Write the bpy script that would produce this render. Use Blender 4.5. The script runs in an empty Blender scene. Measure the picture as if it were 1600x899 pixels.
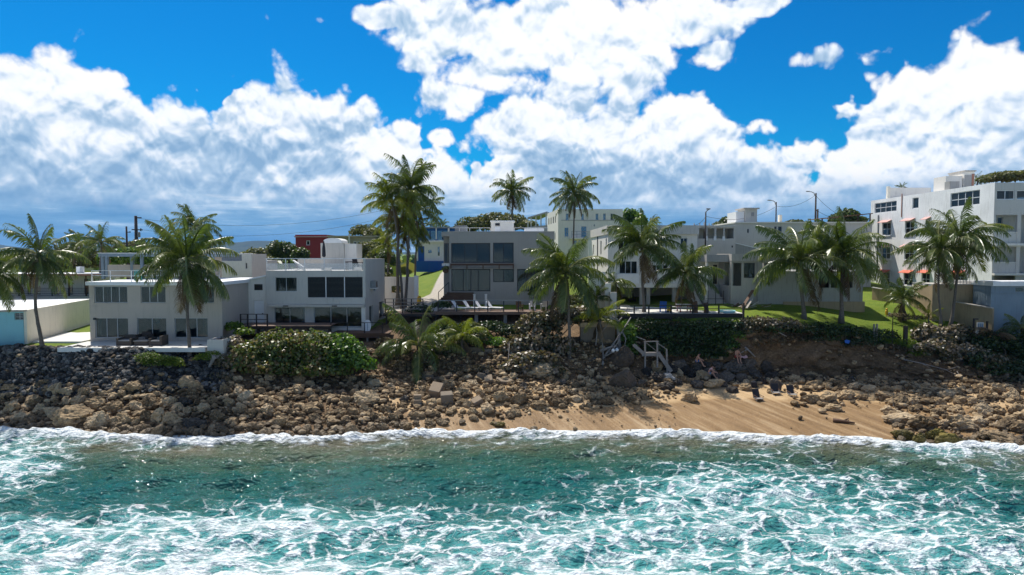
import bpy, math, random
import numpy as np
from mathutils import Vector, Matrix

SC = bpy.context.scene
COL = SC.collection
R = math.radians
RNG = np.random.default_rng(7)
random.seed(7)

# ------------------------------------------------------------------ camera
CAM_H = 13.0
PITCH = R(2.82)
FPX = 1067.0
cam_d = bpy.data.cameras.new('camera')
cam = bpy.data.objects.new('camera', cam_d)
COL.objects.link(cam)
cam.location = (0, 0, CAM_H)
cam.rotation_euler = (R(90) - PITCH, 0, 0)
cam_d.sensor_width = 36.0
cam_d.lens = 36.0 * FPX / 1600.0
cam_d.clip_start = 0.1
cam_d.clip_end = 30000
SC.camera = cam
SC.view_settings.view_transform = 'Standard'
SC.view_settings.look = 'None'
SC.view_settings.exposure = 0.18
SC.view_settings.gamma = 1.0
SC.render.resolution_x = 1024
SC.render.resolution_y = 575
SC.cycles.max_bounces = 6
SC.cycles.diffuse_bounces = 3
SC.cycles.glossy_bounces = 3
SC.cycles.transparent_max_bounces = 12
SC.cycles.transmission_bounces = 4
SC.cycles.volume_bounces = 0
SC.cycles.caustics_reflective = False
SC.cycles.caustics_refractive = False
SC.cycles.sample_clamp_indirect = 6.0

SUN_AZ = R(-32)      # measured from straight ahead, negative to the left
SUN_EL = R(58)


def P(px, py, Y):
    """World point seen at photo pixel (px, py) (1600 x 899) at distance Y."""
    u = (px - 800.0) / FPX
    v = (449.5 - py) / FPX
    c, s = math.cos(PITCH), math.sin(PITCH)
    t = Y / (c + v * s)
    return Vector((u * t, Y, CAM_H + t * (-s + v * c)))


def PX(px, Y):
    return (px - 800.0) / FPX * Y * 0.9985


def PZ(py, Y):
    return P(800, py, Y).z


# ------------------------------------------------------------------ node helper
class NB:
    def __init__(self, tree):
        self.t = tree
        self.n = tree.nodes
        self.l = tree.links

    def node(self, kind, **kw):
        nd = self.n.new(kind)
        for k, v in kw.items():
            setattr(nd, k, v)
        return nd

    def put(self, sock, val):
        if val is None:
            return
        if isinstance(val, bpy.types.NodeSocket):
            self.l.new(val, sock)
        else:
            if sock.type == 'RGBA' and len(val) == 3:
                val = (*val, 1.0)
            sock.default_value = val

    def m(self, op, a, b=None, c=None, clamp=False):
        nd = self.node('ShaderNodeMath', operation=op, use_clamp=clamp)
        self.put(nd.inputs[0], a)
        self.put(nd.inputs[1], b)
        self.put(nd.inputs[2], c)
        return nd.outputs[0]

    def v(self, op, a, b=None, scale=None):
        nd = self.node('ShaderNodeVectorMath', operation=op)
        self.put(nd.inputs[0], a)
        self.put(nd.inputs[1], b)
        if scale is not None:
            self.put(nd.inputs['Scale'], scale)
        return nd.outputs['Value'] if op in ('LENGTH', 'DOT_PRODUCT', 'DISTANCE') else nd.outputs[0]

    def mix(self, f, a, b, blend='MIX'):
        nd = self.node('ShaderNodeMix', data_type='RGBA', blend_type=blend)
        nd.clamp_factor = True
        self.put(nd.inputs[0], f)
        self.put(nd.inputs[6], a)
        self.put(nd.inputs[7], b)
        return nd.outputs[2]

    def ss(self, x, lo, hi, o0=0.0, o1=1.0):
        nd = self.node('ShaderNodeMapRange', interpolation_type='SMOOTHSTEP')
        self.put(nd.inputs[0], x)
        self.put(nd.inputs[1], lo)
        self.put(nd.inputs[2], hi)
        self.put(nd.inputs[3], o0)
        self.put(nd.inputs[4], o1)
        return nd.outputs[0]

    def lin(self, x, lo, hi, o0=0.0, o1=1.0):
        nd = self.node('ShaderNodeMapRange')
        nd.clamp = True
        self.put(nd.inputs[0], x)
        self.put(nd.inputs[1], lo)
        self.put(nd.inputs[2], hi)
        self.put(nd.inputs[3], o0)
        self.put(nd.inputs[4], o1)
        return nd.outputs[0]

    def noise(self, vec, scale, detail=4.0, rough=0.55, dist=0.0, out='Fac', lac=2.0, dim='3D'):
        nd = self.node('ShaderNodeTexNoise', noise_dimensions=dim)
        self.put(nd.inputs['Vector'], vec)
        self.put(nd.inputs['Scale'], scale)
        self.put(nd.inputs['Detail'], detail)
        self.put(nd.inputs['Roughness'], rough)
        self.put(nd.inputs['Distortion'], dist)
        self.put(nd.inputs['Lacunarity'], lac)
        return nd.outputs[out]

    def voro(self, vec, scale, feature='F1', detail=0.0, rough=0.5, smooth=0.5, out='Distance', rand=1.0, dim='3D'):
        nd = self.node('ShaderNodeTexVoronoi', feature=feature, voronoi_dimensions=dim)
        self.put(nd.inputs['Vector'], vec)
        self.put(nd.inputs['Scale'], scale)
        if 'Detail' in nd.inputs and feature != 'N_SPHERE_RADIUS':
            self.put(nd.inputs['Detail'], detail)
            self.put(nd.inputs['Roughness'], rough)
        if feature == 'SMOOTH_F1':
            self.put(nd.inputs['Smoothness'], smooth)
        self.put(nd.inputs['Randomness'], rand)
        return nd.outputs[out]

    def ramp(self, x, stops):
        nd = self.node('ShaderNodeValToRGB')
        cr = nd.color_ramp
        while len(cr.elements) > 1:
            cr.elements.remove(cr.elements[-1])
        cr.elements[0].position = stops[0][0]
        cr.elements[0].color = (*stops[0][1], 1)
        for p, c in stops[1:]:
            e = cr.elements.new(p)
            e.color = (*c, 1)
        self.put(nd.inputs[0], x)
        return nd.outputs[0]

    def curve(self, x, pts):
        nd = self.node('ShaderNodeFloatCurve')
        cu = nd.mapping.curves[0]
        cu.points[0].location = pts[0]
        cu.points[-1].location = pts[-1]
        for p in pts[1:-1]:
            cu.points.new(*p)
        nd.mapping.update()
        self.put(nd.inputs['Value'], x)
        return nd.outputs[0]

    def attr(self, name, out='Fac'):
        nd = self.node('ShaderNodeAttribute', attribute_name=name)
        return nd.outputs[out]

    def xyz(self, x, y, z):
        nd = self.node('ShaderNodeCombineXYZ')
        self.put(nd.inputs[0], x)
        self.put(nd.inputs[1], y)
        self.put(nd.inputs[2], z)
        return nd.outputs[0]

    def sep(self, v):
        nd = self.node('ShaderNodeSeparateXYZ')
        self.put(nd.inputs[0], v)
        return nd.outputs


# ------------------------------------------------------------------ sky with cumulus
world = bpy.data.worlds.new('World')
SC.world = world
world.use_nodes = True
world.cycles.sampling_method = 'NONE'
world.node_tree.nodes.clear()
b = NB(world.node_tree)
SKY_STRENGTH = 0.10


def AE(px, py):
    u = (px - 800.0) / FPX
    return math.atan(u), (397.0 - py) / FPX * math.cos(math.atan(u))


def make_sky():
    geo = b.node('ShaderNodeTexCoord')
    d = geo.outputs['Generated']
    sx, sy, sz = b.sep(d)
    az = b.m('ARCTAN2', sx, sy)
    hyp = b.m('SQRT', b.m('ADD', b.m('MULTIPLY', sx, sx), b.m('MULTIPLY', sy, sy)))
    el = b.m('DIVIDE', sz, b.m('MAXIMUM', hyp, 0.02))
    sky = b.node('ShaderNodeTexSky', sky_type='NISHITA')
    sky.sun_disc = False
    sky.sun_elevation = SUN_EL
    sky.sun_rotation = SUN_AZ
    sky.altitude = 10
    sky.air_density = 1.0
    sky.dust_density = 0.4
    sky.ozone_density = 3.0
    hs = b.node('ShaderNodeHueSaturation')
    hs.inputs['Saturation'].default_value = 1.25
    hs.inputs['Value'].default_value = 1.0
    b.put(hs.inputs['Color'], sky.outputs[0])
    clear = b.mix(1.0, hs.outputs[0], (0.035, 0.64, 0.95), 'MULTIPLY')

    den = b.m('ADD', 1.0, b.m('ABSOLUTE', sz))
    sq = b.xyz(b.m('DIVIDE', sx, den), b.m('DIVIDE', sy, den), 0.0)     # stereographic plane: shapes keep their form
    n2 = b.noise(sq, 5.5, 2.0, 0.5, dim='2D')
    n3 = b.noise(sq, 17.0, 3.0, 0.6, dim='2D')
    # top outline of the cumulus bank, as elevation against compass direction
    prof = [(0, 60), (70, 55), (150, 62), (210, 115), (290, 148), (335, 150), (355, 95), (425, 88), (485, 120),
            (510, 140), (560, 135), (625, 150), (655, 200), (700, 232), (745, 240), (760, 190), (830, 160), (900, 130),
            (980, 105), (1050, 120), (1110, 165), (1165, 178), (1200, 215), (1232, 222), (1262, 195), (1330, 140),
            (1370, 75), (1420, 70), (1500, 40), (1560, 52), (1600, 60)]
    pts = [(0.0, 0.30), (0.08, 0.42), (0.15, 0.26), (0.22, 0.36), (0.28, 0.40), (0.345, 0.50), (0.38, 0.44)]  # unseen bank behind the camera, its height set for neutral fill light
    for px, py in prof:
        a, e = AE(px, py)
        pts.append((0.5 + a / (2 * math.pi), e / 0.6))
    pts += [(0.62, 0.48), (0.66, 0.42), (0.72, 0.36), (0.8, 0.28), (0.88, 0.42), (0.95, 0.30), (1.0, 0.30)]  # more unseen bank, shaped for the same fill light
    top = b.m('MULTIPLY', b.curve(b.m('ADD', b.m('DIVIDE', b.m('ADD', az, b.m('MULTIPLY', b.m('SUBTRACT', n3, 0.5), 0.16)), 2 * math.pi), 0.5), pts), 0.6)
    bank = b.m('DIVIDE', b.m('SUBTRACT', top, el), 0.085)
    bank = b.m('MINIMUM', bank, 1.3)

    # higher cloud masses: centre and half sizes in photo pixels
    blobs = [(720, 60, 150, 75), (860, 60, 190, 85), (960, 95, 150, 105), (1060, 40, 110, 70), (900, 160, 160, 80),
             (720, 160, 90, 55), (800, 200, 120, 60), (600, 35, 75, 24), (520, 40, 55, 14), (1190, 12, 75, 22),
             (1272, 95, 42, 18), (1110, 90, 45, 30), (1570, 130, 60, 60), (255, 106, 16, 9), (745, 118, 95, 55), (690, 215, 30, 22)]
    cov = bank
    for (px, py, rx, ry) in blobs:
        a, e = AE(px, py)
        ca = math.cos(a)
        q = b.xyz(b.m('DIVIDE', b.m('SUBTRACT', az, a), rx / FPX * ca * ca),
                  b.m('DIVIDE', b.m('SUBTRACT', el, e), ry / FPX * ca), 0.0)
        f = b.m('MULTIPLY', b.m('SUBTRACT', 1.0, b.v('LENGTH', q)), 1.0 if ry > 21 else 0.42)
        cov = b.m('MAXIMUM', cov, f)
    # looser unseen cloud high up, added for neutral fill light
    hi = b.m('MULTIPLY', b.m('SUBTRACT', n2, 0.50), b.ss(el, 0.42, 0.6, 0.0, 5.0))
    cov = b.m('MAXIMUM', cov, b.m('ADD', hi, b.ss(el, 0.42, 0.6, -1.0, 0.0)))

    q = sq
    # cauliflower relief
    warp = b.noise(q, 11.0, 2.0, 0.6, out='Color', dim='2D')
    dw = b.v('ADD', q, b.v('SCALE', b.v('SUBTRACT', warp, (0.5, 0.5, 0.5)), scale=0.03))
    up = b.v('SCALE', b.v('NORMALIZE', q), scale=-0.010)

    def billow(off, detail):
        p = dw if off is None else b.v('ADD', dw, off)
        v1 = b.voro(p, 11.0, 'SMOOTH_F1', detail, 0.55, 0.12, dim='2D')
        return b.m('SUBTRACT', 1.0, b.m('MULTIPLY', v1, 1.15))
    h0 = billow(None, 4.0)
    h1 = billow(up, 4.0)
    g0 = b.voro(dw, 5.0, 'SMOOTH_F1', 0.0, 0.5, 0.35, dim='2D')
    g1 = b.voro(b.v('ADD', dw, b.v('SCALE', up, scale=3.0)), 5.0, 'SMOOTH_F1', 0.0, 0.5, 0.35, dim='2D')
    k0 = b.voro(dw, 27.0, 'F1', 1.5, 0.5, dim='2D')
    k1 = b.voro(b.v('ADD', dw, b.v('SCALE', up, scale=0.42)), 27.0, 'F1', 1.5, 0.5, dim='2D')
    n1 = b.noise(q, 26.0, 5.0, 0.62, dim='2D')

    dens = b.m('ADD', b.m('ADD', cov, 0.21), b.m('MULTIPLY', b.m('SUBTRACT', h0, 0.48), 0.65))
    dens = b.m('ADD', dens, b.m('ADD', b.m('MULTIPLY', b.m('SUBTRACT', n1, 0.5), 0.45), b.m('MULTIPLY', b.m('SUBTRACT', 0.42, k0), 0.30)))
    alpha = b.ss(dens, -0.04, 0.24)
    thick = b.ss(dens, 0.05, 1.25)

    relief = b.m('MULTIPLY', b.m('SUBTRACT', h0, h1), 1.35)
    relief = b.m('ADD', relief, b.m('MULTIPLY', b.m('SUBTRACT', g1, g0), 1.15))
    relief = b.m('ADD', relief, b.m('MULTIPLY', b.m('SUBTRACT', k1, k0), 0.62))
    relief = b.m('MULTIPLY', relief, b.ss(el, 0.03, 0.16, 0.45, 1.0))
    shade = b.m('ADD', 0.74, relief)
    shade = b.m('SUBTRACT', shade, b.m('MULTIPLY', thick, 0.08))
    shade = b.m('ADD', shade, b.m('MULTIPLY', b.m('SUBTRACT', n2, 0.50), 0.95))
    shade = b.m('ADD', shade, b.m('MULTIPLY', b.m('SUBTRACT', n1, 0.5), 0.30))
    low = b.ss(el, 0.055, 0.20)          # the bank greys towards its base
    shade = b.m('ADD', shade, b.m('MULTIPLY', b.m('SUBTRACT', low, 0.82), 0.42))
    shade = b.m('MINIMUM', b.m('MAXIMUM', shade, 0.0), 1.0)
    ccol = b.ramp(shade, [(0.0, (0.24, 0.40, 0.60)), (0.35, (0.42, 0.57, 0.74)), (0.62, (0.72, 0.80, 0.90)),
                          (0.80, (0.88, 0.92, 0.96)), (1.0, (0.93, 0.93, 0.93))])
    # air near the horizon: blue-grey far cloud with pale streaks
    streak = b.noise(b.v('MULTIPLY', d, (3.0, 3.0, 26.0)), 2.2, 5.0, 0.6)
    hcol = b.ramp(streak, [(0.36, (0.10, 0.28, 0.52)), (0.55, (0.17, 0.37, 0.60)), (0.67, (0.42, 0.60, 0.78)),
                           (0.72, (0.80, 0.87, 0.93))])
    hz = b.m('SUBTRACT', el, b.m('MULTIPLY', b.m('SUBTRACT', n2, 0.5), 0.09))
    hf = b.ss(hz, 0.034, 0.098, 0.96, 0.0)
    ccol = b.mix(hf, ccol, hcol)
    alpha2 = b.m('MAXIMUM', alpha, b.ss(el, 0.03, 0.09, 0.92, 0.0))
    lit = b.v('SCALE', ccol, scale=1.0 / SKY_STRENGTH)
    col = b.mix(alpha2, clear, lit)
    bg = b.node('ShaderNodeBackground')
    b.put(bg.inputs[0], col)
    bg.inputs[1].default_value = SKY_STRENGTH
    out = b.node('ShaderNodeOutputWorld')
    b.l.new(bg.outputs[0], out.inputs[0])


make_sky()

sun_d = bpy.data.lights.new('sun', 'SUN')
sun_d.energy = 5.0
sun_d.angle = R(0.53)
sun_d.color = (1.0, 0.95, 0.87)
sun = bpy.data.objects.new('sun', sun_d)
COL.objects.link(sun)
sun.location = (0, 0, 80)
SUN_DIR = Vector((math.sin(SUN_AZ) * math.cos(SUN_EL), math.cos(SUN_AZ) * math.cos(SUN_EL), math.sin(SUN_EL)))
sun.rotation_euler = SUN_DIR.to_track_quat('Z', 'Y').to_euler()

# ------------------------------------------------------------------ object helpers
def tag(o, label=None, cat=None, group=None, kind=None):
    if label:
        o['label'] = label
    if cat:
        o['category'] = cat
    if group:
        o['group'] = group
    if kind:
        o['kind'] = kind
    return o


def thing(name, label, cat, loc=(0, 0, 0), group=None, rotz=0.0):
    o = bpy.data.objects.new(name, None)
    o.empty_display_size = 0.2
    COL.objects.link(o)
    o.location = loc
    o.rotation_euler = (0, 0, rotz)
    return tag(o, label, cat, group)


def link(name, me, mat=None, parent=None, loc=None):
    """One mesh object. Vertices are world coordinates unless LOC is given; a child is moved back by its thing's base."""
    o = bpy.data.objects.new(name, me)
    COL.objects.link(o)
    if mat is not None and not me.materials:
        me.materials.append(mat)
    if parent is not None:
        o.parent = parent
        if loc is None:
            if parent.type == 'EMPTY':
                # undo the thing's own placement so that world coordinates hold
                o.matrix_local = Matrix.LocRotScale(parent.location, parent.rotation_euler, None).inverted()
        else:
            o.location = loc
    elif loc is not None:
        o.location = loc
    return o


def np_mesh(name, verts, faces, smooth=False, attrs=None, fattrs=None):
    """Mesh from numpy: VERTS (n,3), FACES (m,k) all of k corners."""
    me = bpy.data.meshes.new(name)
    verts = np.asarray(verts, dtype=np.float32)
    faces = np.asarray(faces, dtype=np.int32)
    m, k = faces.shape
    me.vertices.add(len(verts))
    me.vertices.foreach_set('co', verts.ravel())
    me.loops.add(m * k)
    me.loops.foreach_set('vertex_index', faces.ravel())
    me.polygons.add(m)
    me.polygons.foreach_set('loop_start', np.arange(0, m * k, k, dtype=np.int32))
    me.polygons.foreach_set('use_smooth', np.full(m, smooth, dtype=bool))
    for nm, arr in (attrs or {}).items():
        a = me.attributes.new(nm, 'FLOAT', 'POINT')
        a.data.foreach_set('value', np.asarray(arr, dtype=np.float32))
    for nm, arr in (fattrs or {}).items():
        a = me.attributes.new(nm, 'FLOAT', 'FACE')
        a.data.foreach_set('value', np.asarray(arr, dtype=np.float32))
    me.update(calc_edges=True)
    me.validate()
    return me


class MB:
    """Collects simple shapes into one mesh."""

    def __init__(self):
        self.v = []
        self.f = []

    def face(self, pts):
        n = len(self.v)
        self.v.extend(tuple(p) for p in pts)
        self.f.append(tuple(range(n, n + len(pts))))
        return self

    def box(self, x0, x1, y0, y1, z0, z1, fn=None):
        n = len(self.v)
        c = [(x0, y0, z0), (x1, y0, z0), (x1, y1, z0), (x0, y1, z0), (x0, y0, z1), (x1, y0, z1), (x1, y1, z1), (x0, y1, z1)]
        if fn:
            c = [tuple(fn(*p)) for p in c]
        self.v.extend(c)
        for q in ((0, 3, 2, 1), (4, 5, 6, 7), (0, 1, 5, 4), (1, 2, 6, 5), (2, 3, 7, 6), (3, 0, 4, 7)):
            self.f.append(tuple(n + i for i in q))
        return self

    def bar(self, a, b_, w, h=None, up=(0, 0, 1)):
        """A box of section w x h along the line a-b."""
        h = h or w
        a = Vector(a)
        b_ = Vector(b_)
        d = (b_ - a).normalized()
        up = Vector(up)
        if abs(d.dot(up)) > 0.98:
            up = Vector((0, 1, 0))
        s = d.cross(up).normalized() * (w / 2)
        t = s.cross(d).normalized() * (h / 2)
        n = len(self.v)
        for p in (a, b_):
            for q in (-s - t, s - t, s + t, -s + t):
                self.v.append(tuple(p + q))
        for q in ((0, 1, 2, 3), (7, 6, 5, 4), (0, 4, 5, 1), (1, 5, 6, 2), (2, 6, 7, 3), (3, 7, 4, 0)):
            self.f.append(tuple(n + i for i in q))
        return self

    def tube(self, pts, rad, n=6, cap=True):
        pts = [Vector(p) for p in pts]
        if not hasattr(rad, '__len__'):
            rad = [rad] * len(pts)
        base = len(self.v)
        ref = Vector((0.3, 0.9, 0.1))
        for i, p in enumerate(pts):
            d = (pts[min(i + 1, len(pts) - 1)] - pts[max(i - 1, 0)]).normalized()
            s = d.cross(ref)
            if s.length < 0.1:
                s = d.cross(Vector((1, 0, 0)))
            s.normalize()
            t = d.cross(s)
            for k in range(n):
                a = 2 * math.pi * k / n
                self.v.append(tuple(p + (s * math.cos(a) + t * math.sin(a)) * rad[i]))
        for i in range(len(pts) - 1):
            for k in range(n):
                a = base + i * n + k
                c = base + i * n + (k + 1) % n
                self.f.append((a, c, c + n, a + n))
        if cap:
            self.f.append(tuple(base + k for k in range(n - 1, -1, -1)))
            e = base + (len(pts) - 1) * n
            self.f.append(tuple(e + k for k in range(n)))
        return self

    def lathe(self, c, prof, n=12):
        """Profile [(radius, z)] round a vertical axis through c."""
        c = Vector(c)
        base = len(self.v)
        for r, z in prof:
            for k in range(n):
                a = 2 * math.pi * k / n
                self.v.append((c.x + r * math.cos(a), c.y + r * math.sin(a), c.z + z))
        for i in range(len(prof) - 1):
            for k in range(n):
                a = base + i * n + k
                d = base + i * n + (k + 1) % n
                self.f.append((a, d, d + n, a + n))
        self.f.append(tuple(base + k for k in range(n - 1, -1, -1)))
        e = base + (len(prof) - 1) * n
        self.f.append(tuple(e + k for k in range(n)))
        return self

    def mesh(self, name, smooth=False):
        me = bpy.data.meshes.new(name)
        me.from_pydata(self.v, [], self.f)
        if smooth:
            me.polygons.foreach_set('use_smooth', [True] * len(me.polygons))
        me.update()
        return me

    def build(self, name, mat, parent=None, loc=None, smooth=False, bevel=0.0):
        o = link(name, self.mesh(name, smooth), mat, parent, loc)
        if bevel:
            md = o.modifiers.new('edge', 'BEVEL')
            md.width = bevel
            md.segments = 1
            md.limit_method = 'ANGLE'
        return o


# ------------------------------------------------------------------ materials
def new_mat(name):
    m = bpy.data.materials.new(name)
    m.use_nodes = True
    t = m.node_tree
    t.nodes.clear()
    n = NB(t)
    out = n.node('ShaderNodeOutputMaterial')
    return m, n, out


def principled(n, out, color, rough=0.7, spec=0.5, bump=None, bstr=0.3, bdist=0.02, metal=0.0):
    p = n.node('ShaderNodeBsdfPrincipled')
    n.put(p.inputs['Base Color'], color)
    n.put(p.inputs['Roughness'], rough)
    n.put(p.inputs['Specular IOR Level'], spec)
    n.put(p.inputs['Metallic'], metal)
    if bump is not None:
        bp = n.node('ShaderNodeBump')
        bp.inputs['Strength'].default_value = bstr
        bp.inputs['Distance'].default_value = bdist
        n.put(bp.inputs['Height'], bump)
        n.l.new(bp.outputs[0], p.inputs['Normal'])
    n.l.new(p.outputs[0], out.inputs[0])
    return p


def pos(n):
    return n.node('ShaderNodeNewGeometry').outputs['Position']


def objpos(n):
    return n.node('ShaderNodeTexCoord').outputs['Object']


def plaster(name, col, grime=0.35, gcol=(0.16, 0.15, 0.13), rough=0.85, scale=1.0, patch=0.25):
    """Painted render with rain streaks, faded patches and a fine grain."""
    m, n, out = new_mat(name)
    p = pos(n)
    big = n.noise(p, 0.55 * scale, 4, 0.6)
    streak = n.noise(n.v('MULTIPLY', p, (5.0, 5.0, 0.45)), 1.2 * scale, 4, 0.6)
    fine = n.noise(p, 9 * scale, 5, 0.65)
    c = n.mix(n.ss(big, 0.35, 0.75, 0, patch), col, tuple(min(1, x * 0.72) for x in col))
    c = n.mix(n.m('MULTIPLY', n.ss(streak, 0.50, 0.82), grime), c, gcol)
    c = n.mix(n.m('MULTIPLY', n.ss(fine, 0.55, 0.8), grime * 0.6), c, gcol)
    principled(n, out, c, rough, 0.3, fine, 0.25, 0.01)
    return m


def simple(name, col, rough=0.6, spec=0.4, var=0.15, scale=6.0, metal=0.0):
    m, n, out = new_mat(name)
    f = n.noise(pos(n), scale, 3, 0.6)
    c = n.mix(n.ss(f, 0.3, 0.75, 0, 1.0), tuple(x * (1 + var * 0.5) for x in col), tuple(x * (1 - var) for x in col))
    principled(n, out, c, rough, spec, f, 0.1, 0.01, metal)
    return m


def glass_mat(name, tint=(0.55, 0.62, 0.62), thru=0.62, dark=(0.012, 0.018, 0.02)):
    m, n, out = new_mat(name)
    tr = n.node('ShaderNodeBsdfTransparent')
    tr.inputs[0].default_value = (*tint, 1)
    df = n.node('ShaderNodeBsdfDiffuse')
    df.inputs[0].default_value = (*dark, 1)
    gl = n.node('ShaderNodeBsdfGlossy')
    gl.inputs['Roughness'].default_value = 0.04
    gl.inputs[0].default_value = (0.62, 0.66, 0.66, 1)
    fr = n.node('ShaderNodeFresnel')
    fr.inputs[0].default_value = 1.5
    a = n.node('ShaderNodeMixShader')
    a.inputs[0].default_value = thru
    n.l.new(df.outputs[0], a.inputs[1])
    n.l.new(tr.outputs[0], a.inputs[2])
    c = n.node('ShaderNodeMixShader')
    n.put(c.inputs[0], n.m('ADD', fr.outputs[0], 0.03))
    n.l.new(a.outputs[0], c.inputs[1])
    n.l.new(gl.outputs[0], c.inputs[2])
    n.l.new(c.outputs[0], out.inputs[0])
    return m


def wood(name, col, rough=0.75, along='x', dark=0.5):
    m, n, out = new_mat(name)
    st = {'x': (0.5, 9, 9), 'y': (9, 0.5, 9), 'z': (9, 9, 0.5)}[along]
    f = n.noise(n.v('MULTIPLY', pos(n), st), 2.0, 5, 0.65)
    g = n.noise(pos(n), 1.3, 3, 0.5)
    c = n.mix(n.ss(f, 0.3, 0.75), col, tuple(x * dark for x in col))
    c = n.mix(n.ss(g, 0.45, 0.75, 0, 0.5), c, tuple(x * 0.6 for x in col))
    principled(n, out, c, rough, 0.3, f, 0.3, 0.01)
    return m


def leaf_mat(name, stops, trans=0.35, rough=0.38, spec=0.5, by='tone'):
    """Leaves: the tone of each leaf picks its colour; light also passes through."""
    m, n, out = new_mat(name)
    t = n.attr('tone') if by == 'tone' else n.node('ShaderNodeObjectInfo').outputs['Random']
    if by == 'both':
        t = n.m('ADD', n.m('MULTIPLY', n.attr('tone'), 0.5), n.m('MULTIPLY', n.node('ShaderNodeObjectInfo').outputs['Random'], 0.5))
    c = n.ramp(t, stops)
    p = n.node('ShaderNodeBsdfPrincipled')
    n.put(p.inputs['Base Color'], c)
    p.inputs['Roughness'].default_value = rough
    p.inputs['Specular IOR Level'].default_value = spec
    tl = n.node('ShaderNodeBsdfTranslucent')
    n.put(tl.inputs[0], n.mix(1.0, c, (1.5, 1.6, 0.7), 'MULTIPLY'))
    mx = n.node('ShaderNodeMixShader')
    mx.inputs[0].default_value = trans
    n.l.new(p.outputs[0], mx.inputs[1])
    n.l.new(tl.outputs[0], mx.inputs[2])
    n.l.new(mx.outputs[0], out.inputs[0])
    return m


def rock_mat(name, dark, mid, light, scale=1.0, use_random=True):
    m, n, out = new_mat(name)
    p = pos(n)
    big = n.noise(p, 1.1 * scale, 3, 0.6)
    f = n.noise(p, 5.5 * scale, 6, 0.7)
    v = n.voro(p, 6.0 * scale, 'F1', 2.0)
    t = n.m('ADD', n.m('MULTIPLY', f, 0.65), n.m('MULTIPLY', big, 0.35))
    if use_random:
        r = n.node('ShaderNodeObjectInfo').outputs['Random']
        r = n.m('ADD', n.m('MULTIPLY', n.m('SUBTRACT', r, 0.62), 0.6), n.attr('tone'))
        t = n.m('ADD', t, n.m('MULTIPLY', r, 0.46))
    c = n.ramp(t, [(0.28, dark), (0.5, mid), (0.74, light)])
    # wet and weedy close to the sea
    sz = n.sep(p)[2]
    wet = n.ss(n.m('ADD', sz, n.m('MULTIPLY', n.m('SUBTRACT', big, 0.5), 0.8)), 0.25, 0.95, 0.72, 0.0)
    c = n.mix(wet, c, tuple(x * 0.35 for x in mid))
    pr = principled(n, out, c, 0.85, 0.35, n.m('SUBTRACT', f, n.m('MULTIPLY', v, 0.6)), 0.75, 0.09)
    n.put(pr.inputs['Roughness'], n.m('SUBTRACT', 0.88, n.m('MULTIPLY', wet, 0.5)))
    return m


M = {}
M['white'] = plaster('white_paint', (0.76, 0.72, 0.65), 0.36)
M['white_clean'] = plaster('clean_white_paint', (0.80, 0.80, 0.79), 0.10)
M['grey_house'] = plaster('grey_render', (0.46, 0.405, 0.345), 0.30)
M['khaki_house'] = plaster('greige_render', (0.39, 0.35, 0.30), 0.24)
M['cool_white'] = plaster('cool_white_render', (0.56, 0.53, 0.475), 0.34)
M['stained_white'] = plaster('stained_white_render', (0.82, 0.82, 0.80), 0.6, (0.28, 0.25, 0.20), patch=0.5)
M['concrete'] = plaster('bare_concrete', (0.36, 0.35, 0.33), 0.5, (0.12, 0.11, 0.09))
M['concrete_light'] = plaster('light_concrete', (0.46, 0.43, 0.385), 0.45, (0.2, 0.17, 0.13))
M['tan_wall'] = plaster('weathered_tan_concrete', (0.40, 0.30, 0.185), 0.65, (0.11, 0.09, 0.065), patch=0.6)
M['slate_wall'] = plaster('slate_blue_concrete', (0.22, 0.28, 0.33), 0.5, (0.08, 0.09, 0.10), patch=0.5)
M['turquoise'] = plaster('turquoise_paint', (0.30, 0.60, 0.66), 0.15)
M['cream'] = plaster('cream_render', (0.82, 0.76, 0.63), 0.5, (0.33, 0.30, 0.25))
M['royal_blue'] = plaster('royal_blue_paint', (0.03, 0.11, 0.33), 0.15)
M['red'] = plaster('red_paint', (0.30, 0.05, 0.055), 0.2)
M['tan'] = plaster('tan_paint', (0.42, 0.36, 0.24), 0.25)
M['terracotta'] = simple('terracotta_edge', (0.36, 0.17, 0.11))
M['roof_white'] = plaster('white_roof_coating', (0.80, 0.80, 0.79), 0.2, (0.4, 0.38, 0.35))
M['paving'] = plaster('pale_paving', (0.66, 0.64, 0.60), 0.2, (0.3, 0.28, 0.25))
M['dark_frame'] = simple('dark_bronze_frame', (0.022, 0.022, 0.024), 0.4)
M['alu'] = simple('pale_aluminium', (0.45, 0.46, 0.46), 0.4)
M['white_frame'] = simple('white_frame', (0.75, 0.75, 0.74), 0.4)
M['screen'] = simple('dark_shutter_slats', (0.018, 0.022, 0.022), 0.55, 0.3)
M['glass'] = glass_mat('window_glass')
M['glass_dark'] = glass_mat('dark_window_glass', (0.35, 0.42, 0.42), 0.45)
M['glass_rail'] = glass_mat('rail_glass', (0.85, 0.9, 0.9), 0.9, (0.2, 0.25, 0.25))
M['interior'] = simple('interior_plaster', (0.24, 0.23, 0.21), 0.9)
M['old_concrete'] = plaster('old_mossy_concrete', (0.19, 0.155, 0.115), 0.6, (0.06, 0.055, 0.04), patch=0.6)
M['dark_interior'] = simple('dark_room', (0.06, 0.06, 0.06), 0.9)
M['curtain'] = simple('pale_curtain', (0.34, 0.35, 0.33), 0.9)
M['deck'] = wood('weathered_deck_boards', (0.24, 0.16, 0.115))
M['rail_wood'] = wood('dark_rail_timber', (0.055, 0.045, 0.04))
M['grey_wood'] = wood('silvered_timber', (0.33, 0.30, 0.27))
M['driftwood'] = wood('bleached_driftwood', (0.48, 0.43, 0.37))
M['brown_wood'] = wood('brown_timber', (0.16, 0.09, 0.055))
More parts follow.
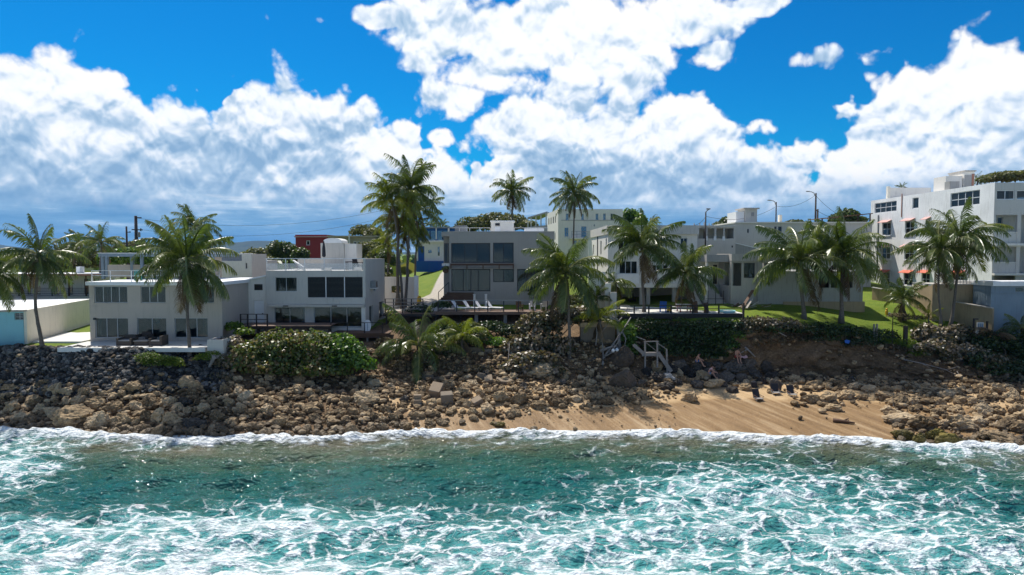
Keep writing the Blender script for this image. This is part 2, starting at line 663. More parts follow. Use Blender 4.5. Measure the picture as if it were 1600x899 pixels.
M['fabric_white'] = simple('white_fabric', (0.78, 0.77, 0.75), 0.9)
M['fabric_dark'] = simple('charcoal_fabric', (0.03, 0.03, 0.035), 0.9)
M['wicker'] = simple('brown_wicker', (0.085, 0.068, 0.055), 0.8, 0.3, 0.5, 30)
M['cushion'] = simple('grey_cushion', (0.30, 0.28, 0.26), 0.9)
M['teal'] = simple('teal_plastic', (0.05, 0.33, 0.29), 0.5)
M['blue_plastic'] = simple('blue_plastic', (0.015, 0.10, 0.42), 0.45)
M['yellow'] = simple('yellow_plastic', (0.75, 0.42, 0.02), 0.5)
M['red_metal'] = simple('red_paint_metal', (0.30, 0.03, 0.03), 0.5)
M['pink_metal'] = plaster('pink_awning', (0.60, 0.36, 0.32), 0.15)
M['orange_metal'] = plaster('orange_awning', (0.60, 0.16, 0.10), 0.15)
M['metal_grey'] = simple('grey_metal', (0.25, 0.26, 0.27), 0.45, 0.5, 0.2, 6, 0.3)
M['pole'] = wood('weathered_pole', (0.10, 0.085, 0.075), 0.85, 'z')
M['wire'] = simple('black_wire', (0.02, 0.02, 0.02), 0.6)
M['skin'] = simple('bare_skin', (0.46, 0.25, 0.17), 0.55)  # one skin tone, slightly varied
M['hair'] = simple('dark_hair', (0.02, 0.014, 0.01), 0.6)
M['swim_blue'] = simple('blue_swimwear', (0.03, 0.12, 0.32), 0.85)
M['swim_grey'] = simple('grey_blue_shorts', (0.16, 0.24, 0.34), 0.85)
M['towel_pink'] = simple('pink_white_towel', (0.70, 0.42, 0.40), 0.9)
M['swim_red'] = simple('red_swimwear', (0.42, 0.05, 0.05), 0.85)
M['trunk'] = None
M['rock_brown'] = rock_mat('brown_limestone', (0.09, 0.060, 0.030), (0.36, 0.255, 0.14), (0.56, 0.44, 0.285))
M['rock_dark'] = rock_mat('dark_grey_riprap', (0.018, 0.017, 0.016), (0.09, 0.086, 0.080), (0.28, 0.265, 0.24), 1.6)
M['rock_grey'] = rock_mat('grey_basalt', (0.022, 0.018, 0.014), (0.082, 0.068, 0.054), (0.23, 0.195, 0.155))
M['rock_block'] = rock_mat('brown_block_stone', (0.03, 0.021, 0.014), (0.095, 0.068, 0.044), (0.19, 0.14, 0.095))
M['rock_mossy'] = rock_mat('weed_covered_rock', (0.05, 0.04, 0.008), (0.19, 0.145, 0.028), (0.33, 0.26, 0.07))
M['block'] = plaster('broken_concrete', (0.27, 0.205, 0.14), 0.5, (0.12, 0.1, 0.08), 0.9)

# palm bark
m, n, out = new_mat('palm_bark')
op = pos(n)
ring = n.node('ShaderNodeTexWave', wave_type='BANDS', bands_direction='Z')
n.put(ring.inputs['Vector'], op)
ring.inputs['Scale'].default_value = 2.6
ring.inputs['Distortion'].default_value = 2.5
ring.inputs['Detail'].default_value = 2
f = n.noise(op, 7, 4, 0.6)
c = n.mix(n.m('MULTIPLY', ring.outputs['Fac'], 0.7), (0.17, 0.145, 0.12), (0.075, 0.062, 0.052))
c = n.mix(n.ss(f, 0.5, 0.8, 0, 0.7), c, (0.26, 0.23, 0.19))
principled(n, out, c, 0.9, 0.2, n.m('ADD', ring.outputs['Fac'], f), 0.5, 0.03)
M['trunk'] = m

M['bark'] = wood('brown_bark', (0.12, 0.09, 0.065), 0.9, 'z')
M['frond'] = leaf_mat('palm_frond', [(0.0, (0.032, 0.054, 0.010)), (0.4, (0.070, 0.104, 0.017)), (0.72, (0.130, 0.155, 0.027)), (1.0, (0.29, 0.27, 0.09))], 0.32, 0.34, 0.6, 'both')
M['frond_dry'] = leaf_mat('dry_palm_frond', [(0.0, (0.055, 0.036, 0.020)), (0.5, (0.12, 0.08, 0.045)), (1.0, (0.26, 0.19, 0.115))], 0.25, 0.7, 0.2, 'both')
M['frond_young'] = leaf_mat('young_palm_frond', [(0.0, (0.08, 0.125, 0.014)), (1.0, (0.26, 0.26, 0.035))], 0.4, 0.4, 0.4, 'both')
M['seagrape'] = leaf_mat('sea_grape_leaf', [(0.0, (0.040, 0.060, 0.014)), (0.35, (0.085, 0.125, 0.022)), (0.55, (0.14, 0.165, 0.035)), (0.68, (0.19, 0.14, 0.055)), (0.9, (0.25, 0.17, 0.09)), (1.0, (0.36, 0.33, 0.2))], 0.30, 0.42, 0.5)
M['seagrape_brown'] = leaf_mat('browned_sea_grape_leaf', [(0.0, (0.035, 0.045, 0.018)), (0.3, (0.085, 0.085, 0.035)), (0.55, (0.17, 0.125, 0.075)), (0.8, (0.28, 0.21, 0.15)), (1.0, (0.52, 0.47, 0.39))], 0.22, 0.44, 0.6)
M['seagrape_green'] = leaf_mat('bright_sea_grape_leaf', [(0.0, (0.035, 0.075, 0.012)), (0.5, (0.085, 0.17, 0.020)), (1.0, (0.20, 0.27, 0.05))], 0.35, 0.35, 0.55)
M['tree_leaf'] = leaf_mat('tree_leaf', [(0.0, (0.030, 0.052, 0.014)), (0.5, (0.070, 0.105, 0.024)), (0.85, (0.13, 0.145, 0.040)), (1.0, (0.20, 0.17, 0.08))], 0.28, 0.45, 0.4)
M['tree_olive'] = leaf_mat('olive_tree_leaf', [(0.0, (0.05, 0.062, 0.022)), (0.5, (0.12, 0.13, 0.045)), (1.0, (0.24, 0.21, 0.09))], 0.28, 0.5, 0.35)
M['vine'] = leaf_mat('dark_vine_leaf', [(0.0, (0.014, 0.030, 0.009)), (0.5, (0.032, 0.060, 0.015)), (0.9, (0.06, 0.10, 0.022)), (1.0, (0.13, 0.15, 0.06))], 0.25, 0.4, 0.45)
M['groundcover'] = leaf_mat('lime_ground_cover', [(0.0, (0.05, 0.10, 0.010)), (0.5, (0.11, 0.17, 0.016)), (1.0, (0.22, 0.25, 0.04))], 0.35, 0.5, 0.3)
M['scrub'] = leaf_mat('dry_scrub', [(0.0, (0.07, 0.055, 0.03)), (0.5, (0.14, 0.11, 0.065)), (1.0, (0.26, 0.21, 0.14))], 0.2, 0.7, 0.2)

# ------------------------------------------------------------------ terrain
TX = [-6000, -140, -41, -31, -23, -15.5, -10, -5, 0, 5, 10, 15, 20.6, 26, 31, 36, 41, 140, 6000]
_c41 = [(51.0, 0), (53.2, 1.0), (54.8, 2.2), (57.0, 4.9), (59, 5.2), (66, 5.3), (100, 6), (130, 6.2), (320, 6.5)]
_cr = [(45.4, 0), (54, 1.0), (60.5, 1.5), (61.8, 2.4), (66, 5.0), (72, 7.4), (100, 9.0), (130, 10.2), (320, 13)]
TP = [_c41, _c41, _c41,
      [(49.2, 0), (51.5, 1.1), (53.5, 2.4), (55.7, 4.95), (58, 5.15), (66, 5.2), (100, 6.5), (130, 7), (320, 7)],
      [(48.4, 0), (51, 1.0), (55, 2.4), (58.5, 4.7), (61, 5.0), (66, 5.2), (100, 7), (130, 8), (320, 8)],
      [(48.5, 0), (52, 1.0), (57, 2.2), (60.5, 4.4), (63, 4.8), (66, 5.0), (100, 8.6), (130, 10), (320, 11)],
      [(48.8, 0), (52.5, .9), (57.5, 2.1), (61.5, 4.0), (65, 5.0), (76, 7.3), (100, 10.2), (130, 11.8), (320, 12.6)],
      [(49.6, 0), (53, .9), (58, 2.0), (62, 4.0), (67.5, 5.2), (72, 6.9), (100, 10.3), (130, 11.8), (320, 13)],
      [(49.9, 0), (53.3, .9), (58, 2.0), (62, 4.0), (67.5, 5.3), (72, 6.9), (100, 10), (130, 11.5), (320, 13)],
      [(49.8, 0), (54, .9), (59, 2.0), (62.5, 4.4), (66.5, 5.8), (72, 6.95), (100, 9.5), (130, 10.5), (320, 13)],
      [(49.6, 0), (55.5, 1.0), (60.5, 2.0), (64, 5.0), (66.5, 6.85), (72, 7.0), (100, 9), (130, 10), (320, 13)],
      [(49.0, 0), (57.5, 1.0), (62, 1.8), (65.2, 6.1), (67, 6.95), (74, 7.2), (100, 9.3), (130, 10.2), (320, 13)],
      [(48.2, 0), (57.5, 1.1), (62.3, 1.6), (63.6, 6.2), (65, 6.7), (71, 7.6), (100, 9.3), (130, 10.2), (320, 13)],
      [(47.3, 0), (57.4, 1.1), (62.8, 1.6), (63.6, 6.2), (65, 6.6), (71, 7.7), (100, 9.3), (130, 10.2), (320, 13)],
      [(46.4, 0), (56.5, 1.1), (62.6, 1.6), (63.6, 5.5), (65.5, 6.3), (72, 7.7), (100, 9.3), (130, 10.2), (320, 13)],
      [(45.2, 0), (55, 1.0), (61.5, 1.5), (62.6, 3.2), (66, 5.5), (73, 7.3), (100, 9.2), (130, 10.2), (320, 13)],
      _cr, _cr, _cr]
TP = [[(-90, -5), (p[0][0] - 14, -1.6)] + p + [(7000, 10)] for p in TP]
TK = np.array(TP)                      # columns x knots x (Y, z)
TXA = np.array(TX, dtype=float)


def prof_at(x):
    """Knots (K,2) of the ground's profile at x (arrays give (n,K,2))."""
    x = np.asarray(x, dtype=float)
    i = np.clip(np.searchsorted(TXA, x) - 1, 0, len(TXA) - 2)
    f = ((x - TXA[i]) / (TXA[i + 1] - TXA[i]))
    f = np.clip(f, 0, 1)
    return TK[i] * (1 - f)[..., None, None] + TK[i + 1] * f[..., None, None]


def ground(x, y):
    k = prof_at(x)
    return float(np.interp(y, k[:, 0], k[:, 1]))


def shore(x):
    return prof_at(x)[..., 2, 0]


def vnoise(x, y, seed=0):
    """Smooth value noise on numpy arrays."""
    def h(i, j):
        n_ = np.sin(i * 127.1 + j * 311.7 + seed * 74.7) * 43758.5453
        return n_ - np.floor(n_)
    xi, yi = np.floor(x), np.floor(y)
    fx, fy = x - xi, y - yi
    fx = fx * fx * (3 - 2 * fx)
    fy = fy * fy * (3 - 2 * fy)
    return (h(xi, yi) * (1 - fx) + h(xi + 1, yi) * fx) * (1 - fy) + (h(xi, yi + 1) * (1 - fx) + h(xi + 1, yi + 1) * fx) * fy


def fbm(x, y, oct=4, seed=0):
    s = 0
    a = 0.5
    for o in range(oct):
        s = s + a * vnoise(x * 2 ** o, y * 2 ** o, seed + o)
        a *= 0.5
    return s / (1 - 0.5 ** oct)


def smooth01(x, a, b_):
    t = np.clip((x - a) / (b_ - a), 0, 1)
    return t * t * (3 - 2 * t)


def make_terrain():
    xs = np.concatenate([[-6000, -2500, -1000, -400, -200, -140, -110, -90, -75, -65], np.arange(-60, 60.01, 0.45),
                         [65, 75, 90, 110, 140, 200, 400, 1000, 2500, 6000]])
    seg = [3, 6, 26, 24, 22, 12, 16, 14, 6, 8, 8]
    K = prof_at(xs)
    rows = []
    tpar = []
    for k, s in enumerate(seg):
        for j in range(s):
            f = j / s
            rows.append(K[:, k] * (1 - f) + K[:, k + 1] * f)
            tpar.append(k + f)
    rows.append(K[:, -1])
    tpar.append(float(len(seg)))
    G = np.stack(rows, 1)                  # nx x nr x 2
    tpar = np.array(tpar)
    nx, nr = G.shape[:2]
    X = np.repeat(xs[:, None], nr, 1)
    Y = G[..., 0].copy()
    Z = G[..., 1].copy()
    T = np.repeat(tpar[None, :], nx, 0)
    near = (np.abs(X) < 64)
    # rough bank and cliff, gentle beach and lawns
    rough = smooth01(T, 2.6, 3.2) * (1 - smooth01(T, 5.2, 6.0)) * near
    sandy = smooth01(X, -13, -6) * (1 - smooth01(X, 32, 38)) * (1 - smooth01(T, 3.5, 4.1))
    rough = rough * (1 - sandy * 0.9)
    n1 = fbm(X * 0.5, (Y + Z * 1.7) * 0.5, 5, 3) - 0.5
    n2 = fbm(X * 1.6, (Y + Z * 1.7) * 1.6, 4, 9) - 0.5
    n3 = np.abs(fbm(X * 0.8, (Z * 2.6 + Y * .6), 4, 15) - 0.5)
    n4 = fbm(X * 4.5, (Y + Z * 1.7) * 4.5, 3, 19) - 0.5
    Y += rough * (n1 * 1.7 + n2 * 0.8 + n3 * 1.6 + n4 * .3)
    Z += rough * (n1 * 0.55 + n2 * 0.45 + n4 * .22)
    Z += near * (fbm(X * 0.3, Y * 0.3, 3, 5) - 0.5) * 0.10 * (T > 2)
    # rill marks where the backwash has combed the sand
    Z += sandy * (fbm(X * 0.9 + Y * 0.25, Y * 0.10, 3, 21) - 0.5) * 0.16 * smooth01(T, 2.05, 2.4)
    # masks that say what lies on the ground
    sand = np.clip(smooth01(X + (n1 * 7), -11, -7) * (1 - smooth01(X + n1 * 7, 39, 44)) * (1 - smooth01(T + n2 * 0.3, 3.9, 4.15)), 0, 1)
    sand = np.where(T < 2.0, 1.0, sand)
    gl = smooth01(T + n2 * 0.35, 5.35, 5.6)
    under = smooth01(X, -14.6, -13.6) * (1 - smooth01(X, 8, 9.5))
    gl = gl * (1 - under) + under * smooth01(T + n2 * 0.1, 6.85, 6.98)
    grass = gl * near
    # pale paving between and behind the houses on the left, bare dirt at the drive
    grass = np.where((X > -29.5) & (X < -14.2) & (T < 8), 0.15 * grass, grass)
    drive = np.exp(-((X - (-8.7 - (Y - 80) * 0.035)) / 0.95) ** 2) * (Y > 80) * (Y < 112)
    drive = np.maximum(drive, smooth01(X, -14.5, -13.5) * (1 - smooth01(X, -6.5, -6)) * smooth01(Y, 72.4, 72.8) * (1 - smooth01(Y, 80, 82.5 + n1 * 3)))
    pave = np.clip(drive * 1.6, 0, 1)
    grass = grass * (1 - pave)
    far = smooth01(Y, 125, 170)
    grass = np.maximum(grass, far)
    wet = 1 - smooth01(T + n1 * 0.22, 2.72, 3.02)
    idx = np.arange(nx * nr).reshape(nx, nr)
    F = np.stack([idx[:-1, :-1], idx[1:, :-1], idx[1:, 1:], idx[:-1, 1:]], -1).reshape(-1, 4)
    me = np_mesh('ground', np.stack([X, Y, Z], -1).reshape(-1, 3), F, True,
                 dict(grass=grass.ravel(), sand=sand.ravel(), wet=wet.ravel(), pave=pave.ravel()))
    m, n, out = new_mat('ground')
    p = pos(n)
    f1 = n.noise(p, 0.6, 5, 0.6)
    f2 = n.noise(p, 6.0, 5, 0.65)
    f3 = n.noise(p, 26.0, 3, 0.6)
    soil = n.ramp(n.m('ADD', n.m('MULTIPLY', f2, 0.6), n.m('MULTIPLY', f1, 0.4)),
                  [(0.32, (0.055, 0.036, 0.020)), (0.50, (0.155, 0.10, 0.055)), (0.70, (0.31, 0.205, 0.115))])
    grs = n.ramp(n.m('ADD', n.m('MULTIPLY', f2, 0.5), n.m('MULTIPLY', f1, 0.5)),
                 [(0.35, (0.085, 0.140, 0.010)), (0.52, (0.130, 0.185, 0.014)), (0.70, (0.200, 0.215, 0.028))])
    sx_, sy_, sz_ = n.sep(p)
    streak = n.noise(n.xyz(n.m('MULTIPLY_ADD', sy_, 0.42, sx_), n.m('MULTIPLY', sy_, 0.10), 0.0), 1.5, 5, 0.62)
    snd = n.ramp(n.m('ADD', n.m('MULTIPLY', streak, 0.6), n.m('MULTIPLY', f3, 0.4)),
                 [(0.34, (0.40, 0.265, 0.130)), (0.5, (0.50, 0.345, 0.185)), (0.68, (0.60, 0.43, 0.25))])
    wetc = n.ramp(streak, [(0.35, (0.20, 0.118, 0.050)), (0.52, (0.30, 0.185, 0.085)), (0.68, (0.44, 0.31, 0.175))])
    w = n.attr('wet')
    snd = n.mix(n.ss(w, 0.3, 0.75), snd, wetc)
    pav = n.ramp(f2, [(0.3, (0.36, 0.32, 0.27)), (0.7, (0.50, 0.46, 0.40))])
    c = n.mix(n.ss(n.m('ADD', n.attr('grass'), n.m('MULTIPLY', n.m('SUBTRACT', f2, 0.5), 0.4)), 0.35, 0.6), soil, grs)
    c = n.mix(n.ss(n.m('ADD', n.attr('sand'), n.m('MULTIPLY', n.m('SUBTRACT', f2, 0.5), 0.5)), 0.35, 0.6), c, snd)
    c = n.mix(n.ss(n.attr('pave'), 0.3, 0.6), c, pav)
    pr = principled(n, out, c, 0.9, 0.25, n.m('ADD', n.m('ADD', f2, n.m('MULTIPLY', f3, 0.5)), n.m('MULTIPLY', n.noise(n.v('MULTIPLY', p, (1.0, 1.0, 2.4)), 1.6, 5, 0.65), 1.6)), 0.75, 0.09)
    n.put(pr.inputs['Roughness'], n.m('SUBTRACT', 0.92, n.m('MULTIPLY', n.ss(w, 0.5, 0.95), n.m('MULTIPLY', n.attr('sand'), 0.5))))
    o = link('ground', me, m)
    tag(o, kind='structure')
    return o


make_terrain()


def hit(px, py, y0=44.0, y1=70.0):
    """Point of the ground seen at a photo pixel."""
    Ys = np.arange(y0, y1, .1)
    c, s = math.cos(PITCH), math.sin(PITCH)
    v = (449.5 - py) / FPX
    t = Ys / (c + v * s)
    X = (px - 800.0) / FPX * t
    Z = CAM_H + t * (-s + v * c)
    K = prof_at(X)
    g = np.empty(len(Ys))
    for i in range(len(Ys)):
        g[i] = np.interp(Ys[i], K[i, :, 0], K[i, :, 1])
    ok = np.nonzero(Z <= g)[0]
    i = ok[0] if len(ok) else len(Ys) - 1
    return Vector((X[i], Ys[i], g[i]))


# ------------------------------------------------------------------ sea
FOAM_PX = [0, 150, 300, 450, 600, 750, 900, 1050, 1200, 1350, 1500, 1600]
FOAM_PY = [690, 715, 735, 755, 780, 805, 830, 860, 899]
FOAM = [
    # 0     150   300   450   600   750   900   1050  1200  1350  1500  1600
    [0.45, 0.30, 0.25, 0.15, 0.15, 0.20, 0.20, 0.25, 0.35, 0.45, 0.60, 0.75],
    [0.55, 0.15, 0.08, 0.05, 0.05, 0.03, 0.03, 0.08, 0.15, 0.20, 0.30, 0.35],
    [0.70, 0.10, 0.06, 0.06, 0.03, 0.02, 0.08, 0.22, 0.38, 0.30, 0.15, 0.15],
    [0.30, 0.06, 0.06, 0.10, 0.08, 0.06, 0.16, 0.42, 0.50, 0.40, 0.20, 0.16],
    [0.12, 0.08, 0.14, 0.22, 0.20, 0.16, 0.25, 0.50, 0.55, 0.48, 0.32, 0.26],
    [0.25, 0.28, 0.42, 0.45, 0.38, 0.26, 0.40, 0.56, 0.55, 0.50, 0.42, 0.36],
    [0.55, 0.62, 0.72, 0.62, 0.48, 0.40, 0.56, 0.60, 0.54, 0.50, 0.46, 0.42],
    [0.62, 0.72, 0.85, 0.66, 0.52, 0.58, 0.70, 0.60, 0.56, 0.52, 0.50, 0.46],
    [0.68, 0.78, 0.82, 0.70, 0.56, 0.66, 0.74, 0.58, 0.54, 0.54, 0.52, 0.50]]
FOAM = np.array(FOAM)


def make_sea():
    xs = np.concatenate([[-6000, -2000, -600, -250, -120, -80], np.arange(-52, 52.01, 0.20), [80, 120, 250, 600, 2000, 6000]])
    dd = np.concatenate([[-1.6, -1.2, -0.8, -0.5, -0.25], np.arange(0.0, 8, 0.16), np.arange(8, 31, 0.24), [33, 36, 42, 52, 70, 110, 200, 500, 1500, 5000]])
    nx, nd = len(xs), len(dd)
    X = np.repeat(xs[:, None], nd, 1)
    D = np.repeat(dd[None, :], nx, 0)
    Y = shore(xs)[:, None] - D
    near = (np.abs(X) < 60) & (D < 40)
    Z = np.zeros_like(X)
    rng = np.random.default_rng(5)
    # swell running in to the shore with shorter chop across it
    comp = [(7.5, 0.13, 0.05), (4.6, 0.10, -0.25), (3.1, 0.08, 0.3), (2.1, 0.055, -0.5), (1.5, 0.040, 0.7), (1.05, 0.030, -0.2), (0.8, 0.022, 0.9)]
    amp = smooth01(D, 0.5, 7.0)
    for L, a, th in comp:
        k = 2 * math.pi / L
        ph = k * (Y * math.cos(th) + X * math.sin(th)) + rng.uniform(0, 6.28) + 2.2 * fbm(X * 0.12, Y * 0.12, 2, int(L * 10))
        s = np.sin(ph)
        Z += a * (s + 0.35 * np.sin(2 * ph + 0.6)) * amp
    Z += (fbm(X * 0.5, Y * 0.8, 4, 12) - 0.5) * 0.5 * amp
    # the little breaker rolling up the beach
    wob = (fbm(X * 0.22, X * 0 + 3.3, 3, 2) - 0.5)
    dcen = 2.0 + wob * 3.0
    ridge = np.exp(-((D - dcen) / 0.75) ** 2) * (0.30 + 0.35 * fbm(X * 0.35, X * 0 + 9, 3, 8))
    Z += ridge * near + ridge * (fbm(X * 2.2, Y * 2.2, 3, 31) - 0.5) * 0.9 * near
    Z = np.where(near, Z, 0.0)
    Z = np.where(D < 0, 0.02 - D * 0.06, Z)
    # where the foam lies
    pxg = X / np.maximum(Y, 5) * FPX + 800
    pyg = 397 + 13 * FPX / np.maximum(Y, 5)
    fi = np.clip(np.interp(pxg, FOAM_PX, np.arange(len(FOAM_PX))), 0, len(FOAM_PX) - 1.001)
    fj = np.clip(np.interp(pyg, FOAM_PY, np.arange(len(FOAM_PY))), 0, len(FOAM_PY) - 1.001)
    i0, j0 = fi.astype(int), fj.astype(int)
    a, c = fi - i0, fj - j0
    foam = (FOAM[j0, i0] * (1 - a) + FOAM[j0, i0 + 1] * a) * (1 - c) + (FOAM[j0 + 1, i0] * (1 - a) + FOAM[j0 + 1, i0 + 1] * a) * c
    foam = foam + (fbm(X * 0.18, Y * 0.3, 3, 44) - 0.5) * 0.35
    foam = np.clip(foam, 0, 1)
    edge = np.exp(-((D - dcen * 0.8) / 1.55) ** 2)
    edge = np.maximum(edge, smooth01(-D, -1.5, -0.3) * 0.9)
    depth = smooth01(D, 0.5, 15.0)
    idx = np.arange(nx * nd).reshape(nx, nd)
    F = np.stack([idx[:-1, 1:], idx[1:, 1:], idx[1:, :-1], idx[:-1, :-1]], -1).reshape(-1, 4)
    me = np_mesh('sea', np.stack([X, Y, Z], -1).reshape(-1, 3), F, True,
                 dict(foam=foam.ravel(), edge=edge.ravel(), depth=depth.ravel()))
    m, n, out = new_mat('sea_water')
    p = pos(n)
    p2 = n.v('MULTIPLY', p, (1.0, 1.0, 0.0))
    half = (0.5, 0.5, 0.5)
    wv = n.noise(p2, 0.45, 2, 0.5, out='Color')
    wv2 = n.noise(p2, 1.7, 4, 0.62, out='Color')
    pw = n.v('ADD', p2, n.v('SCALE', n.v('SUBTRACT', wv, half), scale=2.2))
    pw = n.v('ADD', pw, n.v('SCALE', n.v('SUBTRACT', wv2, half), scale=0.85))
    pw = n.v('MULTIPLY', pw, (0.80, 1.45, 0.0))
    e1 = n.voro(pw, 0.85, 'DISTANCE_TO_EDGE', dim='2D')
    e2 = n.voro(n.v('ADD', pw, (7.3, 2.1, 0)), 2.3, 'DISTANCE_TO_EDGE', dim='2D')
    fo = n.attr('foam')
    mid = n.noise(n.v('MULTIPLY', p2, (0.8, 1.3, 0)), 0.55, 6, 0.66)
    thin = n.noise(n.v('MULTIPLY', p2, (1.0, 1.5, 0)), 1.6, 4, 0.6)
    fo2 = n.m('ADD', fo, n.m('MULTIPLY', n.m('SUBTRACT', mid, 0.5), n.m('MULTIPLY_ADD', fo, 2.6, 0.45)))
    fine = n.noise(n.v('MULTIPLY', p2, (1.0, 1.5, 0)), 6.0, 6, 0.72)
    fz = n.m('MULTIPLY', n.m('SUBTRACT', fine, 0.5), 1.3)
    # strands: their width swells and dies along their length
    w1 = n.m('MULTIPLY', n.m('MULTIPLY', fo2, n.ss(thin, 0.33, 0.70, 0.15, 2.0)), 0.36)
    web1 = n.ss(n.m('ADD', n.m('DIVIDE', e1, n.m('MAXIMUM', w1, 0.004)), fz), 0.0, 1.05, 1.0, 0.0)
    w2 = n.m('MULTIPLY', n.m('MULTIPLY', n.m('SUBTRACT', fo2, 0.18), n.ss(mid, 0.36, 0.66, 0.0, 1.6)), 0.24)
    web2 = n.ss(n.m('ADD', n.m('DIVIDE', e2, n.m('MAXIMUM', w2, 0.004)), fz), 0.0, 1.05, 1.0, 0.0)
    web = n.m('MAXIMUM', web1, n.m('MULTIPLY', web2, 0.55))
    web = n.m('MULTIPLY', web, n.ss(fo2, 0.10, 0.42))
    patch = n.ss(n.m('ADD', fo2, n.m('MULTIPLY', fz, 0.5)), 0.56, 0.92, 0.0, 0.97)
    ed = n.attr('edge')
    en = n.noise(n.v('MULTIPLY', p2, (0.7, 1.6, 0)), 1.5, 6, 0.68)
    edge_f = n.ss(n.m('ADD', ed, n.m('MULTIPLY', n.m('SUBTRACT', en, 0.5), 2.0)), 0.46, 0.86)
    foam_f = n.m('MAXIMUM', n.m('MAXIMUM', web, patch), edge_f)
    foam_f = n.m('MULTIPLY', foam_f, n.ss(fine, 0.25, 0.6, 0.55, 1.0))
    # water body: weedy green-brown inshore, teal outside, turquoise where air is mixed in
    bigm = n.noise(n.v('MULTIPLY', p2, (0.6, 1.3, 0)), 0.28, 4, 0.6)
    dp = n.m('ADD', n.attr('depth'), n.m('MULTIPLY', n.m('SUBTRACT', bigm, 0.5), 0.8))
    body = n.ramp(dp, [(0.0, (0.10, 0.095, 0.052)), (0.30, (0.042, 0.085, 0.052)), (0.62, (0.014, 0.085, 0.066)), (1.0, (0.008, 0.090, 0.085))])
    aer = n.ss(n.m('ADD', fo, n.m('MULTIPLY', n.m('SUBTRACT', mid, 0.5), 1.0)), 0.12, 0.72)
    body = n.mix(n.m('MULTIPLY', aer, 0.9), body, (0.065, 0.275, 0.265))
    milk = n.ss(n.m('ADD', fo2, n.m('MULTIPLY', fz, 0.25)), 0.25, 1.0, 0.0, 0.75)
    body = n.mix(milk, body, (0.16, 0.50, 0.49))
    col = n.mix(foam_f, body, (0.80, 0.83, 0.83))
    rip = n.m('ADD', n.noise(n.v('MULTIPLY', p2, (0.8, 1.5, 0)), 1.9, 2, 0.5), n.m('MULTIPLY', n.noise(n.v('MULTIPLY', p2, (0.8, 1.4, 0)), 4.6, 1.5, 0.5), 0.50))
    pr = n.node('ShaderNodeBsdfPrincipled')
    n.put(pr.inputs['Base Color'], col)
    n.put(pr.inputs['Roughness'], n.m('ADD', 0.05, n.m('MULTIPLY', foam_f, 0.7)))
    pr.inputs['IOR'].default_value = 1.33
    n.put(pr.inputs['Specular IOR Level'], n.m('SUBTRACT', 0.5, n.m('MULTIPLY', foam_f, 0.3)))
    bp = n.node('ShaderNodeBump')
    bp.inputs['Strength'].default_value = 0.9
    bp.inputs['Distance'].default_value = 0.40
    n.put(bp.inputs['Height'], n.m('ADD', rip, n.m('MULTIPLY', foam_f, 0.22)))
    n.l.new(bp.outputs[0], pr.inputs['Normal'])
    n.l.new(pr.outputs[0], out.inputs[0])
    o = link('sea', me, m)
    tag(o, kind='structure')


make_sea()

# ------------------------------------------------------------------ building helpers
def F_front(Y):
    return lambda u, v, w: (u, Y + w, v)


def F_left(X):          # wall that looks towards -x; u runs along y
    return lambda u, v, w: (X + w, u, v)


def F_right(X):
    return lambda u, v, w: (X - w, u, v)


def F_line(a, b_):      # wall from a to b (xy), inside on the left-hand side of a->b when seen from above
    a = Vector(a)
    b_ = Vector(b_)
    d = (b_ - a).normalized()
    nrm = Vector((-d.y, d.x))
    return lambda u, v, w: (a.x + d.x * u + nrm.x * w, a.y + d.y * u + nrm.y * w, v)


def facade(mb, F, u0, u1, v0, v1, holes=(), t=0.22):
    """Wall panel with real openings and reveals."""
    us = sorted({u0, u1, *[h[0] for h in holes], *[h[1] for h in holes]})
    vs = sorted({v0, v1, *[h[2] for h in holes], *[h[3] for h in holes]})
    us = [u for u in us if u0 - 1e-6 <= u <= u1 + 1e-6]
    vs = [v for v in vs if v0 - 1e-6 <= v <= v1 + 1e-6]
    for i in range(len(us) - 1):
        for j in range(len(vs) - 1):
            cu, cv = (us[i] + us[i + 1]) / 2, (vs[j] + vs[j + 1]) / 2
            if any(h[0] < cu < h[1] and h[2] < cv < h[3] for h in holes):
                continue
            for w in (0, t):
                mb.face([F(us[i], vs[j], w), F(us[i + 1], vs[j], w), F(us[i + 1], vs[j + 1], w), F(us[i], vs[j + 1], w)])
    for h in holes:
        a, b_, c, d = h
        mb.face([F(a, c, 0), F(a, d, 0), F(a, d, t), F(a, c, t)])
        mb.face([F(b_, c, 0), F(b_, d, 0), F(b_, d, t), F(b_, c, t)])
        mb.face([F(a, c, 0), F(b_, c, 0), F(b_, c, t), F(a, c, t)])
        mb.face([F(a, d, 0), F(b_, d, 0), F(b_, d, t), F(a, d, t)])
    mb.face([F(u0, v1, 0), F(u1, v1, 0), F(u1, v1, t), F(u0, v1, t)])
    mb.face([F(u0, v0, 0), F(u0, v1, 0), F(u0, v1, t), F(u0, v0, t)])
    mb.face([F(u1, v0, 0), F(u1, v1, 0), F(u1, v1, t), F(u1, v0, t)])


def fbox(mb, F, u0, u1, v0, v1, w0, w1):
    return mb.box(u0, u1, w0, w1, v0, v1, fn=lambda a, b_, c: F(a, c, b_))


def pane_obj(F, u0, u1, v0, v1, w, mat, parent, name='pane'):
    j0, j1 = random.uniform(-.012, .012), random.uniform(-.012, .012)      # panes never hang quite true
    q = [F(u0, v0, w + j0), F(u1, v0, w - j0), F(u1, v1, w - j0 + j1), F(u0, v1, w + j0 + j1)]
    a, b_, c = (Vector(x) for x in q[:3])
    outw = Vector(F(0, 0, -1)) - Vector(F(0, 0, 0))
    if (b_ - a).cross(c - b_).dot(outw) < 0:
        q.reverse()
    mb = MB()
    mb.face(q)
    return mb.build(name, mat, parent, loc=(0, 0, 0))


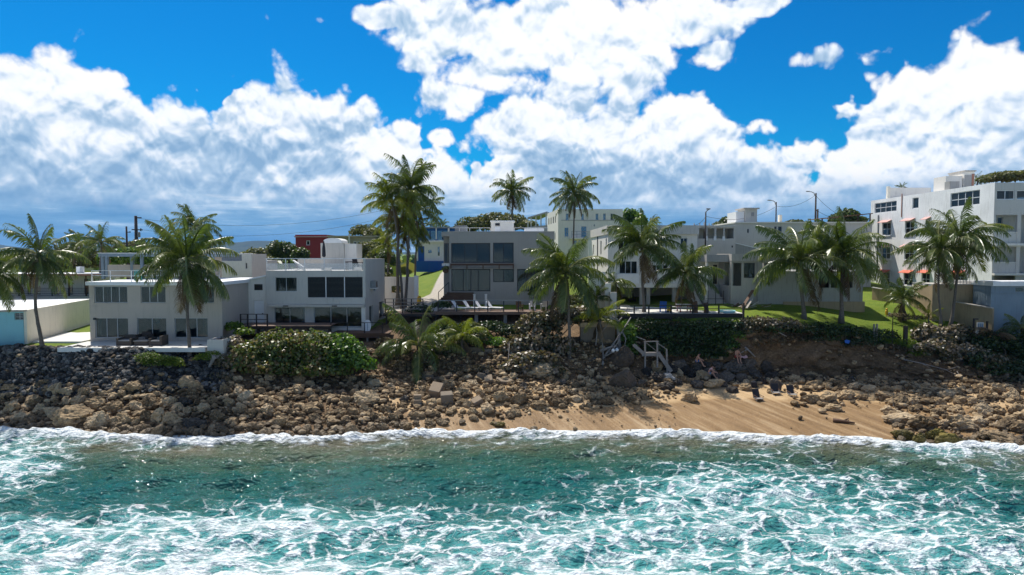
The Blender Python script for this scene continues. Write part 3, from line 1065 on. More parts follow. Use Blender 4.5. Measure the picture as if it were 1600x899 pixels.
def window(root, F, u0, u1, v0, v1, cols=1, rows=1, frame='alu', glass='glass', inset=0.09, fw=0.055, curtain=None,
           name='window', label=None, weights=None):
    mb = MB()
    d = 0.07
    fbox(mb, F, u0, u1, v0, v0 + fw, inset, inset + d)
    fbox(mb, F, u0, u1, v1 - fw, v1, inset, inset + d)
    fbox(mb, F, u0, u0 + fw, v0 + fw, v1 - fw, inset, inset + d)
    fbox(mb, F, u1 - fw, u1, v0 + fw, v1 - fw, inset, inset + d)
    ws = weights or [1] * cols
    cu = [u0 + fw]
    for k in range(cols):
        cu.append(cu[-1] + (u1 - u0 - 2 * fw) * ws[k] / sum(ws))
    cv = [v0 + fw + (v1 - v0 - 2 * fw) * k / rows for k in range(rows + 1)]
    for k in range(1, cols):
        fbox(mb, F, cu[k] - fw / 2, cu[k] + fw / 2, v0 + fw, v1 - fw, inset + 0.003, inset + d - 0.003)
    for k in range(1, rows):
        fbox(mb, F, u0 + fw, u1 - fw, cv[k] - fw / 2, cv[k] + fw / 2, inset + 0.006, inset + d - 0.006)
    o = mb.build(name, M[frame], root)
    if label:
        o['label'] = label
    # child offset: panes are in world coordinates, and so is the frame's mesh
    for i in range(cols):
        for j in range(rows):
            pane_obj(F, cu[i] + 0.01, cu[i + 1] - 0.01, cv[j] + 0.01, cv[j + 1] - 0.01, inset + d / 2, M[glass], o)
    if curtain:
        mc = MB()
        f0, f1 = curtain if isinstance(curtain, tuple) else (0.0, 1.0)
        a, b_ = u0 + (u1 - u0) * f0, u0 + (u1 - u0) * f1
        nf = max(4, int((b_ - a) / 0.12))
        for k in range(nf):
            p0, p1 = a + (b_ - a) * k / nf, a + (b_ - a) * (k + 1) / nf
            w0, w1 = (0.34, 0.42) if k % 2 else (0.42, 0.34)
            mc.face([F(p0, v0, w0), F(p1, v0, w1), F(p1, v1, w1), F(p0, v1, w0)])
        mc.build('curtain', M['curtain'], root)
    return o


def railing(root, pts, h, n_rails=2, post_mat='rail_wood', rail_mat=None, pw=0.07, rw=0.05, post_every=None, infill=None, top=True):
    """Posts at PTS (on the floor) with rails between: parts of ROOT."""
    rail_mat = rail_mat or post_mat
    for p in pts:
        MB().box(p[0] - pw / 2, p[0] + pw / 2, p[1] - pw / 2, p[1] + pw / 2, p[2], p[2] + h).build('post', M[post_mat], root)
    for k in range(n_rails):
        z = h - 0.02 - k * (h - 0.12) / max(1, n_rails)
        mb = MB()
        for a, c in zip(pts[:-1], pts[1:]):
            mb.bar((a[0], a[1] - pw / 2 - rw / 2, a[2] + z), (c[0], c[1] - pw / 2 - rw / 2, c[2] + z), rw, rw * 1.2)
        mb.build('rail', M[rail_mat], root)
    if infill:
        mb = MB()
        for a, c in zip(pts[:-1], pts[1:]):
            mb.face([(a[0], a[1], a[2] + 0.08), (c[0], c[1], c[2] + 0.08), (c[0], c[1], c[2] + h - 0.1), (a[0], a[1], a[2] + h - 0.1)])
        mb.build('infill_panel', M[infill], root)


def body(root, x0, x1, y0, y1, z0, z1, mat, front_holes=(), left_holes=(), right_holes=(), floors=(), room=3.6, t=0.22, roof='roof_white', parapet=0.0, inner=True):
    """Four walls round a hollow house: front with openings, a dark room behind, floors and a flat roof."""
    mb = MB()
    facade(mb, F_front(y0), x0, x1, z0, z1, front_holes, t)
    facade(mb, F_left(x0), y0 + t, y1, z0, z1, left_holes, t)
    facade(mb, F_right(x1), y0 + t, y1, z0, z1, right_holes, t)
    mb.box(x0 + t, x1 - t, y1 - t, y1, z0, z1)
    mb.build('wall', M[mat], root)
    zr = z1 - parapet
    MB().box(x0 + t, x1 - t, y0 + t, y1 - t, zr - 0.2, zr - 0.006 if parapet == 0 else zr).build('roof', M[roof], root)
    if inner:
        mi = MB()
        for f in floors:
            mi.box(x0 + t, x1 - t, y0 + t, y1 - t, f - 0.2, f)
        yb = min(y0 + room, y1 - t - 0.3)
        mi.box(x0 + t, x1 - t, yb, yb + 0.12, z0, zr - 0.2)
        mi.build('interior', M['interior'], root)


def px_hole(px0, px1, py0, py1, Y):
    return (PX(px0, Y), PX(px1, Y), PZ(py1, Y), PZ(py0, Y))


# ================================================================== BUILDINGS
# --- grey two-storey beach house, left
Y = 60.2
gz = 5.18
H1 = thing('beach_house', 'grey two-storey beach house with roof pavilion and glass doors onto the pale patio', 'house', (PX(240, Y), Y, gz))
x0, x1 = PX(137, Y), PX(345, Y)
zt = PZ(446, Y)
ups = [((145, 197, 447.5, 473.5), 4), ((218, 257, 447.5, 473.5), 3), ((309, 333, 447.5, 473.5), 2)]
los = [((145, 197, 497, 528), 3), ((211, 257, 497, 528), 2), ((270, 322, 497, 528), 3)]
hu = [px_hole(*u[0], Y) for u in ups]
hl = [px_hole(*u[0], Y) for u in los]
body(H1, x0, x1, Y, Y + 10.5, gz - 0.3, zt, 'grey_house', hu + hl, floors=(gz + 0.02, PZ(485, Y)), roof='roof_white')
for k, ((r, c), h) in enumerate(zip(ups, hu)):
    window(H1, F_front(Y), *h, cols=c, frame='alu', glass='glass_dark', curtain=[(0.0, 1.0), (0.55, 0.75), None][k])
for k, ((r, c), h) in enumerate(zip(los, hl)):
    window(H1, F_front(Y), *h, cols=c, frame='alu', glass='glass', name='glass_door', curtain=[(0.0, 0.12), None, (0.8, 1.0)][k])
zs = PZ(440.5, Y)
MB().box(x0 - 0.12, x1 + 0.15, Y - 0.30, Y + 10.7, zt + 0.003, zs).build('roof_slab', M['roof_white'], H1)
MB().box(PX(143, Y), PX(147, Y), Y - 0.08, Y + 0.0, PZ(500, Y), PZ(497, Y)).build('wall_lamp', M['dark_frame'], H1)
# window sills
for h in hu:
    MB().box(h[0] - 0.05, h[1] + 0.05, Y - 0.06, Y - 0.002, h[2] - 0.07, h[2] - 0.003).build('sill', M['grey_house'], H1)
# roof pavilion: the shade on slab and columns is put into their dark colour
zp = PZ(402, 67)
MB().box(PX(159, 67), PX(335, 67), 66.4, 72.2, zp + .05, zp + 0.36).build('pavilion_roof', M['slate_wall'], H1)
MB().box(PX(158.5, 67), PX(335.5, 67), 66.36, 72.25, zp + .363, zp + .42).build('pavilion_roof_top', M['roof_white'], H1)
for px in (161, 222, 333):
    MB().box(PX(px, 67) - 0.13, PX(px, 67) + 0.13, 66.8, 67.06, zs + 0.003, zp + .047).build('column', M['slate_wall'], H1)
for px in (165, 205, 333):
    MB().box(PX(px, 71.5) - 0.15, PX(px, 71.5) + 0.15, 71.5, 71.8, zs + 0.003, zp + .047).build('column', M['slate_wall'], H1)
MB().box(PX(163, 71.5), PX(240, 71.5), 71.52, 71.7, zs + 0.003, PZ(414, 71.5)).build('parapet', M['grey_house'], H1)
MB().box(PX(240, 69.5), PX(333, 69.5), 69.5, 71.5, zs + 0.003, zp - 0.003).build('stair_room', M['grey_house'], H1)
railing(H1, [(PX(p, Y), Y + 0.1, zs + 0.003) for p in (141, 170, 203, 236, 270, 305, 341)], 1.0, 2, 'white_frame', pw=0.06, rw=0.045)

# --- annexe right of the grey house
Y = 70.0
AN = thing('annexe', 'tan rear annexe with a walled balcony between the grey and white houses', 'house', (PX(362, Y), Y, 5.2))
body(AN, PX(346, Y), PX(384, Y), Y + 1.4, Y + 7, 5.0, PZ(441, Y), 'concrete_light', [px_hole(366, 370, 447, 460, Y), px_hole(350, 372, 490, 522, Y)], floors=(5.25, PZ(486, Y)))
window(AN, F_front(Y + 1.4), *px_hole(366, 370, 447, 460, Y), frame='dark_frame', glass='glass_dark')
MB().box(PX(338, Y), PX(371, Y), Y - 1.2, Y - 1.02, PZ(485, Y), PZ(468, Y)).build('balcony_parapet', M['concrete_light'], AN)
MB().box(PX(338, Y), PX(371, Y), Y - 1.19, Y + 1.38, PZ(488, Y), PZ(485.3, Y)).build('balcony_floor', M['roof_white'], AN)
for px in (340, 369):
    MB().box(PX(px, Y) - .1, PX(px, Y) + .1, Y - 1.1, Y - .9, 5.0, PZ(488.3, Y)).build('column', M['concrete_light'], AN)
MB().box(PX(372, Y) , PX(380, Y), Y - 1.6, Y - 1.3, 5.0, PZ(478, Y)).build('side_wall', M['cream'], AN)

# --- white house behind
Y = 82.0
WB = thing('white_house', 'plain white house with a roof terrace behind the grey beach house', 'house', (PX(362, Y), Y, 6))
body(WB, PX(322, Y), PX(393, Y), Y, Y + 9, 5.5, PZ(408, Y), 'white', [px_hole(383, 386, 411, 420, Y)], parapet=0.0)
window(WB, F_front(Y), *px_hole(383, 386, 411, 420, Y), frame='alu', glass='glass_dark')
z = PZ(408, Y)
MB().box(PX(322, Y), PX(377, Y), Y + 0.6, Y + 0.8, z + .003, z + .9).build('roof_parapet', M['metal_grey'], WB)
MB().box(PX(377.5, Y), PX(393, Y), Y + 0.003, Y + 5, z + .003, PZ(397, Y)).build('stair_room', M['white'], WB)
MB().box(PX(345, Y), PX(376, Y), Y + 0.5, Y + 4, PZ(398, Y), PZ(396, Y)).build('canopy', M['roof_white'], WB)
for px in (346.5, 360, 374):
    MB().box(PX(px, Y) - .07, PX(px, Y) + .07, Y + .7, Y + .84, z + .003, PZ(398, Y) - .003).build('post', M['white'], WB)

# --- white house with roof deck
Y = 66.0
gz = PZ(511, Y)
H2 = thing('roof_deck_house', 'white two-storey house with latticed roof deck above the big round-leaved shrub', 'house', (PX(495, Y), Y, gz))
x0, x1, xw = PX(415, Y), PX(570.5, Y), PX(379, Y)
y1 = Y + 10.0
zd = PZ(423, Y)                 # roof deck
zpar = PZ(405, Y)
holes_u = [px_hole(429, 463, 433.5, 456, Y), px_hole(480, 566, 433, 465, Y)]
holes_l = [px_hole(427, 475, 480, 508, Y), px_hole(489, 567, 480, 511, Y)]
mb = MB()
facade(mb, F_front(Y), x0, x1, gz - 1.2, zd, holes_u + holes_l)
Fr = F_right(x1)
rh = [(Y + 3.6, Y + 5.2, PZ(459, Y), PZ(441, Y)), (Y + 1.6, Y + 3.4, gz - 0.5, PZ(481, Y)), (Y + 6.6, Y + 9.2, gz - 0.5, PZ(480, Y))]
facade(mb, Fr, Y + .22, y1, gz - 1.2, zpar, rh)
mb.box(x1 - 0.22, x1, Y, Y + .22, zd + .003, zpar)
mb.box(x0, x1 - .22, y1 - .22, y1, gz - 1.2, zpar)
facade(mb, F_left(x0), Y + .22, y1 - .22, gz - 1.2, zd, ())
mb.build('wall', M['cool_white'], H2)
MB().box(x0 + .22, x1 - .22, Y + .22, y1 - .22, zd - .25, zd - .02).build('roof_deck', M['paving'], H2)
mi = MB()
for f in (gz + .02, PZ(472, Y)):
    mi.box(x0 + .22, x1 - .22, Y + .22, y1 - .22, f - .2, f)
mi.box(x0 + .22, x1 - .22, Y + 4, Y + 4.12, gz, zd - .25)
mi.build('interior', M['interior'], H2)
window(H2, F_front(Y), *holes_u[0], cols=2, frame='alu', glass='glass_dark', curtain=(0, 1))
sh = holes_u[1]
wsh = (sh[1] - sh[0] - 0.16) / 3
for k in range(3):
    a = sh[0] + k * (wsh + 0.08)
    fr = MB()
    for (u0, u1, v0, v1) in ((a, a + .06, sh[2], sh[3]), (a + wsh - .06, a + wsh, sh[2], sh[3]), (a + .06, a + wsh - .06, sh[2], sh[2] + .06), (a + .06, a + wsh - .06, sh[3] - .06, sh[3])):
        fbox(fr, F_front(Y), u0, u1, v0, v1, 0.04, 0.09)
    so = fr.build('shutter', M['dark_frame'], H2)
    sl = MB()
    ns = 16
    for i in range(ns):
        v = sh[2] + .07 + (sh[3] - sh[2] - .14) * i / ns
        sl.box(a + .06, a + wsh - .06, Y + .05, Y + .085, v, v + (sh[3] - sh[2] - .14) / ns * 0.8)
    sl.build('slats', M['screen'], so, loc=(0, 0, 0))
for k in range(1, 3):
    a = sh[0] + k * (wsh + 0.08) - .08
    MB().box(a + .003, a + .077, Y - .01, Y + .1, sh[2], sh[3]).build('mullion', M['white_frame'], H2)
window(H2, F_front(Y), *holes_l[0], cols=2, frame='alu', glass='glass', name='glass_door', curtain=(.82, .98))
window(H2, F_front(Y), *holes_l[1], cols=3, frame='alu', glass='glass', name='glass_door')
MB().box(PX(421, Y), PX(570, Y), Y - .55, Y - .003, PZ(479, Y), PZ(476, Y)).build('ledge', M['cool_white'], H2)
MB().box(PX(481, Y), PX(570, Y), Y - .25, Y - .003, PZ(475.5, Y), PZ(466, Y)).build('band', M['cool_white'], H2)
for px in (448, 524):
    MB().box(PX(px, Y) - .25, PX(px, Y) + .25, Y - .62, Y - .553, PZ(478.5, Y), PZ(477, Y)).build('lamp', M['dark_frame'], H2)
MB().box(PX(515, Y), PX(541, Y), Y - .1, Y - .003, PZ(519, Y), PZ(513, Y)).build('base_panel', M['white'], H2)
MB().box(PX(542, Y), PX(567, Y), Y - .1, Y - .003, PZ(519, Y), PZ(513, Y)).build('base_panel', M['white'], H2)
MB().box(x1 - .35, x1 + .02, Y - .35, Y - .003, gz - 1.2, PZ(480, Y)).build('column', M['white'], H2)
for h in rh[1:]:
    pane_obj(Fr, h[0], h[1], h[2], h[3], .2, M['glass_dark'], H2, 'side_door').matrix_local = H2.matrix_local.inverted() @ Matrix() if False else Matrix.Translation(-H2.location)
window(H2, Fr, *rh[0], cols=2, frame='alu', glass='glass_dark')
ac = MB().box(x1 + .003, x1 + .55, Y + 2.2, Y + 3.2, PZ(452, Y), PZ(441, Y)).build('air_conditioner', M['metal_grey'], H2)
MB().box(x1 + .003, x1 + .62, Y + 2.1, Y + 3.3, PZ(453.2, Y), PZ(452.2, Y)).build('bracket', M['white_frame'], H2)
MB().box(x1 + .553, x1 + .57, Y + 2.35, Y + 3.05, PZ(451, Y), PZ(442, Y)).build('grille', M['dark_frame'], ac, loc=(0, 0, 0))
# left wing with a sloping roof
mb = MB()
zl, zr_ = PZ(440, Y), PZ(432, Y)
wd, ww = px_hole(393, 409, 470, 508, Y), px_hole(394, 407.5, 444.5, 454, Y)
facade(mb, F_front(Y + .3), xw, x0 - .003, gz - 1.2, zl, [wd, ww])
mb.face([(xw, Y + .3, zl), (x0 - .003, Y + .3, zl), (x0 - .003, Y + .3, zr_)])
facade(mb, F_left(xw), Y + .52, Y + 8, gz - 1.2, zl)
mb.build('wing_wall', M['white'], H2)
mb = MB()
for (a, c) in ((0, 0.14),):
    q = [(xw - .12, Y + .1, zl + a), (x0 - .003, Y + .1, zr_ + a), (x0 - .003, Y + 8, zr_ + a), (xw - .12, Y + 8, zl + a)]
    r = [(p[0], p[1], p[2] + c) for p in q]
    mb.face(q[::-1]).face(r)
    for i in range(4):
        mb.face([q[i], q[(i + 1) % 4], r[(i + 1) % 4], r[i]])
mb.build('wing_roof', M['roof_white'], H2)
window(H2, F_front(Y + .3), *ww, cols=1, rows=4, frame='dark_frame', glass='glass_dark', fw=.04)
dr = MB().box(wd[0] + .02, wd[1] - .02, Y + .38, Y + .44, wd[2] + .02, wd[3] - .02).build('door', M['white_clean'], H2)
MB().box(wd[1] - .22, wd[1] - .1, Y + .33, Y + .377, PZ(492, Y), PZ(490, Y)).build('handle', M['dark_frame'], dr, loc=(0, 0, 0))
# roof rail with lattice
rp = [PX(p, Y) for p in (416, 445.5, 475, 506, 537.5, 568)]
for x in rp:
    MB().box(x - .035, x + .035, Y + .06, Y + .13, zd + .003, zpar).build('post', M['white_frame'], H2)
MB().box(rp[0] - .1, rp[-1] + .1, Y + .02, Y + .17, zpar + .003, zpar + .08).build('rail', M['white_frame'], H2)
MB().box(rp[0], rp[-1], Y + .05, Y + .1, zd + .62, zd + .67).build('rail', M['white_frame'], H2)
for a, c in zip(rp[:-1], rp[1:]):
    mb = MB()
    st = 0.16
    h = 0.58
    n_ = int((c - a + h) / st)
    for i in range(n_):
        s = a + i * st - h
        for sg in (0, 1):
            p0, p1 = (s, zd + .04), (s + h, zd + .04 + h)
            # clip to the bay
            t0, t1 = max(0, (a + .04 - s) / h), min(1, (c - .04 - s) / h)
            if t1 <= t0:
                continue
            za, zb = zd + .04 + h * t0, zd + .04 + h * t1
            if sg:
                za, zb = zd + .04 + h * (1 - t0), zd + .04 + h * (1 - t1)
            yy = Y + .06 + sg * .022
            mb.bar((s + h * t0, yy, za), (s + h * t1, yy, zb), .036, .02, up=(0, 1, 0))
    mb.build('lattice', M['white_frame'], H2)
# stair tower and its vaulted lid
MB().box(PX(501, 72), PX(537, 72), 72, 75, zd, PZ(380, 72)).build('stair_tower', M['cool_white'], H2)
MB().box(PX(537.3, 72), PX(556, 72), 72.3, 75, zd, PZ(381, 72)).build('stair_tower', M['white'], H2)
MB().box(PX(516, 72), PX(530, 72), 71.95, 71.997, zd, PZ(384, 72)).build('door', M['cool_white'], H2)
mb = MB()
nn = 10
for i in range(nn):
    a0, a1 = math.pi * i / nn, math.pi * (i + 1) / nn
    xc, rx, zc, rz_ = PX(519.5, 72), PX(534, 72) - PX(519.5, 72), PZ(380, 72) + .01, .52
    p = [(xc - rx * math.cos(a), zc + rz_ * math.sin(a) ** .6) for a in (a0, a1)]
    mb.face([(p[0][0], 72, p[0][1]), (p[1][0], 72, p[1][1]), (p[1][0], 74.8, p[1][1]), (p[0][0], 74.8, p[0][1])])
    mb.face([(p[0][0], 72, zc), (p[1][0], 72, zc), (p[1][0], 72, p[1][1]), (p[0][0], 72, p[0][1])])
mb.build('vaulted_roof', M['roof_white'], H2)

# timber terrace of the white house
Y = 62.8
zk = PZ(509.5, Y)
DK1 = thing('timber_terrace', 'timber terrace with dark posts in front of the white roof-deck house', 'terrace', (PX(440, Y), Y, zk))
nb = 9
for k in range(nb):
    a = Y + (66 - Y) * k / nb
    MB().box(PX(364, Y), PX(514, Y), a + .005, a + (66 - Y) / nb - .01, zk - .05, zk).build('plank', M['deck'], DK1)
MB().box(PX(364, Y), PX(514, Y), Y - .02, Y + .02, zk - .3, zk - .055).build('fascia', M['rail_wood'], DK1)
for px in (368, 400, 440, 480, 512):
    x = PX(px, Y)
    MB().box(x - .09, x + .09, Y + .1, Y + .28, ground(x, Y) - .4, zk - .31).build('support_post', M['rail_wood'], DK1)
railing(DK1, [(PX(p, Y), Y + .12, zk + .002) for p in (373, 384, 398, 415)], 1.1, 2, pw=.11)
# lower step-down part on the right
Y = 63.4
zq = PZ(521, Y)
DK2 = thing('lower_deck', 'low brown timber deck below the glass doors of the white roof-deck house', 'terrace', (PX(560, Y), Y, zq))
for k in range(7):
    a = Y + 2.5 * k / 7
    MB().box(PX(515, Y), PX(606, Y), a + .005, a + 2.5 / 7 - .01, zq - .05, zq).build('plank', M['brown_wood'], DK2)
MB().box(PX(515, Y), PX(606, Y), Y - .03, Y + .02, zq - .42, zq - .053).build('fascia', M['brown_wood'], DK2)
for px in (520, 545, 572, 600):
    x = PX(px, Y)
    MB().box(x - .08, x + .08, Y + .1, Y + .26, ground(x, Y) - .4, zq - .43).build('support_post', M['grey_wood'], DK2)
railing(DK2, [(PX(p, Y), Y + .12, zq + .002) for p in (515, 541, 568, 596)], 1.0, 1, pw=.07)

# --- middle grey house
Y = 76.0
gz = PZ(468, Y)
H3 = thing('flat_roof_house', 'greige flat-roofed house with black-framed windows behind the lounger deck', 'house', (PX(775, Y), Y, gz))
x0, x1 = PX(702, Y), PX(866, Y)
zt = PZ(362.5, Y)
hu = [px_hole(705, 766, 380, 411, Y), px_hole(770.5, 802.5, 379.5, 411, Y)]
hl = [px_hole(705, 766, 420.5, 455.5, Y), px_hole(770.5, 803, 420.5, 441, Y), px_hole(808, 850, 420.5, 455.5, Y)]
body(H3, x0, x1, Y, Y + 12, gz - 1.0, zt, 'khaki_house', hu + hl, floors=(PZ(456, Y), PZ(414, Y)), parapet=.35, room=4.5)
window(H3, F_front(Y), *hu[0], cols=3, frame='dark_frame', glass='glass_dark', fw=.09)
window(H3, F_front(Y), *hu[1], cols=2, frame='dark_frame', glass='glass_dark', fw=.09)
window(H3, F_front(Y), *hl[0], cols=4, frame='dark_frame', glass='glass_dark', fw=.09, name='glass_door', curtain=(.3, .42), weights=[1.2, .8, .8, 1.2])
window(H3, F_front(Y), *hl[1], cols=2, frame='dark_frame', glass='glass_dark', fw=.08)
window(H3, F_front(Y), *hl[2], cols=3, frame='dark_frame', glass='glass_dark', fw=.08, name='glass_door')
MB().box(x0 - .04, x1 + .04, Y - .04, Y + .24, zt + .003, zt + .06).build('coping', M['concrete_light'], H3)
# timber canopy band
c0, c1 = PX(704, Y), PX(803, Y)
MB().box(c0, c1, Y - .42, Y - .003, PZ(415, Y), PZ(412, Y)).build('canopy', M['brown_wood'], H3)
MB().box(c0, c1, Y - .36, Y - .003, PZ(419.5, Y), PZ(415.2, Y)).build('canopy_beam', M['grey_wood'], H3)
for px in (705, 730, 755, 780, 802):
    MB().box(PX(px, Y) - .06, PX(px, Y) + .06, Y - .5, Y - .424, PZ(420, Y), PZ(412, Y)).build('bracket', M['brown_wood'], H3)
# recessed glazed corner on the left
mb = MB()
facade(mb, F_front(Y + 1.5), PX(691, Y), x0 - .003, gz - .5, zt - .02, [px_hole(692, 699.5, 380, 411, Y)])
facade(mb, F_left(PX(691, Y)), Y + 1.72, Y + 12, gz - .5, zt - .02)
mb.build('corner_wall', M['khaki_house'], H3)
window(H3, F_front(Y + 1.5), *px_hole(692, 699.5, 380, 411, Y), cols=2, frame='dark_frame', glass='glass_dark')
MB().box(PX(690, Y), x0 - .003, Y + .2, Y + 1.49, PZ(416, Y), PZ(412, Y)).build('corner_balcony', M['white'], H3)
MB().box(PX(690, Y), x0 - .003, Y + .002, Y + 1.49, zt - .5, zt - .01).build('corner_fascia', M['khaki_house'], H3)
# wooden plinth, steps and handrail at the left end
MB().box(PX(702, Y), PX(740, Y), Y - .5, Y - .003, gz - .6, PZ(457, Y)).build('plinth', M['brown_wood'], H3)
st = MB()
for k in range(5):
    z = gz - .2 + (PZ(457, Y) - gz + .2) * (k + 1) / 5
    MB().box(PX(686, Y) + k * .22, PX(702, Y) - .004, Y - .6 + k * .003, Y + .6, z - .16, z).build('step', M['brown_wood'], H3)
mb = MB()
a, c = Vector((PX(686, Y), Y - .7, PZ(456, Y))), Vector((PX(702, Y), Y - .7, PZ(441, Y)))
mb.bar(a, c, .07)
mb.bar(a, (a.x, a.y, gz), .07)
mb.bar(c, (c.x, c.y, gz + .5), .07)
mb.build('handrail', M['dark_frame'], H3)
# roof structures
zr = zt - .35
MB().box(PX(767, 80), PX(803, 80), 80, 83.5, zr, PZ(346.5, 80)).build('plant_room', M['white'], H3)
MB().box(PX(766, 80), PX(804, 80), 79.9, 83.6, PZ(346.5, 80) + .003, PZ(345, 80)).build('plant_room_roof', M['roof_white'], H3)
MB().box(PX(774, 80), PX(781, 80), 79.95, 79.997, PZ(353, 80), PZ(349, 80)).build('vent', M['dark_frame'], H3)
MB().box(PX(773, 80), PX(782, 80), 79.95, 79.997, PZ(362, 80), PZ(354.5, 80)).build('door', M['white_clean'], H3)
MB().box(PX(711, 84), PX(729, 84), 84, 86, zr, PZ(352.5, 84)).build('roof_tank', M['metal_grey'], H3)
railing(H3, [(PX(p, 84), 84, zr) for p in (702, 718, 734, 750, 766)], PZ(356, 84) - zr, 2, 'white_frame', pw=.05, rw=.04)
railing(H3, [(PX(p, 84), 84, zr) for p in (804, 820, 838, 856)], PZ(356, 84) - zr, 2, 'white_frame', pw=.05, rw=.04)
MB().box(PX(820, 82), PX(850, 82), 82, 85, zr, PZ(357, 82)).build('skylight', M['roof_white'], H3)

# lounger deck
Y = 69.0
zk = PZ(487.5, Y)
DK3 = thing('lounger_deck', 'raised timber deck carrying four white loungers below the greige house', 'deck', (PX(775, Y), Y, zk))
DZ3 = zk
nb = 12
for k in range(nb):
    a = Y + 3.3 * k / nb
    MB().box(PX(680, Y), PX(872, Y), a + .006, a + 3.3 / nb - .008, zk - .05, zk).build('plank', M['deck'], DK3)
MB().box(PX(680, Y), PX(872, Y), Y - .03, Y + .004, zk - .30, zk - .052).build('fascia', M['deck'], DK3)
MB().box(PX(680, Y), PX(872, Y), Y + 3.1, Y + 3.25, zk - .30, zk - .052).build('fascia', M['deck'], DK3)
for px in (744, 789.5):
    x = PX(px, Y + .5)
    MB().box(x - .17, x + .17, Y + .4, Y + .74, ground(x, Y) - .3, zk - .055).build('pillar', M['concrete'], DK3)
for px in (690, 720, 815, 845, 868):
    x = PX(px, Y + 1.5)
    MB().box(x - .1, x + .1, Y + 1.4, Y + 1.6, ground(x, Y) - .3, zk - .055).build('pillar', M['rail_wood'], DK3)
railing(DK3, [(PX(p, Y), Y + .1, zk + .002) for p in (684, 713, 741.5, 762, 787, 810, 833, 856, 871)], PZ(469.5, Y) - zk, 1, 'dark_frame', 'metal_grey', pw=.10, rw=.06)
# rubble wall in the dark under the deck
MB().box(PX(690, 71.7), PX(870, 71.7), 71.7, 71.95, 4.8, zk - .31).build('back_wall', M['concrete'], DK3)

# --- white apartment house far behind
Yb = 118.0
H4 = thing('white_apartments', 'white three-storey building with slim windows behind the lone tall palm', 'building', (PX(920, Yb), Yb, 10))
A, B_ = Vector((PX(872, Yb), Yb)), Vector((PX(855, 131), 131.0))
ztop = PZ(327, Yb)
hs = [px_hole(p, p + 4, 334, 344, Yb) for p in (884, 908, 930.5, 942, 953.5)]
hs += [px_hole(882, 888, 356, 370, Yb), px_hole(908, 916, 354, 371, Yb), px_hole(927.5, 929.5, 351, 354, Yb)]
hs += [px_hole(896, 901, 376, 383, Yb), px_hole(904, 910, 376, 383, Yb)]
mb = MB()
facade(mb, F_front(Yb), A.x, PX(970, Yb), 9, ztop, hs)
mb.box(PX(970, Yb), PX(970, Yb) + .3, Yb, Yb + 14, 9, ztop)
Fl = F_line(B_, A)
L = (B_ - A).length
facade(mb, Fl, 0, L - .003, 9, ztop, [(1.5, 2.6, ztop - 2.2, ztop - 1.0), (4.2, 5.3, ztop - 2.2, ztop - 1.0), (7, 8.2, ztop - 2.2, ztop - 1.0), (9.5, 10.5, ztop - 2.2, ztop - 1.0), (2, 3, ztop - 5.2, ztop - 3.9), (9, 10, ztop - 5.2, ztop - 3.9)])
mb.build('wall', M['white'], H4)
mb = MB()
mb.face([(A.x, Yb, ztop - .1), (PX(970, Yb), Yb, ztop - .1), (PX(970, Yb), 132, ztop - .1), (B_.x, 132, ztop - .1)])
mb.build('roof', M['roof_white'], H4)
for k, h in enumerate(hs):
    window(H4, F_front(Yb), *h, cols=1 if k < 5 else 2, rows=1 if k < 5 else 2, frame='metal_grey', glass='glass_dark', fw=.06)
for (u, v) in ((1.5, 0), (4.2, 0), (7, 0), (9.5, 0)):
    window(H4, Fl, u, u + 1.1, ztop - 2.2, ztop - 1.0, frame='metal_grey', glass='glass_dark', fw=.06)
for u in (2, 9):
    window(H4, Fl, u, u + 1, ztop - 5.2, ztop - 3.9, frame='metal_grey', glass='glass_dark', fw=.06)
MB().box(A.x + .5, PX(970, Yb), Yb - .08, Yb - .003, PZ(344.8, Yb), PZ(344.0, Yb)).build('string_course', M['metal_grey'], H4)
MB().box(A.x + 2, PX(905, Yb), Yb - 1.5, Yb - .003, PZ(374, Yb), PZ(372, Yb)).build('balcony_floor', M['white'], H4)
MB().box(PX(905.3, Yb), PX(922, Yb), Yb - 1.5, Yb - .003, PZ(374, Yb), PZ(372, Yb)).build('balcony_floor', M['white'], H4)
railing(H4, [(PX(p, Yb), Yb - 1.4, PZ(372, Yb) + .003) for p in (892, 900, 908, 916, 921)], 1.1, 2, 'metal_grey', pw=.06, rw=.05)
# open roof terrace on its left
C_ = Vector((PX(824, 140), 140.0))
zz = PZ(352, 131)
mb = MB()
q = [(B_.x - .05, B_.y, PZ(333, 131)), (C_.x, C_.y, PZ(342, 140)), (C_.x + 2.5, C_.y + 5, PZ(342, 140)), (B_.x + 1, B_.y + 6, PZ(333, 131))]
mb.face(q).face([(p[0], p[1], p[2] + .3) for p in q])
for i in range(4):
    a, c = q[i], q[(i + 1) % 4]
    mb.face([a, c, (c[0], c[1], c[2] + .3), (a[0], a[1], a[2] + .3)])
mb.build('terrace_roof', M['metal_grey'], H4)
for f in (.05, .3, .55, .8, .97):
    x, y = B_.x + (C_.x - B_.x) * f, B_.y + (C_.y - B_.y) * f
    MB().box(x - .12, x + .12, y + .2, y + .44, zz - 1, PZ(333, 131) + (PZ(342, 140) - PZ(333, 131)) * f - .02).build('column', M['white'], H4)
mb = MB()
facade(mb, F_line(C_, B_ - Vector((.06, 0))), 0, (C_ - B_).length, 9, zz)
mb.build('terrace_wall', M['metal_grey'], H4)

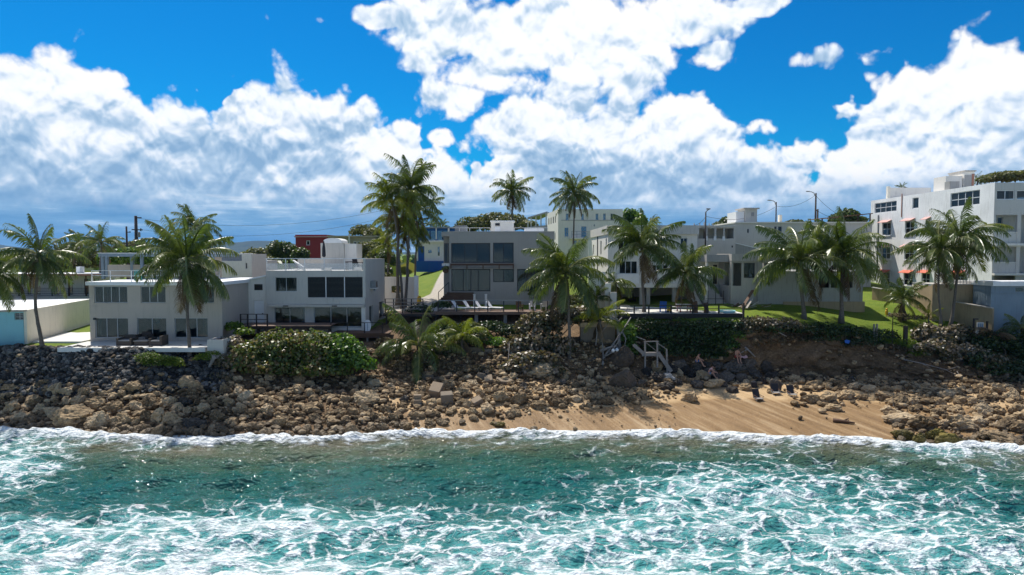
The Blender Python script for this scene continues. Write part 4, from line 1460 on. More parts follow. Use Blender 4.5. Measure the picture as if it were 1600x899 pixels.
# --- white house with the open ground floor
Y = 76.0
gz = 7.22
H5 = thing('open_ground_floor_house', 'white house raised on columns over an open ground floor behind the leaning palm', 'house', (PX(1020, Y), Y, gz))
x0, x1 = PX(950, Y), PX(1089, Y)
zt = PZ(366.5, Y)
zf = PZ(443, Y)                # upper floor edge
hu = [px_hole(1063, 1074, 372, 388, Y), px_hole(1004, 1013, 414, 424, Y), px_hole(1020, 1032, 414, 424, Y), px_hole(1036, 1044, 414, 424, Y), px_hole(968, 996, 408, 428, Y), px_hole(966, 990, 374, 392, Y)]
mb = MB()
facade(mb, F_front(Y), x0, x1, zf, zt, hu)
Fl = F_left(x0)
lw = [(Y + 5.5, Y + 6.6, PZ(398, Y), PZ(375, Y)), (Y + .9, Y + 1.9, PZ(386, Y), PZ(372, Y)), (Y + 13, Y + 14, PZ(398, Y), PZ(380, Y))]
facade(mb, Fl, Y + .22, Y + 20, gz - .5, zt, lw)
facade(mb, F_right(x1), Y + .22, Y + 20, zf, zt)
mb.box(x0 + .22, x1 - .22, Y + 19.8, Y + 20, gz, zt)
mb.build('wall', M['white'], H5)
for k, h in enumerate(hu):
    window(H5, F_front(Y), *h, cols=2 if k in (0, 2) else (3 if k > 3 else 1), frame='white_frame', glass='glass_dark')
for h in lw:
    window(H5, Fl, *h, cols=1, rows=2, frame='alu', glass='glass_dark')
MB().box(x0 - .12, x1 + .1, Y - .45, Y + 20.1, zt + .003, PZ(352.5, Y)).build('roof_parapet', M['cool_white'], H5)
MB().box(x0 - .2, x1 + .1, Y - .5, Y + 6, zf - .45, zf - .003).build('floor_slab', M['white'], H5)
MB().box(PX(964, Y), PX(998, Y), Y - .49, Y - .3, zf, PZ(428, Y)).build('balcony_parapet', M['white_clean'], H5)
mi = MB()
mi.box(x0 + .22, x1 - .22, Y + 4.5, Y + 4.6, zf, zt)
mi.box(x0 + .22, x1 - .22, Y + .22, Y + 19.7, PZ(399, Y) - .1, PZ(399, Y) + .1)
mi.build('interior', M['interior'], H5)
MB().box(x0 + .1, x1, Y + 5.8, Y + 6.0, gz - .3, zf - .46).build('ground_floor_wall', M['concrete'], H5)
for px in (1003, 1013.5, 1054, 1082):
    x = PX(px, Y)
    MB().box(x - .2, x + .2, Y - .1, Y + .3, gz - .3, zf - .453).build('column', M['concrete_light'], H5)
MB().box(PX(1058, Y), PX(1079, Y), Y + 1.2, Y + 1.35, gz - .3, zf - .453).build('partition', M['slate_wall'], H5)
MB().box(x0 - .1, x0 + .1, Y + 8.9, Y + 9.0, gz, zt).build('drain_pipe', M['dark_frame'], H5)

# terrace before it, with timber rail
Y = 66.0
zk = PZ(490, Y)
TZ = zk
DK4 = thing('seaside_terrace', 'paved terrace with dark timber rail in front of the house on columns', 'terrace', (PX(1060, Y), Y, zk))
MB().box(PX(966, Y), PX(1164, Y), Y, 75.9, zk - .35, zk).build('floor', M['paving'], DK4)
MB().box(PX(966, Y), PX(1164, Y), Y - .06, Y - .003, zk - .5, zk - .01).build('fascia', M['rail_wood'], DK4)
railing(DK4, [(PX(p, Y), Y + .1, zk + .002) for p in (968, 992, 1015, 1050, 1084, 1107, 1125, 1163)], PZ(477, Y) - zk, 2, 'rail_wood', pw=.13, rw=.06)
for px in (975, 1010, 1050, 1090, 1130, 1160):
    x = PX(px, Y)
    MB().box(x - .1, x + .1, Y + .3, Y + .5, ground(x, Y + .3) - .6, zk - .36).build('support_post', M['rail_wood'], DK4)
# white gate posts at its left end
GP = thing('gate_pillar', 'tall white stepped pillar at the end of the seaside terrace beside the small palms', 'pillar', (PX(955, 66.5), 66.5, 6))
MB().box(PX(946, 66.8), PX(955, 66.8), 66.8, 67.3, 5.2, PZ(443, 66.8)).build('rear_pier', M['white'], GP)
MB().box(PX(954, 66.2), PX(964, 66.2), 66.2, 66.7, 5.2, PZ(457, 66.2)).build('front_pier', M['cool_white'], GP)
MB().box(PX(920, 67.6), PX(946, 67.6), 67.6, 67.8, 5.2, PZ(425, 67.6)).build('wall', M['white'], GP)

# concrete stairs
Y = 72.0
STB = thing('concrete_stairs', 'wide pale concrete stairs rising from the terrace to the bare concrete porch', 'stairs', (PX(1115, Y), Y, TZ))
ns = 8
zb, ztp = TZ, PZ(447, 75.6)
for k in range(ns):
    f = k / ns
    z0_, z1_ = zb + (ztp - zb) * f, zb + (ztp - zb) * (k + 1) / ns
    xa = PX(1092 - 5 * f, Y)
    xb = PX(1141 - 13 * f, Y)
    MB().box(xa, xb, Y + .45 * k, Y + .45 * ns + .4, z0_ + .002, z1_).build('step', M['concrete_light'], STB)
for px in (1107, 1119, 1131):
    x = PX(px, Y)
    MB().box(x - .03, x + .03, Y - .1, Y - .04, TZ, TZ + 1.9).build('rail_post', M['rail_wood'], STB)
MB().box(PX(1104, Y), PX(1133, Y), Y - .11, Y - .03, TZ + 1.0, TZ + 1.05).build('rail', M['rail_wood'], STB)
MB().box(PX(1141, Y) + .01, PX(1165, Y), Y + .2, Y + 3.6, TZ - .2, PZ(447, 72)).build('side_wall', M['concrete'], STB)

# --- bare concrete house
Y = 72.0
H6 = thing('concrete_porch_house', 'bare concrete porch with square openings beside the wide stairs', 'house', (PX(1150, Y), Y, 7.3))
fa = [px_hole(1146, 1159, 411, 447, Y), px_hole(1163, 1180, 411, 434.5, Y)]
mb = MB()
facade(mb, F_front(Y), PX(1143, Y), PX(1184.5, Y), 7.0, PZ(408.3, Y), fa)
facade(mb, F_left(PX(1143, Y)), Y + .22, Y + 4.5, 7.0, PZ(408.3, Y), [(Y + .6, Y + 2.6, PZ(447, Y), PZ(411, Y))])
mb.build('porch_wall', M['concrete_light'], H6)
MB().box(PX(1142.5, Y), PX(1185, Y), Y - .2, Y + 5, PZ(408, Y), PZ(397, Y)).build('porch_roof', M['concrete_light'], H6)
window(H6, F_front(Y), *fa[1], cols=2, frame='dark_frame', glass='glass_dark')
gr = MB()
h = fa[0]
for k in range(9):
    u = h[0] + (h[1] - h[0]) * (k + .5) / 9
    gr.box(u - .02, u + .02, Y + .1, Y + .14, h[2], h[3])
gr.build('grille', M['dark_frame'], H6)
mb = MB()
facade(mb, F_front(Y + 4.5), PX(1100, Y), PX(1184, Y), 7.0, PZ(410, Y), [px_hole(1134, 1142, 415, 447, Y)])
mb.build('rear_wall', M['cream'], H6)
MB().box(PX(1134, Y), PX(1142, Y), Y + 4.75, Y + 4.8, PZ(447, Y), PZ(415, Y)).build('door', M['dark_frame'], H6)
MB().box(PX(1108, Y), PX(1142.3, Y), Y + .8, Y + 5, PZ(409.5, Y), PZ(398, Y)).build('veranda_roof', M['concrete'], H6)
MB().box(PX(1108, Y), PX(1111, Y), Y + 1, Y + 1.25, 7.0, PZ(410, Y)).build('column', M['white'], H6)
MB().box(PX(1100, Y), PX(1142.3, Y), Y + 3.6, Y + 4.45, 7.0, PZ(447, Y)).build('veranda_floor', M['concrete'], H6)

# --- balcony house above it
Y = 84.0
H7 = thing('loggia_house', 'white house with arched loggia balcony above the bare concrete porch', 'house', (PX(1118, Y), Y, 8))
ho = [px_hole(1091, 1103, 357, 373, Y), px_hole(1105, 1116, 357, 373, Y), px_hole(1119, 1130, 357, 373, Y), px_hole(1132, 1146, 357, 373, Y)]
mb = MB()
facade(mb, F_front(Y), PX(1088, Y), PX(1149, Y), 8, PZ(355, Y), ho, .25)
facade(mb, F_right(PX(1149, Y)), Y + .25, Y + 9, 8, PZ(355, Y))
facade(mb, F_left(PX(1088, Y)), Y + .25, Y + 9, 8, PZ(355, Y))
mb.build('wall', M['cool_white'], H7)
mb = MB()
facade(mb, F_front(Y + 2.6), PX(1088.5, Y), PX(1148.5, Y), PZ(374, Y), PZ(355, Y), [px_hole(1108, 1114, 360, 373, Y)])
mb.build('loggia_back_wall', M['cream'], H7)
MB().box(PX(1108, Y), PX(1114, Y), Y + 2.9, Y + 2.95, PZ(373, Y), PZ(360, Y)).build('door', M['dark_frame'], H7)
MB().box(PX(1088.4, Y), PX(1148.6, Y), Y + .3, Y + 8.9, PZ(374.5, Y) - .2, PZ(374.5, Y)).build('loggia_floor', M['concrete'], H7)
MB().box(PX(1087, Y), PX(1150, Y), Y - .15, Y + 9.1, PZ(355, Y) + .003, PZ(352.5, Y)).build('roof', M['cool_white'], H7)
for px in (1103.5, 1117, 1130.5):
    MB().box(PX(px, Y) - .16, PX(px, Y) + .16, Y - .04, Y - .003, PZ(376, Y), PZ(369.5, Y)).build('baluster_post', M['white_clean'], H7)
for px in (1091, 1100, 1107, 1115, 1121):
    MB().box(PX(px, Y) - .05, PX(px, Y) + .05, Y + 2, Y + 2.1, PZ(352.4, Y), PZ(346 + (px % 3), Y)).build('rebar_stub', M['concrete'], H7)
MB().box(PX(1143, Y), PX(1145, Y), Y - .02, Y - .003, PZ(387, Y), PZ(384, Y)).build('vent', M['dark_frame'], H7)

# --- white complex with stair tower
Y = 92.0
H8 = thing('tower_house', 'long white building with a small square stair tower on its roof', 'building', (PX(1240, Y), Y, 8.5))
hs = [px_hole(1167, 1169.5, 358, 364, Y), px_hole(1209, 1213, 354, 366, Y), px_hole(1215, 1221, 354, 366, Y), px_hole(1267, 1272, 354, 364, Y), px_hole(1275, 1281, 354, 364, Y), px_hole(1288, 1296, 354, 364, Y), px_hole(1310, 1320, 354, 364, Y)]
body(H8, PX(1148, Y), PX(1362, Y), Y, Y + 10, 8, PZ(349, Y), 'cool_white', hs, parapet=0.0)
for k, h in enumerate(hs):
    window(H8, F_front(Y), *h, cols=1 if k < 3 else 2, frame='metal_grey' if k else 'dark_frame', glass='glass_dark')
MB().box(PX(1147, Y), PX(1363, Y), Y - .25, Y + 10.2, PZ(349, Y) + .003, PZ(347, Y)).build('roof_edge', M['white'], H8)
MB().box(PX(1263, Y), PX(1362, Y), Y - 1.6, Y - .003, PZ(371, Y), PZ(367, Y)).build('balcony_floor', M['white'], H8)
MB().box(PX(1163, 93), PX(1182, 93), 93, 96, PZ(347, Y) + .003, PZ(327, 93)).build('stair_tower', M['cool_white'], H8)
MB().box(PX(1160, 93), PX(1184.5, 93), 92.7, 96.3, PZ(327, 93) + .003, PZ(325, 93)).build('tower_cap', M['concrete_light'], H8)
MB().box(PX(1150, 93), PX(1162.7, 93), 93.2, 97, PZ(347, Y) + .003, PZ(331, 93)).build('stair_tower', M['white_clean'], H8)
MB().box(PX(1173, 93), PX(1177, 93), 92.95, 92.997, PZ(338, 93), PZ(332, 93)).build('vent', M['concrete'], H8)
MB().box(PX(1217, 94), PX(1221, 94), 94, 94.6, PZ(347, Y) + .003, PZ(336, 94)).build('chimney', M['cream'], H8)
# sloping stair parapet
a, c = (PX(1148, 88), PZ(380.5, 88)), (PX(1192, 88), PZ(391, 88))
mb = MB()
for yy in (88, 88.25):
    mb.face([(a[0], yy, 8.5), (c[0], yy, 8.5), (c[0], yy, c[1]), (a[0], yy, a[1])])
mb.face([(a[0], 88, a[1]), (c[0], 88, c[1]), (c[0], 88.25, c[1]), (a[0], 88.25, a[1])])
mb.build('stair_parapet', M['concrete'], H8)
mb = MB()
mb.bar((a[0], 88.12, a[1] + .06), (c[0], 88.12, c[1] + .06), .34, .11)
mb.build('stair_coping', M['white_clean'], H8)

# dark corrugated lean-to roof behind the utility pole
LT = thing('lean_to', 'dark sheet-metal shelter roof beside the weathered apartment block', 'shelter', (PX(1330, 97), 97, 10))
mb = MB()
mb.box(PX(1277, 97), PX(1357, 97), 96, 100, 0, .12, fn=lambda x, y, z: (x, y, z + PZ(343, 97) + (x - PX(1277, 97)) * .10))
mb.build('roof_sheet', M['brown_wood'], LT)
for px in (1280, 1305, 1335, 1354):
    x = PX(px, 97)
    MB().box(x - .07, x + .07, 96.2, 96.34, 9, PZ(343, 97) + (x - PX(1277, 97)) * .10 - .003).build('post', M['rail_wood'], LT)

# --- long concrete building on the lawn
Y = 71.5
H9 = thing('concrete_ruin', 'long low unfinished concrete building along the back of the lawn', 'building', (PX(1265, Y), Y, 7.6))
h1 = [px_hole(1190, 1213, 411, 436, Y)]
mb = MB()
facade(mb, F_front(Y), PX(1185.5, Y), PX(1228, Y), 6.9, PZ(399, Y), h1)
mb.box(PX(1228, Y) - .22, PX(1228, Y), Y + .22, Y + 6, 6.9, PZ(399, Y))
h2 = [px_hole(1281, 1334, 431, 450, Y)]
facade(mb, F_front(Y + .02), PX(1228, Y) + .003, PZ and PX(1350, Y), 6.9, PZ(424, Y), h2)
mb.box(PX(1350, Y) - .22, PX(1350, Y), Y + .24, Y + 8, 6.9, PZ(424, Y))
mb.build('wall', M['concrete'], H9)
MB().box(PX(1185.5, Y), PX(1228, Y) - .23, Y + .23, Y + 6, PZ(399, Y) - .25, PZ(399, Y) - .01).build('roof', M['concrete'], H9)
MB().box(PX(1228, Y) + .01, PX(1350, Y) - .23, Y + .25, Y + 8, PZ(424, Y) - .25, PZ(424, Y) - .01).build('roof', M['concrete'], H9)
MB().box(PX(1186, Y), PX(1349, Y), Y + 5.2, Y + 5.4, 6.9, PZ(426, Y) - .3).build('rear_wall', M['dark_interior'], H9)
for h in h1 + h2:
    for k in range(1, 3 if h is h2[0] else 2):
        u = h[0] + (h[1] - h[0]) * k / (3 if h is h2[0] else 2)
        MB().box(u - .08, u + .08, Y + .05, Y + .2, h[2], h[3]).build('mullion', M['concrete'], H9)
MB().box(PX(1225, Y), PX(1352, Y), Y - .18, Y - .004, 6.9, PZ(471.5, Y)).build('plinth', M['tan_wall'], H9)

# --- weathered apartment block, right
XN, YN, YF = 52.0, 74.0, 99.4
H10 = thing('apartment_block', 'weathered white four-storey apartment block with pink and orange window awnings', 'building', (XN, YN, 7))


def yn(px):
    return XN * FPX / (px - 800.0) * 1.0015


def nhole(px0, px1, py0, py1):
    ya, yb = yn(px1), yn(px0)
    ym = (ya + yb) / 2
    return (ya, yb, PZ(py1, ym), PZ(py0, ym))


zt = PZ(285.5, YN)
wins = [((1365, 1399, 316, 332), 4, 2, None), ((1423.5, 1433, 309, 326), 1, 1, None), ((1482.5, 1528, 299.5, 322), 4, 2, None),
        ((1377.5, 1391, 348.5, 368), 2, 2, 'pink_metal'), ((1413, 1427.5, 346, 367), 2, 2, 'pink_metal'), ((1445, 1452, 344, 357), 1, 2, 'pink_metal'),
        ((1377.5, 1391, 387, 405), 2, 2, 'pink_metal'), ((1413, 1427.5, 386.5, 406), 2, 2, 'pink_metal'), ((1446, 1453, 386, 399), 1, 2, 'pink_metal'),
        ((1377.5, 1391, 426, 445), 2, 2, 'orange_metal'), ((1413, 1427.5, 427, 446), 2, 2, 'orange_metal'), ((1441, 1454, 427, 446), 2, 2, 'orange_metal'), ((1494, 1508, 428, 448), 2, 2, 'orange_metal')]
nh = [nhole(*w[0]) for w in wins]
mb = MB()
Fl = F_left(XN)
facade(mb, Fl, YN, YF, 6.5, zt, nh, .25)
mb.build('side_wall', M['stained_white'], H10)
for (r, c, w_, aw), h in zip(wins, nh):
    window(H10, Fl, *h, cols=c, rows=w_, frame='white_frame', glass='glass_dark', fw=.07)
    if aw:
        ea = .18
        z_ = h[3] + .12
        q = [(XN - .003, h[0] - ea, z_ + .28), (XN - .003, h[1] + ea, z_ + .28), (XN - .68, h[1] + ea, z_ - .05), (XN - .68, h[0] - ea, z_ - .05)]
        mb = MB()
        mb.face(q).face([(p[0], p[1], p[2] - .05) for p in q])
        for i in range(4):
            a, c2 = q[i], q[(i + 1) % 4]
            mb.face([a, c2, (c2[0], c2[1], c2[2] - .05), (a[0], a[1], a[2] - .05)])
        mb.build('awning', M[aw], H10)
        MB().box(XN - .14, XN - .003, h[0] - .1, h[1] + .1, h[2] - .13, h[2] - .02).build('sill', M['stained_white'], H10)
# front with balconies
bx0 = XN
bx1 = PX(1760, YN)
zl = [PZ(473, YN), PZ(427.5, YN), PZ(381, YN), PZ(331, YN), zt]
fh = []
for k in range(1, 3):
    fh.append((PX(1553, YN), PX(1588, YN), zl[k] + .02, zl[k + 1] - .35))
    fh.append((PX(1594, YN), PX(1640, YN), zl[k] + .02, zl[k + 1] - .35))
fh.append((PX(1554, YN), PX(1582.5, YN), PZ(312, YN), PZ(297.5, YN)))
fh.append((PX(1586, YN), PX(1625, YN), PZ(312, YN), PZ(297.5, YN)))
fh.append(px_hole(1553, 1588, 431, 470, YN))
mb = MB()
facade(mb, F_front(YN), bx0 + .255, bx1, 6.5, zt, fh, .25)
mb.box(bx0, bx0 + .252, YN - .02, YN - .001, 6.5, zt)
mb.build('front_wall', M['cool_white'], H10)
mb = MB()
facade(mb, F_front(YN + 2.2), bx0 + .26, bx1, 6.5, PZ(320, YN), [px_hole(1562, 1570, 340, 363, YN), px_hole(1580, 1588, 338, 366, YN), px_hole(1556, 1574, 388, 412, YN), px_hole(1556, 1574, 433, 455, YN)])
mb.build('balcony_back_wall', M['cool_white'], H10)
for r in ((1562, 1570, 340, 363), (1580, 1588, 338, 366), (1556, 1574, 388, 412), (1556, 1574, 433, 455)):
    window(H10, F_front(YN + 2.2), *px_hole(*r, YN), cols=2 if r[1] - r[0] > 10 else 1, frame='white_frame', glass='glass_dark', name='balcony_door')
for h in fh[-3:-1]:
    window(H10, F_front(YN), *h, cols=2, frame='white_frame', glass='glass_dark', fw=.07)
for k in (1, 2):
    MB().box(bx0 - .02, bx1, YN - .45, YN - .022, zl[k] - .2, zl[k] + .02).build('balcony_slab', M['white'], H10)
    MB().box(bx0 + .3, bx1, YN + .252, YN + 2.19, zl[k] - .2, zl[k]).build('balcony_floor', M['concrete'], H10)
    MB().box(PX(1553, YN), PX(1588, YN), YN + .04, YN + .12, zl[k] + .025, PZ([0, 410.5, 363.5][k], YN)).build('balcony_parapet', M['cool_white'], H10)
    MB().box(PX(1553, YN), PX(1588, YN), YN + .01, YN + .14, PZ([0, 410.5, 363.5][k], YN) + .002, PZ([0, 410.5, 363.5][k], YN) + .06).build('rail', M['white'], H10)
MB().box(bx0 + .25, bx1, YN + .25, YF, zt - .3, zt - .05).build('roof', M['roof_white'], H10)
MB().box(bx0 + .003, bx1, YF - .25, YF - .002, 6.5, zt).build('rear_wall', M['stained_white'], H10)
mb = MB()
mb.box(bx0 + 3.5, bx0 + 3.7, YN + 3, YF - 1, 6.5, zt - .35)
mb.build('interior', M['interior'], H10)
# on its roof
YR = 84.0
MB().box(PX(1503, YR), PX(1519, YR), YR, YR + 3, zt - .05, PZ(268.5, YR)).build('stair_tower', M['white'], H10)
MB().box(PX(1502, YR), PX(1520, YR), YR - .2, YR + 3.1, PZ(268.5, YR) + .003, PZ(266.5, YR)).build('tower_cap', M['concrete_light'], H10)
MB().box(PX(1503.5, YR), PX(1514, YR), YR - .06, YR - .003, zt, PZ(274, YR)).build('tower_door', M['concrete'], H10)
MB().box(PX(1514.5, YR), PX(1518, YR), YR - .06, YR - .003, zt, PZ(272, YR)).build('tower_door', M['terracotta'], H10)
MB().box(PX(1476, YR), PX(1502, YR) - .01, YR + .2, YR + 2.6, zt - .05, PZ(275, YR)).build('stair_room', M['white'], H10)
MB().box(PX(1481, 82), PX(1496, 82), 82, 83, zt - .04, PZ(283.5, 82)).build('air_conditioner', M['concrete'], H10)
MB().box(PX(1386, 97), PX(1452, 97), 97, 97.25, zt - .04, PZ(293.5, 97)).build('roof_parapet', M['white'], H10)
MB().box(PX(1384, 97), PX(1388, 97), 96.9, 97.3, zt - .04, PZ(291.5, 97)).build('pier', M['cream'], H10)
MB().box(XN - .09, XN - .003, yn(1371.5) - .1, yn(1371.5) + .1, PZ(420, 97), PZ(336, 97)).build('drain_pipe', M['metal_grey'], H10)
MB().box(XN - .09, XN - .003, yn(1407.5) - .05, yn(1407.5) + .05, PZ(340, 92), PZ(303.5, 92)).build('drain_pipe', M['terracotta'], H10)

# --- walls at right
wa, wb_ = Vector((41.2, 78.0)), Vector((46.3, 65.6))
GW = thing('garden_wall', 'stained tan concrete garden wall sloping down beside the lawn', 'wall', (44, 71, 6))
mb = MB()
d = (wb_ - wa)
L = d.length
d.normalize()
nv = Vector((d.y, -d.x))
nseg = 4
za, zb = PZ(450, 78), PZ(482, 66)
for k in range(nseg):
    f0, f1 = k / nseg, (k + 1) / nseg
    p0, p1 = wa + d * L * f0, wa + d * L * f1
    h0, h1 = za + (zb - za) * f0, za + (zb - za) * f1
    mb = MB()
    q = [(p0.x, p0.y), (p1.x, p1.y), (p1.x - nv.x * .25, p1.y - nv.y * .25), (p0.x - nv.x * .25, p0.y - nv.y * .25)]
    hh = [h0, h1, h1, h0]
    lo = [(a[0], a[1], 4.2) for a in q]
    hi_ = [(a[0], a[1], z) for a, z in zip(q, hh)]
    mb.face(lo).face(hi_)
    for i in range(4):
        j = (i + 1) % 4
        mb.face([lo[i], lo[j], hi_[j], hi_[i]])
    mb.build('wall_panel', M['tan_wall'], GW)
mb = MB()
mb.bar((wa.x, wa.y, za + .05), (wb_.x, wb_.y, zb + .05), .34, .09)
mb.build('coping', M['concrete_light'], GW)
Y = 69.0
UB = thing('utility_block', 'tan concrete utility block standing behind the sloping garden wall', 'outbuilding', (PX(1508, Y), Y, 7))
mb = MB()
facade(mb, F_front(Y), PX(1459, Y), PX(1556, Y), 5.5, PZ(445, Y), ())
mb.box(PX(1459, Y), PX(1459, Y) + .22, Y + .22, Y + 3.6, 5.5, PZ(447, Y))
mb.build('wall', M['tan_wall'], UB)
MB().box(PX(1520, Y), PX(1557, Y), Y - .1, Y + 3.6, PZ(445, Y) + .003, PZ(440, Y)).build('roof', M['concrete'], UB)
MB().box(PX(1459, Y) + .01, PX(1519.5, Y), Y + .01, Y + 3.6, PZ(445, Y) + .003, PZ(444, Y)).build('roof', M['concrete_light'], UB)
mb = MB()
for k in range(9):
    x = PX(1478 + k * 5, Y)
    mb.box(x - .02, x + .02, Y + .1, Y + .14, PZ(444, Y) + .003, PZ(434, Y))
mb.box(PX(1478, Y), PX(1519, Y), Y + .1, Y + .14, PZ(434, Y), PZ(433, Y))
mb.build('roof_rail', M['metal_grey'], UB)
Y = 66.0
SW = thing('slate_outbuilding', 'slate-blue concrete outbuilding with a white roof slab at the plot corner', 'outbuilding', (PX(1600, Y), Y, 5.5))
mb = MB()
facade(mb, F_front(Y), PX(1551, Y), PX(1720, Y), 4.2, PZ(447, Y), [px_hole(1589, 1640, 448.5, 457, Y)])
facade(mb, F_left(PX(1551, Y)), Y + .22, Y + 2.6, 4.2, PZ(447, Y))
mb.build('wall', M['slate_wall'], SW)
window(SW, F_front(Y), *px_hole(1589, 1640, 448.5, 457, Y), cols=4, frame='metal_grey', glass='glass_dark')
MB().box(PX(1550, Y), PX(1720, Y), Y - .3, Y + 2.8, PZ(447, Y) + .003, PZ(440, Y)).build('roof_slab', M['roof_white'], SW)
MB().box(PX(1553, Y), PX(1720, Y), Y - .06, Y - .003, PZ(459, Y), PZ(457.6, Y)).build('string_course', M['slate_wall'], SW)

# --- turquoise bungalow at far left
C0 = P(43, 538, 59)
H11 = thing('turquoise_bungalow', 'turquoise bungalow with white flat roof and a long cream side wall', 'house', (C0.x, C0.y, 5.2), rotz=R(13))
cA, sA = math.cos(R(13)), math.sin(R(13))


def loc2w(x, y, z):
    return (C0.x + x * cA - y * sA, C0.y + x * sA + y * cA, z)


zr = 8.13
FB = lambda u, v, w: loc2w(u, w, v)
FS = lambda u, v, w: loc2w(-w, u, v)
mb = MB()
hb = [(-4.2, -2.05, PZ(508, 59), PZ(488, 59)), (-.92, -.18, PZ(500, 59), PZ(489, 59))]
facade(mb, FB, -14, -.25, 4.6, zr - .1, hb)
mb.build('front_wall', M['turquoise'], H11)
window(H11, FB, *hb[0], cols=2, rows=6, frame='alu', glass='glass_dark', fw=.04)
window(H11, FB, *hb[1], cols=2, rows=4, frame='alu', glass='glass_dark', fw=.04)
mb = MB()
facade(mb, FS, 0, 15.5, 4.6, zr)
mb.build('side_wall', M['cream'], H11)
mb = MB()
mb.box(-14, -.23, .12, 15.5, zr - .16, zr - .02, fn=loc2w)
mb.build('roof', M['roof_white'], H11)
mb = MB()
mb.box(-1.9, .05, -.55, -.003, zr - .1, zr + .05, fn=loc2w)
mb.build('window_canopy', M['concrete_light'], H11)
mb = MB()
mb.box(-14, -.25, 3.8, 3.9, 4.6, zr - .17, fn=loc2w)
mb.build('interior', M['interior'], H11)

# --- long two-storey lodging behind it
Y = 92.0
H12 = thing('lodging', 'long two-storey lodging with terracotta-edged roof and front gallery', 'building', (PX(60, Y), Y, 6))
zf = PZ(463, Y)
zt = PZ(431, Y)
mb = MB()
dh = [px_hole(p, p + w_, 436, 461, Y + 1) for p, w_ in ((-40, 8), (-20, 10), (34, 6), (48, 7), (75, 9), (100, 6), (124, 10), (140, 8))]
facade(mb, F_front(Y + 1.8), PX(-90, Y), PX(165, Y), zf, zt, dh)
mb.box(PX(-90, Y), PX(165, Y), Y, Y + .25, 5.5, PZ(466, Y))
mb.build('wall', M['cool_white'], H12)
for k, h in enumerate(dh):
    window(H12, F_front(Y + 1.8), *h, cols=1 if k % 2 else 2, frame='dark_frame', glass='glass_dark', name='gallery_door')
MB().box(PX(-90, Y), PX(165, Y), Y + .003, Y + 9, PZ(466, Y) + .003, zf - .003).build('gallery_floor', M['concrete'], H12)
MB().box(PX(-90, Y), PX(166, Y), Y - .4, Y + 9, zt + .003, PZ(428.5, Y)).build('roof', M['roof_white'], H12)
MB().box(PX(-90, Y), PX(166, Y), Y - .5, Y - .403, zt - .02, PZ(428, Y)).build('roof_edge', M['terracotta'], H12)
railing(H12, [(PX(p, Y), Y + .15, zf) for p in (-60, -35, -8, 26, 52, 78, 104, 131, 160)], PZ(450.5, Y) - zf, 4, 'rail_wood', pw=.12, rw=.05)
for p in (-60, -20, 8, 52, 104, 131):
    MB().box(PX(p, Y) - .07, PX(p, Y) + .07, Y + .2, Y + .34, zf, zt).build('post', M['brown_wood'], H12)
MB().box(PX(118, 96), PX(124, 96), 96, 97, PZ(428.5, Y), PZ(417, 96)).build('roof_tank', M['white_clean'], H12)
mb = MB()
mb.box(PX(18, Y), PX(25, Y), Y - .03, Y - .003, PZ(472, Y), PZ(470, Y))
mb.build('vent', M['dark_frame'], H12)

# --- red, tan and blue houses on the rise
Y = 125.0
H13 = thing('red_house', 'dark red house with white-framed window on the rise behind the roof deck', 'house', (PX(486, Y), Y, 11))
hr = [px_hole(478.5, 484.5, 376, 383.5, Y)]
body(H13, PX(462, Y), PX(511, Y), Y, Y + 8, 8, PZ(371, Y), 'red', hr)
window(H13, F_front(Y), *hr[0], cols=1, frame='white_frame', glass='glass_dark', fw=.12)
MB().box(PX(461, Y), PX(511.5, Y), Y - .5, Y + 8.2, PZ(371, Y) + .003, PZ(369.5, Y)).build('eaves', M['pink_metal'], H13)
MB().box(PX(462, Y), PX(511, Y), Y - .2, Y + 8, PZ(369.5, Y) + .003, PZ(367, Y)).build('parapet', M['red'], H13)
Y = 118.0
H14 = thing('tan_house', 'tan flat-roofed house with white windows beside the dark red house', 'house', (PX(550, Y), Y, 11))
hr = [px_hole(552.5, 557, 377, 387, Y), px_hole(558.5, 562.5, 377, 387, Y), px_hole(570, 576, 377, 386, Y)]
body(H14, PX(513, Y), PX(590, Y), Y, Y + 9, 8, PZ(371, Y), 'tan', hr)
for h in hr:
    window(H14, F_front(Y), *h, frame='white_frame', glass='glass_dark', fw=.1)
MB().box(PX(512, Y), PX(591, Y), Y - .4, Y + 9.2, PZ(371, Y) + .003, PZ(368.5, Y)).build('eaves', M['tan'], H14)
MB().box(PX(547, Y) - .12, PX(547, Y) + .12, Y - .6, Y - .41, 9, PZ(366, Y)).build('vent_pipe', M['cream'], H14)
Y = 114.0
H15 = thing('blue_house', 'royal blue and white house with a blue door on the grassy rise', 'house', (PX(678, Y), Y, 11))
hb = [px_hole(665, 680.5, 360.5, 376, Y), px_hole(683, 702, 360.5, 376, Y), px_hole(669, 674.5, 391, 395.5, Y), px_hole(684, 687, 386, 400, Y)]
hd = px_hole(653, 663, 385, 408, Y)
mb = MB()
facade(mb, F_front(Y), PX(651, Y), PX(716, Y), PZ(408, Y), PZ(377, Y), hb[2:] + [hd])
facade(mb, F_left(PX(651, Y)), Y + .22, Y + 9, 10, PZ(377, Y))
mb.build('wall', M['white'], H15)
mb = MB()
facade(mb, F_front(Y + .1), PX(651, Y), PX(716, Y), PZ(377, Y) + .003, PZ(357, Y), hb[:2])
facade(mb, F_left(PX(651, Y)), Y + .33, Y + 9, PZ(377, Y) + .003, PZ(357, Y))
mb.build('upper_wall', M['royal_blue'], H15)
for h in hb[:2]:
    window(H15, F_front(Y + .1), *h, cols=2, frame='royal_blue', glass='glass_dark')
for h in hb[2:]:
    window(H15, F_front(Y), *h, cols=1, frame='dark_frame', glass='glass_dark')
